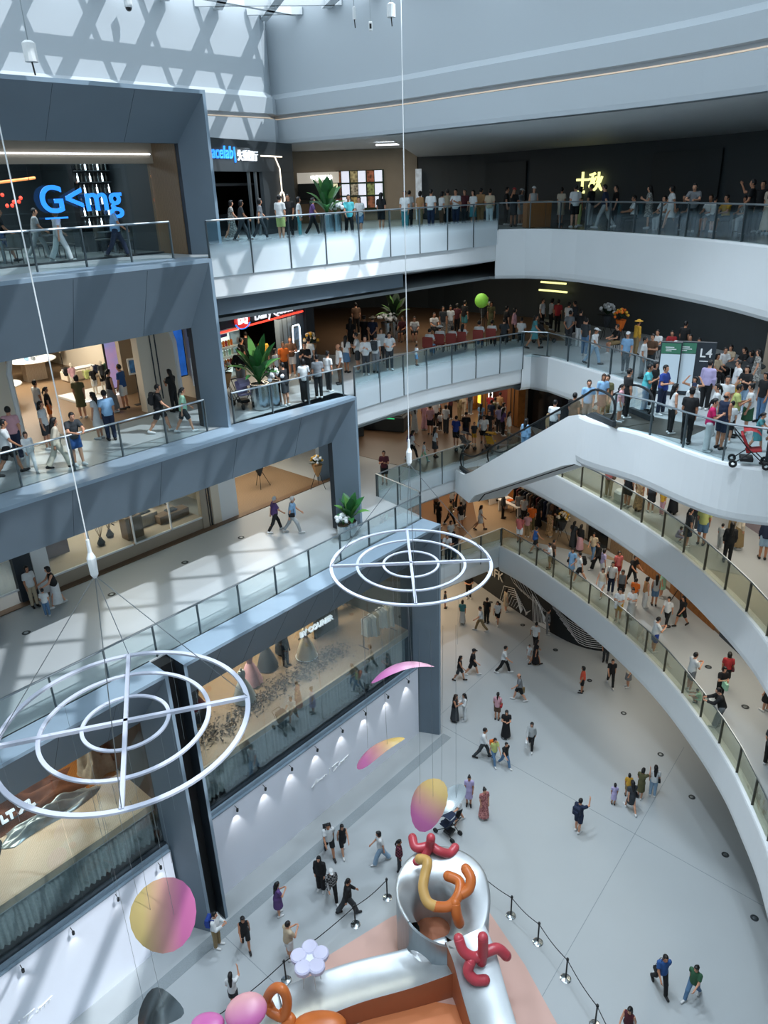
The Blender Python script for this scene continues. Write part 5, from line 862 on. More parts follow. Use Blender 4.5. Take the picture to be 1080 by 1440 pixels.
# ---- interior lamps --------------------------------------------------------------------------
for s, n, z, p, c in ((12, -28, 25.8, 160, COOL), (13, -32.5, 19.75, 420, AMB), (12, -27.5, 19.75, 200, AMB), (13, -26.6, 14.8, 200, AMB), (20.3, -26.5, 14.8, 240, AMB), (8, -27, 14.6, 60, COOL), (19.5, -22, 9.2, 480, AMB), (14, -22, 9.2, 480, AMB), (5, -22, 9.2, 420, AMB)): arealight(*V(s, n, z), p, c, 3.2, 1.2, A48)
PEOPLE = [
(3.68,32.25,0.00,-1.86,0.95,'w','tn','black','sh','charcoal','l','k','','person in black sleeveless top and charcoal shorts walking on the open ground floor',''),
(4.41,32.71,0.00,-1.88,1.00,'w','ts','black','sh','black','s','k','cblack','person in black shirt and matching shorts walking on the open ground floor',''),
(6.09,32.81,0.00,-1.84,1.03,'w','ts','white','tr','black','s','k','','person in white shirt and black trousers walking on the open ground floor, leftmost',''),
(7.90,33.43,0.00,-1.28,0.95,'v','dl','black','-','-','l','k','','person in black long dress walking on the open ground floor',''),
(8.19,34.95,0.00,-0.58,1.01,'h','ts','white','tr','black','s','k','','person in white shirt and black trousers walking on the open ground floor, rightmost',''),
(6.50,30.45,0.00,-4.84,0.99,'v','ts','grey','sh','black','d','k','','person in grey shirt and black shorts walking on the open ground floor','tote:khaki:tan paper carrier bag bag on the person in grey shirt on the open ground floor'),
(5.17,29.04,0.00,-0.35,0.94,'s','ts','pink','sh','brown','p','k','','person in pink shirt and brown shorts standing on the open ground floor','sling:red:small red shoulder bag on the person in pink shirt on the open ground floor'),
(5.38,27.75,0.00,-3.33,0.95,'p','dl','black','-','-','l','k','','person in black long dress looking down on the open ground floor',''),
(6.40,26.93,0.00,-3.46,0.95,'w','tl','lightgrey','tr','black','b','k','','person in light grey long-sleeved top and black trousers walking on the open ground floor','tote:white:white bag on the person in light grey long-sleeved top on the open ground floor'),
(4.13,26.48,0.00,-1.81,1.02,'w','tl','white','tr','charcoal','s','k','','person in white long-sleeved top and charcoal trousers walking on the open ground floor',''),
(4.57,26.04,0.00,-2.79,0.91,'v','ts','lime','tr','denim','p','k','','person in lime green shirt and denim trousers walking on the open ground floor','backpack:orange:orange backpack on the person in lime green shirt on the open ground floor'),
(5.03,25.85,0.00,-2.64,0.85,'w','ts','black','tr','denim','s','k','','person in black shirt and denim trousers walking on the open ground floor',''),
(3.11,29.04,0.00,-2.03,0.94,'p','tn','black','ls','charcoal','l','n','','person in black sleeveless top and charcoal long skirt looking down on the open ground floor',''),
(3.60,29.07,0.00,-4.49,0.94,'p','tl','white','wt','white','l','k','','person in white long-sleeved top and matching wide trousers looking down on the open ground floor','tote:white:flat white bag on the person in white long-sleeved top on the open ground floor'),
(3.69,22.96,0.00,-2.78,0.94,'s','dl','floral','-','-','u','k','','person in red floral long dress standing on the open ground floor',''),
(3.16,23.67,0.00,-3.27,0.94,'s','dr','lavender','-','-','u','k','','person in lavender short dress standing on the open ground floor',''),
(2.63,22.70,0.00,-4.22,0.97,'g','ts','white','sh','black','s','k','','person in white shirt and black shorts reaching forward on the open ground floor',''),
(7.65,33.87,0.00,-3.71,0.59,'s','ts','white','sh','white','s','k','','small person in white shirt and matching shorts standing on the open ground floor',''),
(9.18,23.45,0.00,-6.48,0.66,'s','dr','lavender','-','-','b','k','','small person in lavender short dress standing on the open ground floor',''),
(9.77,23.08,0.00,-6.16,0.94,'w','dr','charcoal','-','-','l','k','','person in charcoal short dress walking on the open ground floor','sling:black:small black shoulder bag on the person in charcoal short dress on the open ground floor'),
(10.38,23.73,0.00,-0.76,0.95,'u','dr','olive','-','-','b','k','','person in olive green short dress arm raised on the open ground floor',''),
(9.90,23.88,0.00,-6.50,0.71,'s','ts','yellow','sh','khaki','b','k','','small person in yellow shirt and khaki shorts standing on the open ground floor',''),
(10.95,23.85,0.00,-6.54,0.95,'s','ts','white','tr','lightdenim','l','k','','person in white shirt and light denim trousers standing on the open ground floor','sling:black:black shoulder bag on the person in white shirt on the open ground floor'),
(7.35,22.10,0.00,-0.84,1.01,'u','ts','navy','sh','navy','s','k','','person in navy shirt and matching shorts arm raised on the open ground floor','backpack:navy:navy backpack on the person in navy shirt on the open ground floor'),
(9.78,30.91,0.00,-5.02,0.94,'s','ts','coral','sh','black','b','k','','person in coral shirt and black shorts standing on the open ground floor',''),
(11.38,31.41,0.00,-3.31,1.01,'w','ts','black','tr','black','s','k','','person in black shirt and matching trousers walking on the open ground floor',''),
(12.22,31.25,0.00,-4.56,0.94,'s','ts','cream','sk','grey','b','k','','person in cream shirt and grey skirt standing on the open ground floor',''),
(11.73,33.52,0.00,-3.48,0.97,'s','ts','charcoal','tr','charcoal','s','k','','person in charcoal shirt and matching trousers standing on the open ground floor',''),
(9.17,36.33,0.00,-1.64,1.00,'s','tl','stripe','tr','grey','s','k','','person in grey striped long-sleeved top and grey trousers standing on the open ground floor',''),
(5.16,40.72,0.00,-3.09,1.02,'c','ts','black','tr','black','s','k','','person in black shirt and matching trousers with folded arms on the open ground floor',''),
(3.58,39.61,0.00,-1.66,0.71,'s','ts','charcoal','sh','pink','s','k','','small person in charcoal shirt and pink shorts standing on the open ground floor',''),
(4.43,37.77,0.00,-0.29,0.94,'s','ts','teal','ls','white','b','k','','person in teal shirt and white long skirt standing on the open ground floor',''),
(5.42,36.93,0.00,-4.77,1.00,'v','ts','white','tr','khaki','s','k','','person in white shirt and khaki trousers walking on the open ground floor',''),
(5.87,37.76,0.00,-0.50,1.01,'s','ts','black','tr','black','s','k','','person in black shirt and matching trousers standing on the open ground floor',''),
(6.49,37.64,0.00,-3.49,0.95,'w','ts','white','sh','black','l','k','','person in white shirt and black shorts walking on the open ground floor','backpack:black:black backpack on the person in white shirt on the open ground floor'),
(7.21,38.96,0.00,-1.23,0.94,'s','dr','beige','-','-','b','k','','person in beige short dress standing on the open ground floor',''),
(8.37,15.68,0.00,-3.11,1.01,'w','ts','blue','tr','black','s','k','','person in blue shirt and black trousers walking beside the silver slide sculpture','sling:black:black crossbody shoulder bag on the person in blue shirt beside the silver slide sculpture'),
(9.28,15.35,0.00,-4.03,0.95,'v','ts','green','tr','denim','p','k','','person in green shirt and denim trousers walking beside the silver slide sculpture',''),
(6.82,14.15,0.00,-3.94,0.95,'w','tn','maroon','tr','denim','l','k','','person in maroon sleeveless top and denim trousers walking beside the silver slide sculpture',''),
(-2.57,21.36,0.00,-2.85,1.03,'w','ts','white','sh','black','s','k','','person in white shirt and black shorts walking beside the silver slide sculpture','backpack:black:dark backpack on the person in white shirt beside the silver slide sculpture'),
(-2.04,21.40,0.00,-2.78,0.95,'v','tn','black','sh','black','l','k','','long-haired person in black sleeveless top and matching shorts walking beside the silver slide sculpture',''),
(-0.56,20.91,0.00,-4.51,0.99,'w','ts','white','wt','lightdenim','b','k','','person in white shirt and light denim wide trousers walking beside the silver slide sculpture',''),
(0.14,20.52,0.00,-1.58,0.93,'s','tl','check_red','tr','charcoal','p','k','','person in dark red checked long-sleeved top and charcoal trousers standing beside the silver slide sculpture',''),
(-2.80,19.79,0.00,-3.35,1.00,'s','tl','black','wt','black','w','k','','person in black long-sleeved top and matching wide trousers standing beside the silver slide sculpture',''),
(-2.36,19.38,0.00,-2.85,0.95,'w','tl','check','tr','black','s','k','cwhite','person in checked long-sleeved top and black trousers walking beside the silver slide sculpture',''),
(-1.76,18.77,0.00,-1.30,1.03,'v','tl','black','wt','charcoal','s','k','','person in black long-sleeved top and charcoal wide trousers walking beside the silver slide sculpture',''),
(-4.26,18.78,0.00,-1.00,0.95,'p','dr','purple','-','-','l','k','','person in purple short dress looking down beside the silver slide sculpture',''),
(-3.70,17.14,0.00,-0.83,1.01,'p','ts','beige','sh','white','s','k','','person in beige shirt and white shorts looking down beside the silver slide sculpture',''),
(-5.25,17.58,0.00,-2.85,0.95,'w','tn','black','sh','black','b','k','','bob-haired person in black sleeveless top and matching shorts walking beside the silver slide sculpture',''),
(-6.25,17.64,0.00,-1.75,1.01,'p','tl','white','tr','khaki','s','k','','person in white long-sleeved top and khaki trousers looking down beside the silver slide sculpture','backpack:royal:blue backpack on the person in white long-sleeved top beside the silver slide sculpture'),
(-5.30,15.53,0.00,-0.02,0.94,'u','ts','white','sh','charcoal','l','k','','person in white shirt and charcoal shorts arm raised beside the silver slide sculpture',''),
(7.50,37.27,5.50,-0.55,1.00,'s','ts','rose','sh','white','s','k','','person in rose shirt and white shorts standing on the lowest right balcony',''),
(8.06,37.96,5.50,-0.38,0.85,'p','ts','pink','tr','khaki','s','k','','person in pink shirt and khaki trousers looking down on the lowest right balcony',''),
(8.45,38.69,5.50,-0.39,1.01,'s','ts','orange','tr','olive','s','k','','person in orange shirt and olive green trousers standing on the lowest right balcony',''),
(8.91,39.14,5.50,-0.75,0.95,'s','dl','black','-','-','l','k','','person in black long dress standing on the lowest right balcony',''),
(8.20,39.80,5.50,-0.38,1.02,'s','ts','lightgrey','tr','black','s','k','','person in light grey shirt and black trousers standing on the lowest right balcony',''),
(8.04,40.53,5.50,-6.30,1.01,'s','ts','grey','tr','charcoal','s','k','','person in grey shirt and charcoal trousers standing on the lowest right balcony',''),
(8.13,36.07,5.50,-1.27,0.91,'w','tn','blue','sh','black','s','k','','person in blue sleeveless top and black shorts walking on the lowest right balcony',''),
(9.30,37.87,5.50,-0.76,0.94,'s','dl','floral_tan','-','-','b','k','','person in tan floral long dress standing on the lowest right balcony',''),
(9.96,38.48,5.50,-3.39,1.01,'c','ts','black','tr','charcoal','s','k','','person in black shirt and charcoal trousers with folded arms on the lowest right balcony',''),
(8.48,34.08,5.50,-4.78,0.88,'p','ts','white','sh','khaki','s','k','','person in white shirt and khaki shorts looking down on the lowest right balcony',''),
(8.76,34.54,5.50,-1.30,0.85,'s','ts','brown','tr','black','s','k','','person in brown shirt and black trousers standing on the lowest right balcony',''),
(10.27,36.38,5.50,-0.80,0.94,'s','dl','charcoal','-','-','l','k','','person in charcoal long dress standing on the lowest right balcony',''),
(10.53,35.95,5.50,-0.81,0.94,'s','tl','black','ls','pink','l','k','','person in black long-sleeved top and pink long skirt standing on the lowest right balcony',''),
(9.40,33.17,5.50,-3.77,0.95,'s','ts','lightblue','sk','lightblue','b','k','','person in light blue shirt and matching skirt standing on the lowest right balcony','sling:black:black shoulder bag on the person in light blue shirt on the lowest right balcony'),
(9.66,32.63,5.50,-4.83,1.01,'w','ts','white','sh','black','s','k','','person in white shirt and black shorts walking on the lowest right balcony','backpack:black:black backpack on the person in white shirt on the lowest right balcony'),
(10.99,35.03,5.50,-3.79,0.95,'w','ts','beige','tr','denim','l','k','','person in beige shirt and denim trousers walking on the lowest right balcony',''),
(10.92,33.83,5.50,-4.33,0.97,'v','tl','black','wt','black','s','k','','person in black long-sleeved top and matching wide trousers walking on the lowest right balcony',''),
(10.91,32.99,5.50,-1.37,0.95,'s','ts','lavender','wt','white','b','k','','person in lavender shirt and white wide trousers standing on the lowest right balcony',''),
(11.58,32.72,5.50,-3.13,0.94,'s','ts','rose','sh','red','b','k','','person in rose shirt and red shorts standing on the lowest right balcony','sling:red:red shoulder bag on the person in rose shirt on the lowest right balcony'),
(10.88,31.42,5.50,-3.47,1.01,'s','ts','white','tr','navy','s','k','','person in white shirt and navy trousers standing on the lowest right balcony','sling:black:slim black shoulder bag on the person in white shirt on the lowest right balcony'),
(10.36,31.18,5.50,-3.81,0.94,'w','tn','cream','sk','white','l','n','','person in cream sleeveless top and white skirt walking on the lowest right balcony',''),
(11.17,30.78,5.50,-3.49,0.95,'s','tn','stripe','sk','black','b','k','','person in grey striped sleeveless top and black skirt standing on the lowest right balcony',''),
(10.51,29.00,5.50,-3.66,0.97,'p','ts','white','sh','yellow','s','k','','person in white shirt and yellow shorts looking down on the lowest right balcony','tote:white:white bag on the person in white shirt on the lowest right balcony'),
(11.10,29.06,5.50,-3.51,0.95,'p','ts','white','ls','lightgrey','u','k','','person in white shirt and light grey long skirt looking down on the lowest right balcony',''),
(12.13,32.18,5.50,-2.80,1.01,'g','ts','black','tr','black','s','k','','person in black shirt and matching trousers reaching forward on the lowest right balcony',''),
(11.58,30.11,5.50,-0.72,0.88,'s','ts','orange','sh','grey','s','k','','person in orange shirt and grey shorts standing on the lowest right balcony',''),
(12.07,30.03,5.50,-1.43,0.94,'s','tn','tan','wt','white','b','k','','person in tan sleeveless top and white wide trousers standing on the lowest right balcony',''),
(12.56,30.14,5.50,-6.50,0.95,'s','tn','lightgrey','sh','denim','l','k','','person in light grey sleeveless top and denim shorts standing on the lowest right balcony',''),
(13.14,30.86,5.50,-2.15,0.94,'s','ts','mint','sk','mint','b','k','','person in mint green shirt and matching skirt standing on the lowest right balcony',''),
(12.47,28.32,5.50,-3.91,0.95,'w','ts','white','tr','black','p','k','','person in white shirt and black trousers walking on the lowest right balcony',''),
(13.14,28.34,5.50,-4.27,0.94,'v','ts','black','sh','black','l','k','','person in black shirt and matching shorts walking on the lowest right balcony','tote:mint:pale mint bag on the person in black shirt on the lowest right balcony'),
(11.25,26.43,5.50,-1.45,1.00,'p','ts','white','sh','royal','s','k','','person in white shirt and royal blue shorts looking down on the lowest right balcony',''),
(11.74,23.76,5.50,-1.33,1.03,'p','ts','white','sh','grey','s','k','','person in white shirt and grey shorts looking down on the lowest right balcony',''),
(13.17,23.88,5.50,-6.61,0.95,'s','ts','red','sk','black','b','k','','person in red shirt and black skirt standing on the lowest right balcony','sling:maroon:dark red shoulder bag on the person in red shirt on the lowest right balcony'),
(12.58,23.03,5.50,-3.12,0.95,'p','ts','black','tr','black','b','k','','person in black shirt and matching trousers looking down on the lowest right balcony','tote:mint:mint paper bag on the person in black shirt on the lowest right balcony'),
(11.97,21.59,5.50,-5.04,1.01,'l','tl','black','wt','grey','s','k','','person in black long-sleeved top and grey wide trousers leaning on the lowest right balcony',''),
(11.82,22.94,5.50,-5.19,0.56,'k','ts','mint','sh','mint','s','k','','small person in mint green shirt and matching shorts crouching on the lowest right balcony',''),
(14.04,22.37,5.50,-5.80,0.95,'s','dr','black','-','-','l','k','','person in black short dress standing on the lowest right balcony',''),
(12.77,19.55,5.50,-0.93,1.01,'s','ts','charcoal','tr','black','s','k','','person in charcoal shirt and black trousers standing on the lowest right balcony',''),
(5.55,39.11,5.50,-1.89,0.95,'w','dr','white','-','-','l','k','','person in white short dress walking in the lower centre hall',''),
(4.47,39.49,5.50,-5.87,0.97,'s','ts','black','sh','white','s','k','','person in black shirt and white shorts standing in the lower centre hall',''),
(4.75,40.90,5.50,-0.46,1.03,'s','ts','lightgrey','tr','charcoal','s','k','','person in light grey shirt and charcoal trousers standing in the lower centre hall, rightmost',''),
(7.11,40.60,5.50,-1.74,1.00,'s','tl','charcoal','tr','black','s','k','','person in charcoal long-sleeved top and black trousers standing in the lower centre hall',''),
(4.21,41.91,5.50,-3.59,0.99,'s','ts','lightgrey','tr','charcoal','s','k','','person in light grey shirt and charcoal trousers standing in the lower centre hall, leftmost',''),
(4.48,42.44,5.50,-4.47,1.01,'s','ts','black','tr','black','s','k','','short-haired person in black shirt and matching trousers standing in the lower centre hall',''),
(3.18,41.66,5.50,-2.87,0.94,'s','ts','brown','tr','black','l','k','','person in brown shirt and black trousers standing in the lower centre hall',''),
(3.19,39.59,5.50,-0.78,0.97,'s','ts','black','tr','black','l','k','','long-haired person in black shirt and matching trousers standing in the lower centre hall',''),
(3.89,39.94,5.50,-1.49,0.97,'v','ts','khaki','tr','black','s','k','','person in khaki shirt and black trousers walking in the lower centre hall',''),
(8.17,43.03,5.50,-0.71,0.97,'s','dl','black','-','-','l','k','','person in black long dress standing in the lower centre hall',''),
(8.65,43.45,5.50,-0.37,1.00,'s','ts','olive','tr','charcoal','s','k','','person in olive green shirt and charcoal trousers standing in the lower centre hall',''),
(3.33,35.38,5.50,-3.41,0.99,'l','ts','white','tr','charcoal','s','k','','person in white shirt and charcoal trousers leaning in the lower centre hall',''),
(3.74,35.67,5.50,-3.60,1.00,'l','tl','black','tr','grey','s','k','','person in black long-sleeved top and grey trousers leaning in the lower centre hall',''),
(3.64,36.93,5.50,-2.72,0.97,'s','ts','white','tr','black','b','k','','person in white shirt and black trousers standing in the lower centre hall',''),
(2.85,35.24,5.50,-2.87,0.94,'s','ts','charcoal','tr','black','l','k','','person in charcoal shirt and black trousers standing in the lower centre hall',''),
(6.87,43.61,5.50,-1.73,0.94,'u','ts','black','sk','black','l','k','','person in black shirt and matching skirt arm raised in the lower centre hall',''),
(9.99,30.46,11.00,-0.67,0.99,'s','ts','rose','tr','beige','s','k','','person in rose shirt and beige trousers standing on the upper right balcony','sling:brown:brown shoulder bag on the person in rose shirt on the upper right balcony'),
(10.48,29.36,11.00,-0.87,1.05,'s','ts','black','sh','black','s','k','','person in black shirt and matching shorts standing on the upper right balcony',''),
(10.78,28.83,11.00,-0.71,0.94,'s','dl','floral_tan','-','-','b','k','','person in tan floral long dress standing on the upper right balcony',''),
(11.26,28.68,11.00,-6.48,0.97,'s','ts','charcoal','sk','black','l','k','','person in charcoal shirt and black skirt standing on the upper right balcony',''),
(11.61,28.33,11.00,-0.91,0.71,'s','ts','yellow','tr','pink','b','k','','small person in yellow shirt and pink trousers standing on the upper right balcony',''),
(12.10,28.41,11.00,-0.75,0.95,'s','dl','black','-','-','l','k','','person in black long dress standing on the upper right balcony',''),
(11.37,25.92,11.00,-2.51,0.56,'k','dr','lavender','-','-','b','k','','small person in lavender short dress crouching on the upper right balcony',''),
(11.49,25.35,11.00,-1.47,0.95,'s','ts','charcoal','sk','navy','p','k','','person in charcoal shirt and navy skirt standing on the upper right balcony',''),
(12.11,25.49,11.00,-0.62,1.03,'s','ts','lime','sh','denim','s','k','','person in lime green shirt and denim shorts standing on the upper right balcony',''),
(12.37,26.82,11.00,-0.78,1.00,'s','ts','maroon','tr','charcoal','s','k','','person in maroon shirt and charcoal trousers standing on the upper right balcony',''),
(13.77,26.58,11.00,-1.00,0.97,'s','ts','yellow','tr','khaki','s','k','','person in yellow shirt and khaki trousers standing on the upper right balcony',''),
(12.45,23.99,11.00,-6.59,0.95,'s','tl','black','tr','black','l','k','','person in black long-sleeved top and matching trousers standing on the upper right balcony',''),
(13.30,25.03,11.00,-1.54,0.97,'s','tl','cream','ls','khaki','l','k','','person in cream long-sleeved top and khaki long skirt standing on the upper right balcony',''),
(12.65,25.08,11.00,-0.99,0.62,'s','ts','lightgrey','tr','lightgrey','s','k','','small person in light grey shirt and matching trousers standing on the upper right balcony',''),
(13.84,24.17,11.00,-6.63,1.00,'s','tl','navy','sh','lightdenim','s','k','','person in navy long-sleeved top and light denim shorts standing on the upper right balcony',''),
(1.56,36.26,11.00,-1.70,0.95,'w','ts','white','tr','black','l','k','','person in white shirt and black trousers walking near the escalator foot','backpack:purple:purple backpack on the person in white shirt near the escalator foot'),
(2.13,35.88,11.00,-1.46,0.64,'v','ts','white','tr','mint','s','k','','small person in white shirt and mint green trousers walking near the escalator foot',''),
(2.75,36.47,11.00,-1.12,0.95,'s','ts','white','sk','charcoal','l','k','','person in white shirt and charcoal skirt standing near the escalator foot',''),
(1.90,40.69,11.00,-5.81,0.95,'p','dl','lightgrey','-','-','l','k','','person in light grey long dress looking down near the escalator foot',''),
(2.50,41.17,11.00,-0.24,0.95,'s','dl','pink','-','-','b','k','','person in pink long dress standing near the escalator foot',''),
(2.77,40.33,11.00,-0.24,1.01,'s','ts','pink','sh','black','s','k','','person in pink shirt and black shorts standing near the escalator foot',''),
(3.19,41.64,11.00,-0.43,1.02,'s','ts','white','tr','black','s','k','','person in white shirt and black trousers standing near the escalator foot',''),
(3.38,40.93,11.00,-5.84,0.65,'s','ts','white','tr','black','s','k','','small person in white shirt and black trousers standing near the escalator foot',''),
(3.67,40.50,11.00,-0.44,0.97,'s','ts','white','wt','charcoal','b','k','','person in white shirt and charcoal wide trousers standing near the escalator foot',''),
(3.98,37.95,11.00,-0.45,1.03,'s','ts','royal','sh','black','s','k','','person in royal blue shirt and black shorts standing near the escalator foot',''),
(4.60,38.73,11.00,-3.26,1.00,'s','ts','black','sh','navy','s','k','cblack','person in black shirt and navy shorts standing near the escalator foot',''),
(5.50,38.27,11.00,-3.28,1.02,'g','ts','white','sh','black','s','k','','person in white shirt and black shorts reaching forward near the escalator foot',''),
(5.00,38.33,11.00,-3.27,0.74,'s','ts','charcoal','sh','yellow','s','k','','small person in charcoal shirt and yellow shorts standing near the escalator foot',''),
(5.88,38.97,11.00,-3.12,0.99,'s','ts','black','tr','charcoal','s','k','','person in black shirt and charcoal trousers standing near the escalator foot',''),
(6.30,41.02,11.00,-0.68,1.00,'s','ts','navy','tr','navy','s','k','','person in navy shirt and matching trousers standing near the escalator foot',''),
(6.61,40.17,11.00,-5.92,0.95,'s','ts','lavender','tr','charcoal','b','k','','person in lavender shirt and charcoal trousers standing near the escalator foot',''),
(6.77,39.64,11.00,-1.22,0.95,'s','ts','purple','tr','black','l','k','','person in purple shirt and black trousers standing near the escalator foot',''),
(6.96,38.86,11.00,-1.92,0.95,'s','tl','white','tr','beige','l','k','','person in white long-sleeved top and beige trousers standing near the escalator foot',''),
(5.73,41.08,11.00,-0.49,0.88,'s','dl','lightblue','-','-','l','k','','person in light blue long dress standing near the escalator foot',''),
(7.02,42.49,11.00,-0.69,1.02,'s','ts','tan','tr','charcoal','s','k','','person in tan shirt and charcoal trousers standing near the escalator foot',''),
(6.48,42.55,11.00,-0.33,1.00,'s','ts','red','tr','black','s','k','','person in red shirt and black trousers standing near the escalator foot, rightmost',''),
(6.58,41.54,11.00,-0.51,1.00,'s','ts','cream','tr','black','s','k','','person in cream shirt and black trousers standing near the escalator foot','backpack:olive:olive backpack on the person in cream shirt near the escalator foot'),
(5.04,43.76,11.00,-0.46,1.02,'s','ts','beige','tr','beige','s','k','','person in beige shirt and matching trousers standing near the escalator foot',''),
(4.68,42.76,11.00,-1.16,0.94,'s','tl','khaki','wt','khaki','l','k','','person in khaki long-sleeved top and matching wide trousers standing near the escalator foot',''),
(5.47,44.03,11.00,-0.65,1.00,'s','ts','charcoal','tr','grey','s','k','','person in charcoal shirt and grey trousers standing near the escalator foot',''),
(6.93,40.55,11.00,-2.26,0.97,'s','ts','white','tr','pink','b','k','','person in white shirt and pink trousers standing near the escalator foot',''),
(5.60,40.42,11.00,-1.53,0.71,'s','ts','black','tr','black','s','k','','small person in black shirt and matching trousers standing near the escalator foot',''),
(4.16,43.11,11.00,-5.33,1.00,'s','ts','maroon','tr','black','s','k','','person in maroon shirt and black trousers standing near the escalator foot',''),
(3.52,43.19,11.00,-1.13,1.01,'s','ts','red','tr','black','s','k','','person in red shirt and black trousers standing near the escalator foot, leftmost',''),
(0.08,32.89,11.00,-3.23,1.00,'p','ts','maroon','sh','black','s','k','','person in maroon shirt and black shorts looking down near the escalator foot',''),
(-4.51,28.00,11.00,-1.06,0.94,'w','ts','purple','tr','black','s','w','','person in purple shirt and black trousers walking on the sunlit white floor',''),
(-3.76,27.81,11.00,-1.52,0.98,'v','ts','lightblue','tr','lightgrey','s','w','','person in light blue shirt and light grey trousers walking on the sunlit white floor','sling:black:black shoulder bag on the person in light blue shirt on the sunlit white floor'),
(-12.19,22.45,11.00,-2.30,0.94,'s','ts','white','tr','beige','b','k','','person in white shirt and beige trousers standing on the sunlit white floor',''),
(-11.49,21.80,11.00,0.31,0.62,'s','ts','white','tr','denim','s','k','','small person in white shirt and denim trousers standing on the sunlit white floor',''),
(-11.38,22.45,11.00,-4.07,0.95,'g','tn','black','ls','white','b','k','','person in black sleeveless top and white long skirt reaching forward on the sunlit white floor',''),
(-10.96,20.77,16.50,-1.17,1.02,'w','ts','white','sh','black','s','k','','person in white shirt and black shorts walking outside the bag and clothing store',''),
(-11.33,22.06,16.50,0.30,1.01,'s','ts','pink','tr','navy','s','k','','person in pink shirt and navy trousers standing outside the bag and clothing store',''),
(-10.43,20.96,16.50,-2.51,0.76,'w','tl','white','tr','white','b','k','','small person in white long-sleeved top and matching trousers walking outside the bag and clothing store',''),
(-9.68,21.19,16.50,-0.97,0.95,'v','tl','cream','wt','cream','l','k','','person in cream long-sleeved top and matching wide trousers walking outside the bag and clothing store',''),
(-10.77,23.03,16.50,-1.66,0.94,'s','ts','white','sh','charcoal','l','k','','person in white shirt and charcoal shorts standing outside the bag and clothing store',''),
(-9.24,21.43,16.50,-2.39,1.01,'l','ts','charcoal','sh','blue','s','k','','person in charcoal shirt and blue shorts leaning outside the bag and clothing store',''),
(-8.98,23.79,16.50,-5.75,1.00,'s','ts','lightblue','tr','navy','s','k','','person in light blue shirt and navy trousers standing outside the bag and clothing store',''),
(-9.43,24.00,16.50,-4.86,0.94,'s','dr','white','-','-','l','k','','person in white short dress standing outside the bag and clothing store',''),
(-10.93,26.59,16.50,0.22,0.94,'s','dr','olive','-','-','b','k','','person in olive green short dress standing outside the bag and clothing store',''),
(-12.20,26.02,16.50,-0.61,0.94,'s','ts','white','sh','lightblue','s','k','','person in white shirt and light blue shorts standing outside the bag and clothing store',''),
(-11.76,25.79,16.50,-1.14,0.82,'s','ts','black','sh','orange','p','k','','person in black shirt and orange shorts standing outside the bag and clothing store',''),
(-10.01,27.26,16.50,-0.70,0.95,'s','tn','black','ls','grey','p','k','','person in black sleeveless top and grey long skirt standing outside the bag and clothing store',''),
(-9.69,27.65,16.50,-4.90,1.01,'s','ts','blue','sh','white','s','k','','person in blue shirt and white shorts standing outside the bag and clothing store',''),
(-7.50,24.49,16.50,-1.36,1.01,'w','ts','black','sh','black','s','k','','person in black shirt and matching shorts walking outside the bag and clothing store','backpack:black:black backpack on the person in black shirt outside the bag and clothing store'),
(-6.65,24.40,16.50,-1.13,0.94,'v','ts','mint','sh','charcoal','p','k','','person in mint green shirt and charcoal shorts walking outside the bag and clothing store',''),
(-7.66,27.05,16.50,-5.31,0.94,'p','ts','black','tr','black','l','k','','person in black shirt and matching trousers looking down outside the bag and clothing store',''),
(-5.65,30.07,16.50,-0.16,1.00,'b','tl','black','wt','grey','s','k','','person in black long-sleeved top and grey wide trousers hands clasped outside the ice cream shop',''),
(-3.54,27.33,16.50,-5.11,0.97,'p','ts','black','sh','charcoal','s','k','','person in black shirt and charcoal shorts looking down outside the ice cream shop',''),
(-2.86,27.85,16.50,-6.01,0.97,'s','ts','white','wt','black','b','k','','person in white shirt and black wide trousers standing outside the ice cream shop','sling:brown:brown shoulder bag on the person in white shirt outside the ice cream shop'),
(-2.37,28.31,16.50,-6.03,1.00,'s','ts','grey','tr','black','s','k','','person in grey shirt and black trousers standing outside the ice cream shop',''),
(-2.03,29.25,16.50,-0.63,0.95,'s','ts','white','tr','black','u','k','','bun-haired person in white shirt and black trousers standing outside the ice cream shop',''),
(-1.63,30.48,16.50,-4.31,0.97,'s','ts','white','tr','brown','d','k','','person in white shirt and brown trousers standing outside the ice cream shop',''),
(-3.05,30.92,16.50,-3.22,0.99,'p','ts','black','tr','black','s','k','','person in black shirt and matching trousers looking down outside the ice cream shop',''),
(-3.78,32.17,16.50,-3.02,1.00,'c','ts','brown','sh','white','s','k','','person in brown shirt and white shorts with folded arms outside the ice cream shop',''),
(-4.00,31.30,16.50,-2.84,0.98,'s','ts','orange','tr','black','s','k','','person in orange shirt and black trousers standing outside the ice cream shop',''),
(-2.97,31.80,16.50,-0.26,1.02,'s','ts','white','tr','charcoal','s','k','','person in white shirt and charcoal trousers standing outside the ice cream shop',''),
(-5.00,32.48,16.50,-0.20,0.98,'s','ts','yellow','tr','charcoal','s','k','','person in yellow shirt and charcoal trousers standing outside the ice cream shop',''),
(-5.90,32.21,16.50,-0.87,1.01,'s','ts','black','tr','khaki','s','k','','person in black shirt and khaki trousers standing outside the ice cream shop',''),
(-5.97,33.87,16.50,-5.93,1.00,'s','ts','black','tr','black','s','k','','person in black shirt and matching trousers standing outside the ice cream shop',''),
(-4.29,30.72,16.50,-1.96,0.88,'s','ts','white','tr','black','b','k','','bob-haired person in white shirt and black trousers standing outside the ice cream shop',''),
(-1.42,32.49,16.50,-0.48,0.95,'s','ts','white','sk','denim','l','k','','person in white shirt and denim skirt standing near the red chairs',''),
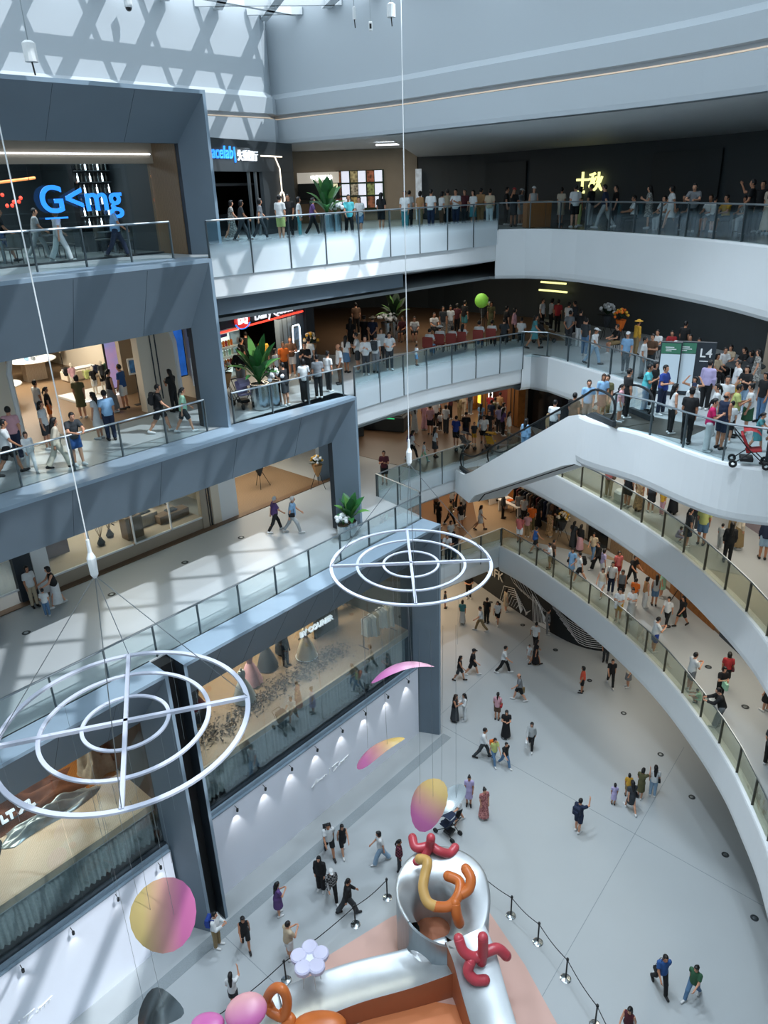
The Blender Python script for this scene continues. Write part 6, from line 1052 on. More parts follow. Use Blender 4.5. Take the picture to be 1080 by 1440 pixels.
(-0.93,32.59,16.50,-4.68,1.01,'p','ts','white','sh','charcoal','s','k','','person in white shirt and charcoal shorts looking down near the red chairs',''),
(-0.57,31.98,16.50,-3.12,0.99,'p','tl','white','tr','charcoal','s','k','','person in white long-sleeved top and charcoal trousers looking down near the red chairs',''),
(-0.14,32.32,16.50,-0.34,0.99,'s','ts','white','tr','grey','s','k','','person in white shirt and grey trousers standing near the red chairs','backpack:charcoal:dark grey backpack on the person in white shirt near the red chairs'),
(0.13,34.14,16.50,-2.97,0.94,'s','ts','white','tr','charcoal','b','k','','person in white shirt and charcoal trousers standing near the red chairs',''),
(0.46,32.79,16.50,-3.07,1.01,'l','ts','white','tr','charcoal','s','k','','person in white shirt and charcoal trousers leaning near the red chairs','backpack:navy:navy backpack on the person in white shirt near the red chairs'),
(-1.31,36.43,16.50,-0.31,1.02,'s','ts','black','tr','black','l','k','','long-haired person in black shirt and matching trousers standing near the red chairs',''),
(-0.67,37.19,16.50,-0.33,1.00,'s','ts','black','sk','black','s','k','cblack','person in black shirt and matching skirt standing near the red chairs',''),
(-0.25,36.93,16.50,-0.34,1.00,'b','ts','navy','tr','black','s','k','hbeige','person in navy shirt and black trousers hands clasped near the red chairs',''),
(1.30,39.44,16.50,-3.52,1.00,'t','ts','maroon','sh','black','s','k','','person in maroon shirt and black shorts sitting near the red chairs',''),
(1.91,39.34,16.50,-3.19,0.97,'t','ts','white','sh','black','s','k','','person in white shirt and black shorts sitting near the red chairs',''),
(-1.17,41.74,16.50,-6.08,1.00,'s','ts','brown','tr','black','s','k','','person in brown shirt and black trousers standing near the red chairs',''),
(1.70,33.46,16.50,-1.10,0.56,'s','ts','white','sh','lightblue','s','k','','small person in white shirt and light blue shorts standing near the red chairs',''),
(3.00,40.39,16.50,-2.87,0.97,'t','ts','white','tr','black','s','k','','person in white shirt and black trousers sitting near the red chairs',''),
(3.45,39.97,16.50,-3.05,0.95,'s','ts','charcoal','tr','floral_grey','l','k','','person in charcoal shirt and grey floral trousers standing near the red chairs',''),
(3.87,40.23,16.50,-3.15,0.94,'s','ts','white','wt','floral_grey','u','k','','person in white shirt and grey floral wide trousers standing near the red chairs',''),
(4.25,40.56,16.50,-0.45,0.97,'s','ts','maroon','tr','black','b','k','','person in maroon shirt and black trousers standing near the red chairs',''),
(4.72,41.09,16.50,-0.81,1.01,'s','ts','black','sh','teal','s','k','','person in black shirt and teal shorts standing near the red chairs',''),
(6.15,41.04,16.50,-3.29,0.95,'s','dl','olive','-','-','b','k','','person in olive green long dress standing near the red chairs',''),
(6.94,38.40,16.50,-1.75,0.97,'s','tl','pink','tr','black','b','k','','person in pink long-sleeved top and black trousers standing near the red chairs',''),
(6.60,38.77,16.50,-1.22,1.00,'s','ts','black','tr','black','s','k','','short-haired person in black shirt and matching trousers standing near the red chairs',''),
(7.56,36.35,16.50,-1.95,0.98,'w','dr','teal','-','-','l','k','','person in teal short dress walking near the red chairs',''),
(2.43,35.66,16.50,-0.42,0.97,'t','ts','white','tr','lightblue','s','k','','person in white shirt and light blue trousers sitting backs turned on red chairs',''),
(2.98,36.38,16.50,-0.26,0.98,'t','ts','white','tr','white','s','k','hwhite','person in white shirt and matching trousers sitting backs turned on red chairs',''),
(3.60,36.46,16.50,-0.36,0.94,'t','ts','white','tr','grey','b','k','','bob-haired person in white shirt and grey trousers sitting backs turned on red chairs',''),
(4.12,36.79,16.50,-0.37,0.95,'t','ts','white','tr','grey','l','k','','long-haired person in white shirt and grey trousers sitting backs turned on red chairs',''),
(4.98,37.13,16.50,-0.31,1.00,'t','ts','white','tr','denim','s','k','','person in white shirt and denim trousers sitting backs turned on red chairs',''),
(5.65,37.38,16.50,-0.32,0.98,'t','ts','white','tr','black','s','k','','person in white shirt and black trousers sitting backs turned on red chairs, leftmost',''),
(6.30,37.63,16.50,-0.34,1.00,'t','ts','charcoal','tr','black','s','k','','person in charcoal shirt and black trousers sitting backs turned on red chairs',''),
(7.20,37.84,16.50,-0.36,0.98,'t','ts','white','tr','black','s','k','','person in white shirt and black trousers sitting backs turned on red chairs, rightmost',''),
(9.35,36.75,16.50,-0.60,0.99,'b','ts','grey','tr','charcoal','s','k','','person in grey shirt and charcoal trousers hands clasped in the dark shop hall',''),
(9.79,36.50,16.50,-0.61,1.04,'s','ts','black','tr','white','s','k','','person in black shirt and white trousers standing in the dark shop hall',''),
(9.51,34.38,16.50,-0.62,1.00,'s','ts','charcoal','tr','denim','s','k','','person in charcoal shirt and denim trousers standing in the dark shop hall',''),
(9.42,32.58,16.50,-2.38,0.96,'w','ts','white','tr','lightdenim','s','k','cwhite','person in white shirt and light denim trousers walking in the dark shop hall',''),
(10.25,30.69,16.50,-3.64,1.01,'s','ts','lightblue','tr','charcoal','s','k','cwhite','person in light blue shirt and charcoal trousers standing in the dark shop hall',''),
(11.16,34.92,16.50,-4.50,1.01,'t','ts','black','sh','khaki','s','k','','person in black shirt and khaki shorts sitting in the dark shop hall',''),
(11.77,34.02,16.50,-1.38,0.95,'s','tl','yellow','tr','khaki','s','k','hyellow','person in yellow long-sleeved top and khaki trousers standing in the dark shop hall',''),
(8.94,41.18,16.50,-2.31,0.98,'s','ts','white','tr','black','s','k','','person in white shirt and black trousers standing in the dark shop hall, leftmost',''),
(9.43,41.09,16.50,-1.27,0.98,'s','ts','lightgrey','tr','black','b','k','','person in light grey shirt and black trousers standing in the dark shop hall',''),
(9.62,40.41,16.50,-0.58,1.00,'s','ts','red','tr','black','s','k','','person in red shirt and black trousers standing in the dark shop hall',''),
(9.90,39.32,16.50,-0.94,1.00,'s','ts','white','tr','charcoal','s','k','','person in white shirt and charcoal trousers standing in the dark shop hall',''),
(10.32,39.65,16.50,-5.49,1.00,'s','ts','charcoal','tr','black','s','k','','person in charcoal shirt and black trousers standing in the dark shop hall',''),
(10.63,29.76,16.50,-2.09,0.98,'s','ts','white','tr','grey','s','k','','person in white shirt and grey trousers standing in the dark shop hall',''),
(11.14,30.31,16.50,-3.84,0.98,'c','ts','brown','tr','charcoal','s','k','','person in brown shirt and charcoal trousers with folded arms in the dark shop hall',''),
(11.23,28.62,16.50,-1.77,1.00,'s','ts','white','tr','black','s','k','','person in white shirt and black trousers standing in the dark shop hall, rightmost',''),
(11.61,29.03,16.50,-4.39,0.95,'s','ts','pink','tr','tan','s','k','cwhite','person in pink shirt and tan trousers standing in the dark shop hall',''),
(12.50,33.44,16.50,-3.85,0.98,'t','ts','white','tr','charcoal','s','k','','person in white shirt and charcoal trousers sitting in the dark shop hall',''),
(13.11,33.34,16.50,-3.69,0.95,'t','ts','red','tr','charcoal','s','k','','person in red shirt and charcoal trousers sitting in the dark shop hall',''),
(13.40,32.73,16.50,-0.91,1.00,'s','ts','black','tr','black','s','k','','person in black shirt and matching trousers standing in the dark shop hall',''),
(13.45,32.12,16.50,-3.89,0.98,'t','ts','black','tr','black','s','k','','person in black shirt and matching trousers sitting in the dark shop hall',''),
(13.58,31.51,16.50,-3.72,0.95,'t','ts','brown','tr','black','l','k','','person in brown shirt and black trousers sitting in the dark shop hall',''),
(9.18,25.06,16.50,-2.10,0.98,'p','ts','aqua','tr','lightdenim','s','k','','person in aqua shirt and light denim trousers looking down at the escalator landing',''),
(9.61,25.58,16.50,-2.63,0.95,'s','ts','black','tr','black','b','k','','bob-haired person in black shirt and matching trousers standing at the escalator landing',''),
(9.60,24.64,16.50,-2.47,1.01,'c','ts','royal','tr','navy','s','k','','person in royal blue shirt and navy trousers with folded arms at the escalator landing',''),
(9.26,21.50,16.50,-0.58,1.02,'s','ts','black','tr','black','s','k','cblack','short-haired person in black shirt and matching trousers standing at the escalator landing',''),
(9.15,22.52,16.50,-1.43,0.95,'s','tn','white','tr','black','l','k','','person in white sleeveless top and black trousers standing at the escalator landing',''),
(10.30,23.80,16.50,-3.90,0.88,'r','tn','white','sh','white','b','k','','person in white sleeveless top and matching shorts hands on head at the escalator landing',''),
(9.93,22.97,16.50,-3.38,0.88,'s','ts','white','sh','mint','s','k','cnavy','person in white shirt and mint green shorts standing at the escalator landing',''),
(11.27,25.06,16.50,-0.77,1.02,'s','tl','lavender','tr','black','s','k','','person in lavender long-sleeved top and black trousers standing at the escalator landing',''),
(10.92,22.86,16.50,-3.59,1.02,'s','ts','white','tr','black','s','k','','person in white shirt and black trousers standing at the escalator landing',''),
(10.87,22.04,16.50,-2.03,0.98,'p','ts','lime','tr','charcoal','s','k','','person in lime green shirt and charcoal trousers looking down at the escalator landing',''),
(10.37,22.25,16.50,-4.97,0.96,'s','ts','white','tr','white','p','k','','person in white shirt and matching trousers standing at the escalator landing',''),
(9.59,20.76,16.50,-2.00,0.95,'p','ts','fuchsia','wt','white','p','k','','person in fuchsia shirt and white wide trousers looking down at the escalator landing',''),
(10.05,20.96,16.50,-1.15,1.02,'s','tn','navy','sh','navy','d','k','','person in navy sleeveless top and matching shorts standing at the escalator landing',''),
(10.54,21.52,16.50,-0.63,0.76,'s','ts','white','sh','black','s','k','','small person in white shirt and black shorts standing at the escalator landing',''),
(11.36,22.14,16.50,-5.01,0.96,'s','ts','white','sk','green','u','k','','person in white shirt and green skirt standing at the escalator landing','sling:pink:pale pink shoulder bag on the person in white shirt at the escalator landing'),
(12.41,23.40,16.50,-4.33,0.98,'s','ts','black','tr','denim','b','k','','person in black shirt and denim trousers standing at the escalator landing',''),
(12.27,24.41,16.50,-3.96,0.98,'p','ts','black','tr','lightdenim','p','k','','person in black shirt and light denim trousers looking down at the escalator landing',''),
(10.99,20.67,16.50,-2.23,0.71,'g','dr','teal','-','-','p','k','','small person in teal short dress reaching forward at the escalator landing',''),
(10.83,19.56,16.50,-5.22,1.02,'s','ts','charcoal','tr','charcoal','s','k','','person in charcoal shirt and matching trousers standing at the escalator landing',''),
(14.19,29.84,16.50,-3.93,0.96,'t','ts','beige','tr','black','b','k','','bob-haired person in beige shirt and black trousers sitting at the escalator landing',''),
(14.52,29.31,16.50,-4.47,0.96,'t','ts','black','tr','black','p','k','','person in black shirt and matching trousers sitting at the escalator landing',''),
(14.51,28.69,16.50,-4.83,0.96,'t','ts','charcoal','tr','black','b','k','','person in charcoal shirt and black trousers sitting at the escalator landing',''),
(13.92,27.06,16.50,-5.01,0.95,'s','dr','floral_grey','-','-','l','k','','person in grey floral short dress standing at the escalator landing',''),
(13.72,29.33,16.50,-3.23,0.98,'t','ts','white','tr','black','s','k','','person in white shirt and black trousers sitting at the escalator landing',''),
(13.05,28.48,16.50,-2.87,0.95,'t','ts','beige','tr','black','l','k','','long-haired person in beige shirt and black trousers sitting at the escalator landing',''),
(12.35,25.20,16.50,-4.82,0.98,'s','ts','white','tr','yellow','s','k','','person in white shirt and yellow trousers standing at the escalator landing',''),
(6.20,30.57,12.91,-0.55,1.02,'s','ts','beige','tr','beige','s','k','','person in beige shirt and matching trousers riding the escalator',''),
(6.03,29.72,13.36,-0.72,0.95,'s','tl','lightblue','wt','lightblue','l','k','','person in light blue long-sleeved top and matching wide trousers riding the escalator',''),
(6.83,28.71,14.06,-3.72,0.97,'s','tl','khaki','tr','brown','l','k','','person in khaki long-sleeved top and brown trousers riding the escalator',''),
(6.70,27.72,14.60,-0.59,0.99,'s','ts','white','tr','charcoal','s','k','','person in white shirt and charcoal trousers riding the escalator',''),
(7.32,27.26,14.96,-0.79,1.00,'s','ts','black','tr','black','s','k','','person in black shirt and matching trousers riding the escalator, leftmost',''),
(7.38,25.71,15.83,-3.25,1.00,'s','ts','lightblue','tr','grey','s','k','','person in light blue shirt and grey trousers riding the escalator',''),
(7.94,25.43,16.09,-3.79,0.98,'s','ts','olive','tr','khaki','s','k','','person in olive green shirt and khaki trousers riding the escalator',''),
(7.64,24.92,16.32,-3.26,0.94,'s','ts','lightblue','sk','maroon','l','n','','person in light blue shirt and maroon skirt riding the escalator',''),
(8.30,24.36,16.50,-1.38,1.00,'s','ts','black','tr','black','s','k','','person in black shirt and matching trousers riding the escalator, rightmost',''),
(7.97,23.95,16.50,-2.07,0.76,'s','ts','pink','sh','white','p','k','','small person in pink shirt and white shorts riding the escalator',''),
(-12.21,26.05,22.05,-1.22,1.01,'w','ts','black','sh','blue','s','k','','person in black shirt and blue shorts walking outside the restaurant with the blue sign',''),
(-11.64,27.42,22.05,-1.26,0.98,'w','ts','lightgrey','tr','lightgrey','s','k','','person in light grey shirt and matching trousers walking outside the restaurant with the blue sign',''),
(-10.06,25.29,22.05,-0.67,0.98,'v','ts','white','wt','white','b','y','','person in white shirt and matching wide trousers walking outside the restaurant with the blue sign',''),
(-8.65,26.58,22.05,-1.34,1.01,'w','ts','lightblue','tr','navy','s','k','','person in light blue shirt and navy trousers walking outside the restaurant with the blue sign',''),
(-6.75,31.30,22.05,-2.84,1.02,'s','ts','navy','sh','navy','s','k','','person in navy shirt and matching shorts standing outside the restaurant with the blue sign',''),
(-6.07,33.91,22.05,-1.39,0.96,'w','dl','floral_grey','-','-','b','k','','person in grey floral long dress walking behind the frosted balcony beside the planters',''),
(-5.53,33.20,22.05,-1.41,0.96,'w','ts','charcoal','tr','charcoal','b','k','','person in charcoal shirt and matching trousers walking behind the frosted balcony beside the planters',''),
(-4.83,33.75,22.05,-1.25,0.98,'v','ts','grey','tr','charcoal','b','k','','person in grey shirt and charcoal trousers walking behind the frosted balcony beside the planters',''),
(-3.79,32.35,22.05,-0.41,1.02,'s','ts','white','sh','lime','s','k','','person in white shirt and lime green shorts standing behind the frosted balcony beside the planters',''),
(-3.66,34.57,22.05,-3.39,1.02,'s','ts','black','tr','black','s','k','','person in black shirt and matching trousers standing behind the frosted balcony beside the planters',''),
(-3.22,34.34,22.05,-1.48,0.95,'s','ts','white','tr','teal','b','k','','person in white shirt and teal trousers standing behind the frosted balcony beside the planters',''),
(-2.71,35.07,22.05,-1.49,0.95,'w','ts','purple','tr','black','l','k','','person in purple shirt and black trousers walking behind the frosted balcony beside the planters',''),
(-1.04,32.74,22.05,-2.94,1.01,'w','ts','aqua','tr','black','s','k','','person in aqua shirt and black trousers walking behind the frosted balcony beside the planters',''),
(-0.62,34.45,22.05,-3.30,0.95,'w','ts','white','sh','denim','l','k','','person in white shirt and denim shorts walking behind the frosted balcony beside the planters',''),
(0.33,36.63,22.05,-0.36,0.98,'s','ts','black','sh','black','l','k','','person in black shirt and matching shorts standing in the queue behind frosted glass',''),
(1.37,35.45,22.05,-3.53,1.01,'s','ts','white','tr','teal','s','k','','person in white shirt and teal trousers standing in the queue behind frosted glass',''),
(1.69,38.26,22.05,-0.39,1.00,'s','ts','lightgrey','tr','black','s','k','','person in light grey shirt and black trousers standing in the queue behind frosted glass',''),
(2.15,37.34,22.05,-0.58,0.98,'s','ts','tan','tr','khaki','b','k','','person in tan shirt and khaki trousers standing in the queue behind frosted glass',''),
(2.55,35.90,22.05,-0.42,1.02,'s','ts','white','tr','navy','s','k','','person in white shirt and navy trousers standing in the queue behind frosted glass',''),
(3.15,37.34,22.05,-1.13,0.95,'s','ts','white','tr','brown','b','k','','person in white shirt and brown trousers standing in the queue behind frosted glass',''),
(3.52,38.41,22.05,-6.20,1.00,'s','ts','beige','tr','black','s','k','','person in beige shirt and black trousers standing in the queue behind frosted glass',''),
(3.78,36.95,22.05,-3.59,1.00,'p','ts','white','tr','navy','s','k','','person in white shirt and navy trousers looking down in the queue behind frosted glass',''),
(4.36,38.54,22.05,-3.60,0.98,'s','ts','maroon','tr','charcoal','s','k','','person in maroon shirt and charcoal trousers standing in the queue behind frosted glass',''),
(4.59,37.07,22.05,-3.96,0.96,'s','ts','white','sk','teal','b','k','','person in white shirt and teal skirt standing in the queue behind frosted glass',''),
(4.98,37.47,22.05,-0.66,1.01,'s','ts','tan','tr','tan','s','k','','person in tan shirt and matching trousers standing in the queue behind frosted glass',''),
(5.29,36.62,22.05,-0.32,0.98,'s','ts','beige','tr','white','s','k','','person in beige shirt and white trousers standing in the queue behind frosted glass',''),
(6.39,38.72,22.05,-1.73,1.00,'s','ts','black','tr','black','s','k','','person in black shirt and matching trousers standing outside the dark restaurant, leftmost',''),
(6.51,37.36,22.05,-2.97,0.98,'u','ts','black','sk','black','s','k','cred','person in black shirt and matching skirt arm raised outside the dark restaurant',''),
(7.02,38.32,22.05,-2.28,0.95,'s','ts','grey','sk','lightgrey','l','k','clightgrey','person in grey shirt and light grey skirt standing outside the dark restaurant',''),
(7.32,36.86,22.05,-2.99,1.00,'s','tn','lightgrey','wt','denim','l','k','cwhite','person in light grey sleeveless top and denim wide trousers standing outside the dark restaurant',''),
(8.70,37.25,22.05,-0.58,0.95,'s','dr','cream','-','-','u','k','','person in cream short dress standing outside the dark restaurant',''),
(8.74,34.83,22.05,-6.18,1.02,'s','ts','white','sh','black','s','k','','person in white shirt and black shorts standing outside the dark restaurant',''),
(9.18,35.72,22.05,-1.30,0.96,'s','ts','olive','tr','lime','b','k','','person in olive green shirt and lime green trousers standing outside the dark restaurant',''),
(9.46,34.96,22.05,-5.50,1.02,'s','ts','black','tr','lightgrey','s','k','','person in black shirt and light grey trousers standing outside the dark restaurant',''),
(9.73,33.69,22.05,-5.17,1.04,'w','ts','navy','tr','lightgrey','s','k','','person in navy shirt and light grey trousers walking outside the dark restaurant',''),
(10.23,33.94,22.05,-4.66,0.98,'s','ts','black','tr','black','s','k','','person in black shirt and matching trousers standing outside the dark restaurant, rightmost',''),
(10.78,33.07,22.05,-4.85,0.99,'t','ts','white','tr','black','s','k','','person in white shirt and black trousers sitting outside the dark restaurant',''),
(11.13,32.35,22.05,-4.87,0.96,'p','dr','floral_grey','-','-','l','k','','person in grey floral short dress looking down outside the dark restaurant',''),
(11.51,31.68,22.05,-4.19,0.98,'t','ts','white','tr','lightgrey','s','k','','person in white shirt and light grey trousers sitting outside the dark restaurant',''),
(11.57,31.06,22.05,-4.89,0.98,'w','dr','white','-','-','b','k','','person in white short dress walking outside the dark restaurant',''),
(12.14,31.29,22.05,-3.86,1.00,'t','ts','charcoal','tr','black','s','k','','person in charcoal shirt and black trousers sitting outside the dark restaurant',''),
(11.70,29.26,22.05,-3.70,1.01,'l','ts','grey','tr','black','s','k','','person in grey shirt and black trousers leaning outside the dark restaurant',''),
(12.66,30.05,22.05,-4.06,1.00,'t','ts','white','sh','black','s','k','','person in white shirt and black shorts sitting outside the dark restaurant',''),
(12.45,29.22,22.05,-1.10,0.71,'s','ts','white','sh','black','s','k','','small person in white shirt and black shorts standing outside the dark restaurant',''),
(13.02,29.47,22.05,-4.43,0.99,'t','ts','yellow','sh','black','s','k','','person in yellow shirt and black shorts sitting outside the dark restaurant',''),
(12.78,27.11,22.05,-5.33,1.04,'u','ts','black','tr','black','s','k','','person in black shirt and matching trousers arm raised outside the dark restaurant',''),
(13.65,28.22,22.05,-3.94,1.00,'s','ts','black','tr','charcoal','s','k','','person in black shirt and charcoal trousers standing outside the dark restaurant',''),
(13.44,27.16,22.05,-0.98,0.96,'s','ts','cream','ls','cream','l','k','','person in cream shirt and matching long skirt standing outside the dark restaurant',''),
(13.54,29.12,22.05,-4.27,0.95,'t','ts','floral_grey','tr','lightgrey','b','k','','person in grey floral shirt and light grey trousers sitting outside the dark restaurant',''),
]
# ================================================================ figures in place
NUMW = {}
for i, r in enumerate(PEOPLE):
    person(*r[:14], extra=r[14], idx=i)
    if r[5] == 't':
        x, y, z, yaw = r[:4]; fwd = Matrix.Rotation(yaw, 3, 'Z')
        if 'red chairs' in r[13]:
            red = 'red chairs' in r[13] and abs(x) < 9 and y < 37.5
        else: red = False
        c = thing('red_chair' if red else 'stool', ('red chair under ' if red else 'stool under ') + ' '.join(r[13].replace('person', 'figure').split()[:13]), 'chair' if red else 'stool', (x, y, z), yaw)
        if red:
            G().box((0, .03, .38), (.5, .46, .09), bev=.03).build('seat', clothmat('redchair') if 'redchair' in CLOTH else mat('redchair', '8a3a33', .7), c); G().box((0, -.26, .64), (.5, .09, .5), bev=.035).build('backrest', mat('redchair', '8a3a33', .7), c); [G().tube([(a, b, 0), (a, b, .35)], .02, 5).build('leg', 'black', c) for a in (-.2, .2) for b in (-.17, .2)]
        else: G().lathe([(.17, .36), (.18, .39), (.17, .405)], 12).build('seat', 'charcoal', c); [G().tube([(.17 * math.cos(a), .17 * math.sin(a), 0), (.13 * math.cos(a), .13 * math.sin(a), .37)], .014, 5).build('leg', 'black', c) for a in (.78, 2.36, 3.93, 5.5)]
# ================================================================ escalator
E0, E1 = Vector((4.95, 33.6, Z3)), Vector((7.95, 24.7, Z4)); EX = Vector((E1.x - E0.x, E1.y - E0.y, 0)); EL = EX.length; EX /= EL; EY = Vector((-EX.y, EX.x, 0))   # EY points to the far side
esc = thing('escalator', 'white clad escalator rising to the fourth level landing', 'escalator')
def e(t, d, z): return E0 + EX * t - EY * d + Vector((0, 0, z - 0))      # d > 0 is the side facing the atrium
SL = (Z4 - Z3) / EL
def ez(t): return min(max(t, 0), EL) * SL
prof_top = [(-1.25, .02), (-.3, .1), (.5, .5), (EL - 1.1, ez(EL - 1.1) + .46), (EL - .55, ez(EL - .55) + .33), (EL - .1, ez(EL) + .03)]
prof_bot = [(EL - .1, ez(EL) - 1.74), (EL - .5, ez(EL - .5) - 1.5), (EL - 1.2, ez(EL - 1.2) - 1.38), (.9, -.55), (.3, -1.15), (-1.25, -1.15)]
side = prof_top + prof_bot
for nm, d0, d1 in (('side_cladding', 1.055, .9), ('side_cladding', -.9, -1.0)):
    g = G(); n = len(side); a = [e(t, -d0, z) for t, z in side]; b = [e(t, -d1, z) for t, z in side]
    T = tessellate_polygon([[Vector((t, z, 0)) for t, z in side]]); g.add(a, [tuple(x) for x in T]); g.add(b, [tuple(x)[::-1] for x in T]); g.add(a + b, [(i, (i + 1) % n, n + (i + 1) % n, n + i) for i in range(n)]); g.build(nm, 'white', esc)
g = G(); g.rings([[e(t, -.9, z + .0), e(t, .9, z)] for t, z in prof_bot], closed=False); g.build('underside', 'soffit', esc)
G().tube([e(t, .45, z - .01) for t, z in prof_bot[1:5]], .03, 5).build('underside_joint', 'black', esc)
st = None
for k in range(26):
    t = .2 + k * EL / 26; o = G().box((0, 0, 0), (EL / 26 + .01, 1.1, .2)).box((0, 0, .1), (EL / 26, 1.06, .012)).build('step', 'charcoal', esc) if st is None else link('step', st, esc); st = o.data
    o.location = e(t, 0, ez(t) - .06); o.rotation_euler = (0, 0, math.atan2(EX.y, EX.x))
for t0, t1, z in ((-1.25, .2, .015), (EL - .15, EL + 1.3, ez(EL) + .015)): G().box(e((t0 + t1) / 2, 0, z), (t1 - t0, 1.5, .02), math.atan2(EX.y, EX.x)).build('landing_plate', 'bronze', esc)
for d in (.74, -.74):
    P = [(-1.1, .25), (-1.25, .55), (-1.05, .92), (-.4, 1.0)] + [(t, ez(t) + 1.0) for t in (.4, 2, 4, 6, EL - .8)] + [(EL, ez(EL) + 1.0), (EL + .9, ez(EL) + .98), (EL + 1.15, ez(EL) + .6), (EL + 1.0, ez(EL) + .25)]
    Q = catmull([Vector((t, z, 0)) for t, z in P], 3); G().tube([e(q.x, d, q.y) for q in Q], .042, 6).build('handrail', 'black', esc)
    for t0, t1 in ((-1.0, .6), (.6, 2.4), (2.4, 4.2), (4.2, 6.0), (6.0, 7.8), (7.8, EL), (EL, EL + 1.0)): g = G(); g.add([e(t, d + k, z) for k in (-.006, .006) for t, z in ((t0 + .01, ez(t0) + .2), (t1 - .01, ez(t1) + .2), (t1 - .01, ez(t1) + .97), (t0 + .01, ez(t0) + .97))], [(0, 1, 2, 3), (7, 6, 5, 4), (0, 4, 5, 1), (1, 5, 6, 2), (2, 6, 7, 3), (3, 7, 4, 0)]); g.build('balustrade_glass', 'glass', esc)
    g = G(); g.rings([[e(t, d + k * .07, ez(t) + z) for k, z in ((-1, .04), (1, .04), (1, .22), (-1, .22))] for t in (-1.2, 0, EL, EL + 1.2)], cap=True); g.build('skirting', 'charcoal', esc)
patch([(e(EL + .6, -1.1, 0).x, e(EL + .6, -1.1, 0).y), (e(EL + .6, .8, 0).x, e(EL + .6, .8, 0).y), (9.35, 21.9), (10.6, 23.0)], Z4, 'bronze', 'floor_mat')
# ================================================================ hanging rings
def chandelier(label, c, R, hub, ang):
    t = thing('ring_chandelier', label, 'chandelier', c)
    for r, w in ((R, .05), (R * .675, .043), (R * .345, .038)): G().rings([[Vector(((r + dx) * math.cos(a), (r + dx) * math.sin(a), dz)) for dx, dz in ((-w, -w * .5), (w, -w * .5), (w, w * .5), (-w, w * .5))] for a in [i * math.pi / 36 for i in range(72)]], loop=True).build('ring', 'ringwhite', t)
    for k in range(2):
        a = ang + k * math.pi / 2; d = Vector((math.cos(a), math.sin(a), 0)); g = G(); beam(g, -d * R + Vector((0, 0, .02)), d * R + Vector((0, 0, .02)), .085, .08); g.build('crossbar', 'ringwhite', t)
    h = Vector((hub[0] - c[0], hub[1] - c[1], hub[2] - c[2])); G().lathe([(.03, -.3), (.075, -.22), (.085, .12), (.04, .24), (.03, .5)], 10, h).build('winch_hub', 'paint_white', t)
    for k in range(4): a = ang + k * math.pi / 2; G().tube([h + Vector((0, 0, -.25)), Vector((R * math.cos(a), R * math.sin(a), .05))], .009, 4).build('stay_cable', 'steel', t)
    G().tube([h + Vector((0, 0, .4)), Vector((h.x, h.y, ZR - .4 - c[2]))], .012, 4).build('suspension_cable', 'paint_white', t)
    for i in range(10): a = i * .63 + .2; r = R * (.35, .68, 1.0)[i % 3]; G().tube([(r * math.cos(a), r * math.sin(a), -.03), (r * math.cos(a), r * math.sin(a), -1.6 - .5 * (i % 4))], .004, 3).build('hanging_wire', 'steel', t)
    return t
mat('ringwhite', 'b3b9c8', .5)
RC1, RC2 = Vector((.79, 20.69, 24 - 10.89)), Vector((-5.48, 12.40, 24 - 9.99))
chandelier('white three ring hanging frame above the corner column, far one', RC1, 2.5, (.79, 20.69, 24 - 7.3), 1.58); chandelier('white three ring hanging frame above the left pier, near one', RC2, 2.5, (-5.48, 12.4, 24 - 6.3), 1.84)
# ---- coloured petals hung below the rings
def ray(px, py): return (f_ + r_ * ((px - 540) / 1045) - u_ * ((py - 720) / 1045))
def atdepth(px, py, D): return Vector((0, 0, ZC)) + ray(px, py) * D
def petalmat(n, a, b, axis=0):
    if n in MATS: return MATS[n]
    m = bpy.data.materials.new(n); m.use_nodes = True; MATS[n] = m; nt = m.node_tree; bs = nt.nodes['Principled BSDF']; bs.inputs['Roughness'].default_value = .35; tc = nt.nodes.new('ShaderNodeTexCoord'); sp = nt.nodes.new('ShaderNodeSeparateXYZ'); r = nt.nodes.new('ShaderNodeValToRGB'); r.color_ramp.elements[0].color = lin(a); r.color_ramp.elements[1].color = lin(b); r.color_ramp.elements[0].position = .2; r.color_ramp.elements[1].position = .8
    nt.links.new(tc.outputs['Generated'], sp.inputs[0]); nt.links.new(sp.outputs[axis], r.inputs[0]); nt.links.new(r.outputs[0], bs.inputs['Base Color']); return m
def petal(label, c, a, b, m, rot, curl=.15, egg=.15, th=.05, wires=True, name='hanging_petal'):
    """a thin curved pebble-shaped shell hung on wires"""
    R = []; N = 20
    for k in range(7):
        q = k / 6; ring = []
        for j in range(N):
            t = 2 * math.pi * j / N; x = a * q * math.cos(t); y = b * q * math.sin(t) * (1 + egg * math.cos(t)); ring.append(Vector((x, y, -curl * ((x / a) ** 2 + .3 * (y / b) ** 2) + .0)))
        R.append(ring)
    top = [[p + Vector((0, 0, th * (1 - (k / 6) ** 3))) for p in r] for k, r in enumerate(R)]; g = G(); g.rings(top[::1]); g.rings([[p - Vector((0, 0, th * .6 * (1 - (k / 6) ** 3))) for p in r][::-1] for k, r in enumerate(R)])
    t = thing(name, label, 'hanging ornament', c); o = g.build('shell', m, t, smooth=True); o.rotation_euler = rot
    if wires:
        for dx in (-.35, .35): G().tube([(dx * a, 0, .02), (dx * a * .8, .1, min(8.0, 13.2 - c[2]) if c[2] < 12 else 1)], .005, 3).build('wire', 'steel', t)
    return t
PY, PP = petalmat('petal_yellowpink', 'b8a46c', 'b0608f', 0), petalmat('petal_pink', 'b668a0', 'd3a3b4', 0)
petal('large yellow to pink pebble disc hanging left below the near ring', atdepth(229, 1288, 15.6), .68, .78, PY, (1.12, .1, .15), .06, .1)
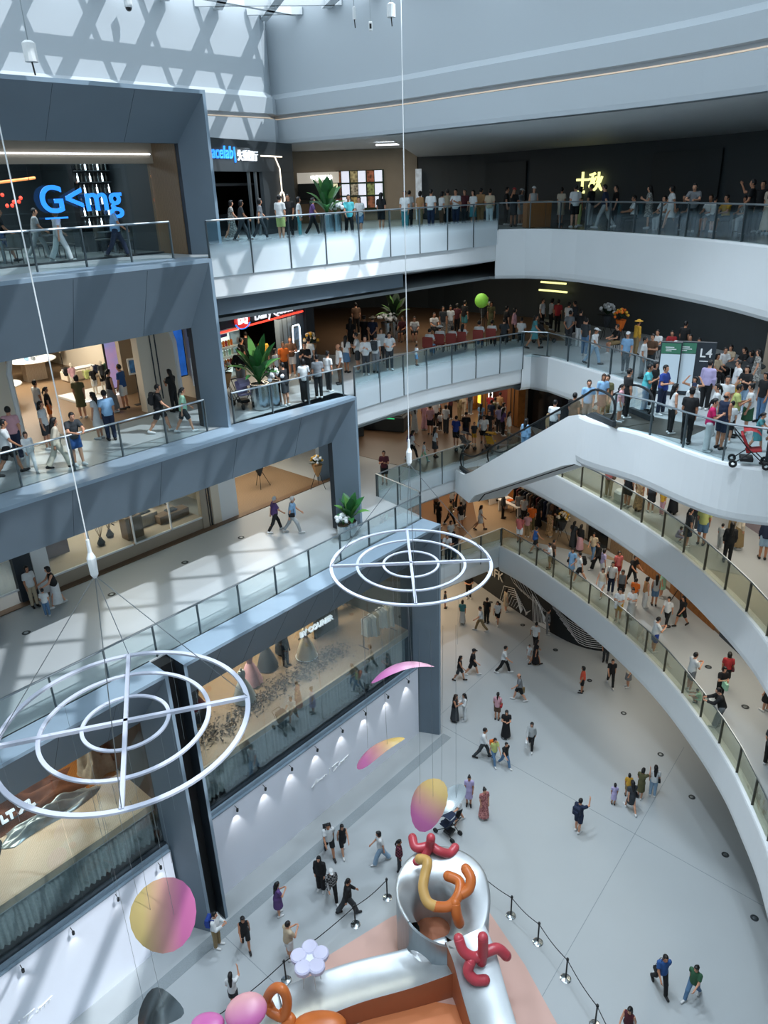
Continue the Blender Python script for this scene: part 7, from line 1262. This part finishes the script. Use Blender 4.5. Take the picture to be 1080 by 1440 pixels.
petal('slim pink petal seen edge on below the far ring', atdepth(563, 935, 21.5), .95, .36, PP, (-.42, -.18, .12), .3, -.25)
petal('twisted pink and yellow petal below the slim pink petal', atdepth(531, 1052, 22.5), .85, .3, petalmat('petal_pinkyellow', 'bb6b9a', 'c4a660', 0), (-.12, -.42, .3), .22, -.35)
petal('yellow to pink rounded petal above the slide sculpture', atdepth(600, 1130, 22.0), .55, .82, petalmat('petal_vert', 'b46397', 'c9ac6e', 1), (1.0, .15, -.75), .1, .2)
petal('silver curved bowl petal beside the rounded petal', atdepth(631, 1126, 22.2), .62, .28, 'chrome', (.55, -.35, .55), -.2, .1)
petal('dark silver curved shell at the bottom left', atdepth(217, 1418, 17.5), .62, .42, mat('dark_silver', '6d777c', .25, metal=.8), (.95, .75, .5), -.35, -.35)
# ================================================================ slide sculpture on the ground floor
mat('sculpt_steel', 'c2c9cd', .36, metal=.55, noise=.1, scale=1.5); mat('peach', 'c6a398', .5); mat('peach_dark', 'a8694a', .55, noise=.1, scale=1); mat('orange_floor', 'c77a4c', .55)
sl = thing('slide_sculpture', 'large silver and peach slide sculpture with looping ramps', 'sculpture'); TC = Vector((1.53, 17.5, 0)); RO_, RI_, HT = 1.58, .62, 2.6
def ring_wall(r0, r1, z0, z1, a0, a1, m, name, n=40):
    R = [];
    for i in range(n + 1):
        a = a0 + (a1 - a0) * i / n; c, s = math.cos(a), math.sin(a); R.append([TC + Vector((r * c, r * s, z)) for r, z in ((r0, z0), (r1, z0), (r1, z1), (r0, z1))])
    return G().rings(R, cap=True).build(name, m, sl, smooth=False)
R = []; DG = math.radians
def toph(d): return HT + .2 * math.sin(DG(d)) - .75 * max(0, math.cos(DG(d + 62))) ** 1.5
for i in range(46):                                        # spiral rim running from the left over the back to the slide head
    d = -66 + i * 286 / 45; a = DG(d); c, s = math.cos(a), math.sin(a); h = toph(d); q = TC + Vector((-.22, -.15, 0)); wd = .62 + .3 * max(0, math.cos(DG(d - 200))); R.append([TC + Vector((r * c, r * s, z)) for r, z in ((RO_ - .06, h - .25), (RO_, h), (RO_ - .1, h + .03))] + [q + Vector((r * c, r * s, z)) for r, z in ((wd + .3, h - .16), (wd, h - .36), (wd - .12, h - .7), (wd - .16, .9))])
G().rings(R, closed=False).build('spiral_rim', 'sculpt_steel', sl, smooth=True); G().lathe([(.8, .85), (.8, .9)], 20, TC + Vector((-.2, -.2, 0))).build('well_floor', 'peach_dark', sl)
g = G(); R = []                                            # outer wall: full height at the left, falling to the slide edge at the front, with an arch
for i in range(61):
    d = -66 + i * 366 / 60; a = DG(d); op = max(0, 1 - ((d - 236) / 26) ** 2) ** .5 if abs(d - 236) < 26 else 0; c, s = math.cos(a), math.sin(a)
    h = toph(d) - .05 if d < 205 else toph(205) - .05 + (1.72 - toph(205)) * (d - 205) / 95; R.append([TC + Vector((r * c, r * s, z)) for r, z in ((RO_ - .02, op * 1.35), (RO_ - .02, h), (RO_ - .1, h), (RO_ - .1, op * 1.35))])
g.rings(R, cap=True).build('tower_wall', mat('tower_steel', '8f999f', .3, metal=.75), sl, smooth=False)
def ramp(name, pts, w, m_top, m_side, th=.0):
    C = catmull([Vector(p) for p in pts], 6); L, Rr, = [], []
    for i, p in enumerate(C):
        t = (C[min(i + 1, len(C) - 1)] - C[max(i - 1, 0)]); t.z = 0; t.normalize(); n = Vector((-t.y, t.x, 0)); ww = w[0] + (w[1] - w[0]) * i / (len(C) - 1); L.append(p + n * ww / 2); Rr.append(p - n * ww / 2)
    G().rings([[a, a + (b - a) * .06 - Vector((0, 0, .07)), (a + b) / 2 - Vector((0, 0, .09)), b - (b - a) * .06 - Vector((0, 0, .07)), b] for a, b in zip(L, Rr)], closed=False).build(name, m_top, sl, smooth=True)
    for q, sg in ((L, 1), (Rr, -1)): G().rings([[p, p - Vector((0, 0, .16)), Vector((p.x, p.y, .02))] for p in q], closed=False).build(name + '_side', m_side, sl)
ramp('slide_ramp', [TC + Vector((.62, -1.15, 2.0)), TC + Vector((.85, -1.75, 1.75)), TC + Vector((1.05, -2.6, 1.3)), TC + Vector((1.4, -3.9, .75)), TC + Vector((1.95, -5.6, .5))], (1.45, 1.3), 'sculpt_steel', 'peach_dark')
ramp('low_ramp', [TC + Vector((.2, -1.25, 1.2)), TC + Vector((-1.3, -1.6, 1.05)), TC + Vector((-3.2, -2.0, .95)), TC + Vector((-5.2, -2.7, .8)), TC + Vector((-6.6, -3.6, .7))], (1.25, 1.5), 'sculpt_steel', 'peach_dark')
G().box(TC + Vector((-5.15, -2.68, .84)), (1.5, .03, .02), .35 + 1.571).build('ramp_joint', 'dark', sl)
g = G().poly([(-2.8, 16.9), (-.2, 18.55), (1.4, 19.1), (3.3, 18.6), (4.2, 16.6), (5.0, 14.2), (5.4, 12.0), (-5, 12.0), (-4.6, 14.6)], .006, .03); g.build('base_mat', 'peach', sl)
g = G().poly([(-3.2, 12.2), (-3.0, 14.1), (-1.0, 15.0), (.9, 15.5), (1.9, 15.3), (2.4, 14.0), (2.6, 12.2)], .03, .05); g.build('orange_pit', 'orange_floor', sl)
def figure(label, P, m, r, name='tube_figure', joint=None):
    t = thing(name, label, 'sculpture')
    for i, L in enumerate(P):
        Q = catmull([Vector(p) for p in L], 6); G().tube(Q, r, 14).build('limb', m[i % len(m)], t, smooth=True)
        for q in (Q[0], Q[-1]): G().ball(q, r * .99, 14, 8).build('limb_end', m[i % len(m)], t, smooth=True)
    return t
mat('fig_red', 'b8434f', .32, spec=.5); mat('fig_orange', 'c46c34', .32); mat('fig_yellow', 'c9a260', .35)
def D(px, py, z): d = ray(px, py); k = (z - ZC) / d.z; return Vector((0, 0, ZC)) + d * k
figure('red balloon-like tube figure on the far rim of the slide tower', [[D(580, 1178, 3.1), D(585, 1192, 3.0), D(605, 1190, 3.0), D(618, 1197, 2.95), D(632, 1200, 2.8), D(640, 1192, 2.85)], [D(606, 1178, 3.6), D(604, 1190, 3.1), D(596, 1205, 2.8), D(586, 1212, 2.7)]], ['fig_red'], .155)
figure('orange and yellow tube figure bent across the tower well', [[D(590, 1208, 3.2), D(601, 1212, 3.3), D(597, 1232, 3.1), D(595, 1250, 2.95), D(601, 1268, 2.8), D(613, 1275, 2.7)], [D(612, 1275, 2.7), D(632, 1274, 2.8), D(645, 1258, 3.0), D(646, 1240, 3.1), D(630, 1232, 3.1)], [D(648, 1258, 3.0), D(659, 1250, 3.1), D(662, 1235, 3.3), D(655, 1222, 3.4)], [D(640, 1270, 2.9), D(642, 1285, 2.6), D(646, 1298, 2.2)]], ['fig_yellow', 'fig_orange', 'fig_orange', 'fig_orange'], .17)
figure('red four-limbed tube figure sitting on the slide ramp', [[D(645, 1320, 2.5), D(652, 1338, 2.2), D(668, 1346, 2.0), D(685, 1338, 2.1), D(700, 1334, 2.1), D(712, 1344, 1.8)], [D(679, 1318, 2.9), D(679, 1336, 2.3), D(677, 1352, 1.8)], [D(662, 1352, 1.95), D(658, 1366, 1.7), D(668, 1378, 1.5), D(682, 1378, 1.45)]], ['fig_red'], .165)
figure('orange knotted tube figure on the low ramp', [[D(384, 1425, 1.0), D(376, 1405, 1.4), D(386, 1390, 2.0), D(398, 1392, 2.1), D(404, 1410, 1.6), D(398, 1430, 1.1), D(380, 1422, 1.15)], [D(398, 1424, 1.1), D(410, 1434, 1.05), D(402, 1440, .95)]], ['fig_orange'], .15)
fl = thing('flower_ornament', 'white and lilac five petal flower standing on thin stems by the low ramp', 'ornament'); FC = D(436, 1352, 2.0)
for k in range(5):
    a = k * 1.2566 + .4; p = FC + Vector((.36 * math.cos(a), .36 * math.sin(a), .02)); G().lathe([(.05, .0), (.24, .0), (.26, .05), (.26, .16), (.22, .2), (.03, .2)], 16, p).build('petal', 'lilac' if 'lilac' in M else mat('lilac', 'c5c6e0', .5), fl, smooth=False)
G().lathe([(.2, .02), (.2, .18)], 14, FC).build('centre', 'paint_white', fl)
for k in range(4): a = k * 1.57 + .5; G().tube([FC + Vector((.2 * math.cos(a), .2 * math.sin(a), 0)), Vector((FC.x + .3 * math.cos(a), FC.y + .3 * math.sin(a), .95))], .018, 5).build('stem', 'paint_white', fl)
def pebble(label, c, r, m, rot=(0, 0, 0)): t = thing('pebble_ornament', label, 'ornament', c); o = G().ball((0, 0, 0), r, 20, 12).build('body', m, t, smooth=True); o.rotation_euler = rot; G().lathe([(.1, -r[2] - .06), (.03, -r[2] + .02), (.03, -c[2] + .03), (.2, -c[2] + .02), (.2, -c[2])], 10).build('foot', 'steel', t); return t
pebble('pink rounded pebble ornament at the bottom edge, larger one', D(346, 1422, 1.9), (.62, .5, .22), petalmat('peb_pink', 'c66aa6', 'd8a0a8', 1), (.3, 0, .3)); pebble('pink rounded pebble ornament at the bottom edge, smaller one', D(292, 1440, 1.6), (.5, .34, .18), petalmat('peb_pink2', 'c65fa8', 'cf74b0', 1)); pebble('orange pebble ornament at the bottom edge beside the low ramp', D(450, 1440, 1.0), (.8, .4, .22), 'fig_orange'); pebble('tiny magenta pebble behind the larger pink pebble', D(327, 1424, 1.5), (.13, .13, .12), clothmat('fuchsia'))
# ---- rope barrier
POSTS = [[(-.35, 19.35), (-1.5, 18.3), (-3.75, 16.35), (-5.6, 14.7)], [(2.9, 19.7), (4.05, 18.45), (4.8, 17.4), (5.45, 16.1), (6.0, 14.6), (6.4, 13.2)]]
for q, side_ in enumerate(('left', 'right')):
    for i, (x, y) in enumerate(POSTS[q]): t = thing('barrier_post', 'black rope barrier post %s of the sculpture, number %s from the far end' % (side_, ('one', 'two', 'three', 'four', 'five', 'six')[i]), 'barrier post', (x, y, 0)); G().lathe([(.17, 0), (.18, .015), (.15, .03), (.03, .05)], 16).build('base', 'chrome', t); G().tube([(0, 0, .04), (0, 0, .95)], .028, 8).build('pole', 'black', t); G().lathe([(.045, .9), (.05, .95), (.035, .99)], 10).build('cap', 'black', t)
    g = G(); P = POSTS[q]
    for a, b in zip(P, P[1:]): g.tube([(a[0] + (b[0] - a[0]) * k / 8, a[1] + (b[1] - a[1]) * k / 8, .9 - .10 * math.sin(math.pi * k / 8)) for k in range(9)], .016, 5)
    tag(g.build('barrier_belt', 'black'), 'black barrier belt running along the %s posts of the sculpture' % side_, 'belt')
# ================================================================ planters
def planter(label, p, n, h, r=.34, hp=.85, seed=1, white=0, m='leaf'):
    t = thing('potted_plant', label, 'plant', p); rr = random.Random(seed); G().lathe([(r * .92, 0), (r, .02), (r, hp - .03), (r * .97, hp), (r * .88, hp), (r * .86, hp - .1)], 20).build('pot', 'chrome', t); G().lathe([(.01, hp - .08), (r * .87, hp - .07)], 14).build('soil', 'floor_brown', t)
    for i in range(n):                                          # broad arching leaves, each one a part
        a = i * 2.39996 + rr.random() * .4; f = i / n; tilt = .15 + 1.05 * f; L = h * (1 - .35 * f) * (.85 + .3 * rr.random()); g = G(); R = []
        for k in range(7):
            q = k / 6; ang = tilt * (.25 + q * 1.1); d = Vector((math.cos(a), math.sin(a), 0)); c = d * (L * q * math.sin(tilt * (.4 + .5 * q))) + Vector((0, 0, hp - .05 + L * q * math.cos(tilt * (.4 + .7 * q)))); w = L * (.11 if n > 20 else .15) * math.sin(math.pi * min(max((q - .22) / .78, .04), 1)) + .008; s_ = Vector((-d.y, d.x, 0)); R.append([c - s_ * w + Vector((0, 0, w * .35)), c, c + s_ * w + Vector((0, 0, w * .35))])
        g.rings(R, closed=False); g.build('leaf', m if (i + seed) % 4 else 'leaf_light', t, smooth=True)
    if white:
        g = G()
        for i in range(white): a, q = rr.random() * 6.28, rr.random(); g.ball((r * 1.5 * q * math.cos(a), r * 1.5 * q * math.sin(a), hp + .15 + .25 * rr.random()), .09, 6, 4)
        g.build('blossoms', 'paint_white', t)
    return t
def gp(px, py, z): return D(px, py, z)
planter('tall leafy plant in a round metal pot by the ice cream shop railing', gp(368, 574, Z4), 22, 1.8, .36, .95, 3); planter('metal pot of white flowers beside the tall leafy plant', gp(385, 571, Z4), 6, .7, .34, .95, 5, 22)
planter('broad leafy plant in a metal pot behind the white floor railing', gp(494, 752, Z3), 16, 1.35, .26, .62, 7); planter('metal pot of white flowers beside the broad leafy plant', gp(484, 757, Z3), 5, .5, .26, .62, 8, 14)
planter('big leafy plant in a metal pot behind the top floor frosted balcony', gp(462, 339, Z5), 16, 1.5, .3, 1.0, 11); planter('metal pot of white orchids beside the big leafy plant', gp(473, 337, Z5), 6, .8, .26, 1.0, 13, 20)
planter('dark leafy plant in a tall pot in the fourth level centre', gp(556, 475, Z4), 18, 1.6, .35, .9, 15, 0, 'leaf_dark'); planter('pot of white flowers beside the dark leafy plant', gp(545, 477, Z4), 6, .6, .33, .9, 17, 26)
# ================================================================ pushchairs
def stroller(label, p, rz, frame='black', cloth='charcoal', sc=1.0):
    t = thing('stroller', label, 'stroller', p, rz); t.scale = (sc,) * 3
    for x in (-.24, .24): G().tube([(x, -.38, .12), (x, .1, .55), (x, .5, 1.0)], .016, 6).build('side_tube', frame, t); G().tube([(x, .42, .12), (x, .0, .5)], .016, 6).build('rear_leg', frame, t)
    for x in (-.26, .26):
        for y in (-.4, .44): G().rings([[Vector((x + dx, y + r * math.cos(a), .11 + r * math.sin(a))) for dx, r in ((-.03, .05), (-.03, .11), (.03, .11), (.03, .05))] for a in [i * .524 for i in range(12)]], loop=True).build('wheel', 'black', t)
    G().tube([(-.24, .5, 1.0), (.24, .5, 1.0)], .022, 6).build('handlebar', 'black', t); G().box((0, -.05, .48), (.4, .4, .06), mtx=Matrix.Rotation(-.2, 3, 'X'), bev=.02).build('seat', clothmat(cloth), t); G().box((0, .2, .72), (.4, .07, .5), mtx=Matrix.Rotation(-.45, 3, 'X'), bev=.02).build('backrest', clothmat(cloth), t)
    G().rings([[Vector((x, .12 - .34 * math.sin(a), .78 + .3 * math.cos(a))) for x in (-.22, 0, .22)] for a in (-.5, 0, .5, 1.0, 1.4)], closed=False).build('hood', clothmat(cloth), t); G().box((0, .1, .22), (.36, .34, .12), bev=.02).build('basket', 'black', t); return t
stroller('black and blue stroller pushed across the ground floor', gp(629, 1172, 0), -2.3, 'black', 'navy'); stroller('red and black push trike at the curved landing railing', gp(1053, 655, Z4), 1.2, 'black', 'red'); stroller('lilac stroller at the left of the tall metal planter', gp(345, 572, Z4), .6, 'black', 'lavender'); stroller('grey stroller with a child at the escalator foot', gp(655, 634, Z3), 2.2, 'steel', 'grey'); stroller('white and yellow stroller beside the escalator foot', gp(690, 634, Z3), 2.6, 'steel', 'yellow'); stroller('dark stroller in the fourth level dark hall', gp(765, 482, Z4), 2.0, 'black', 'charcoal')
stroller('dark stroller on the lowest right balcony by the clothes tables', gp(700, 707, Z2), 1.0, 'black', 'grey')
# ================================================================ floor discs, cameras, sensors
dm = None
for z, pts, where, grp in ((Z3, ((37, 890), (157, 836), (260, 791), (339, 756)), 'in the sunlit white floor', 'sunlit white floor'), (Z2, ((939, 881), (996, 938), (1048, 994)), 'in the lowest right balcony floor', 'lowest right balcony'), (0, ((690, 847), (735, 879), (781, 914), (829, 957), (877, 1003), (929, 1061), (973, 1121), (1020, 1202), (1061, 1291)), 'in the ground floor along the curved balcony', 'ground floor edge')):
    for i, (px, py) in enumerate(pts):
        t = thing('floor_light', 'dark round light %s, number %s from left' % (where, ('one', 'two', 'three', 'four', 'five', 'six', 'seven', 'eight', 'nine')[i]), 'floor light', D(px, py, z + .002), 0, 'round floor lights, ' + grp); G().lathe([(.13, 0), (.14, .006), (.1, .012)], 16).build('bezel', 'charcoal', t); G().lathe([(.07, .012), (.05, .016)], 12).build('lens', 'steel', t)
t = thing('security_camera', 'white dome camera on the sunlit upper wall', 'camera', V(19.6, -30.25, 31.0)); G().lathe([(.16, .0), (.16, -.25), (.14, -.3)], 14).build('housing', 'paint_white', t); G().ball((0, 0, -.3), .13, 12, 8).build('dome', 'darkglass', t); G().box((0, 0, .05), (.3, .3, .1)).build('bracket', 'paint_white', t)
for i, (px, py, dp, lab) in enumerate(((42, 72, 16, 'white motor pod on a cable over the top left portal'), (498, 18, 26, 'small white sensor hanging near the top centre'), (550, 14, 24, 'white motor pod at the top of the long cable'), (904, 18, 24, 'small pale sensor hanging at the top right'))):
    c = atdepth(px, py, dp); t = thing('hanging_pod', lab, 'hanging device', c); k = .14 if i in (0, 2) else .06; G().lathe([(k, -.2), (k, .15), (k * .5, .2)], 12).build('body', 'paint_white', t); G().tube([(0, 0, .2), (0, 0, ZR - .4 - c.z)], .012, 4).build('cable', 'steel', t); G().tube([(0, 0, -.2), (.02, 0, -.45)], .02, 5).build('hook', 'black', t)
c = atdepth(521, 37, 28); t = thing('wall_sensor', 'small dark sensor box hanging at the top centre', 'sensor', c); G().box((0, 0, 0), (.14, .1, .3), bev=.02).build('case', 'paint_white', t); G().box((0, -.055, 0), (.08, .01, .16)).build('window', 'black', t); G().tube([(0, 0, .15), (0, 0, ZR - .4 - c.z)], .006, 4).build('wire', 'steel', t)
# ================================================================ added floodlights, then ceiling lamps of the halls
for x, y, p in ((2.0, 27.8, 560), (5.8, 22.5, 300), (6.3, 15, 240), (1.5, 21, 300), (2, 13, 240), (4, 8, 200)):      # unseen floodlights, added at roof level to brighten the lower hall
    t = thing('added_floodlight', 'added unseen floodlight can under the skylight truss', 'floodlight', (x, y, ZR - .45), 0, 'added floodlights under the skylight trusses'); G().lathe([(.2, -.25), (.22, 0), (.1, .2)], 12).build('housing', 'paint_white', t); l = lamp('SPOT', (x, y, ZR - .75), p * 17, (.80, .90, 1), .3, spot=75, aim=(0, .14 if y == 21 else 0, -1))
for x, y, z, p, c, sx, sy in ((0, 43, 3.7, 420, (1, .70, .44), 8, 6), (3.5, 40, 3.7, 170, (1, .70, .44), 4, 4), (12.5, 30, 3.7, 120, AMB, 2, 8), (4, 43, 9.2, 460, (1, .74, .5), 8, 6), (11.6, 33, 9.2, 170, AMB, 1.5, 5), (13, 24, 9.2, 170, AMB, 1.5, 6), (3, 44, 14.6, 500, AMB, 9, 6), (11.8, 33, 14.6, 190, AMB, 1.5, 5), (13.2, 24, 14.6, 190, AMB, 1.5, 6), (-3, 31, 14.7, 60, COOL, 3, 4), (2, 41, 19.8, 240, AMB, 8, 5), (12.5, 32, 19.7, 160, COOL, 3, 8), (13.4, 24, 19.7, 160, COOL, 3, 5), (1.5, 44, 25.8, 260, AMB, 7, 6), (11.5, 31, 25.8, 130, COOL, 3, 8), (-4.5, 34.5, 25.7, 110, COOL, 2, 4), (-4.6, 32.2, 18.9, 130, WARM, 2, 3)): arealight(x, y, z, p, c, sx, sy)
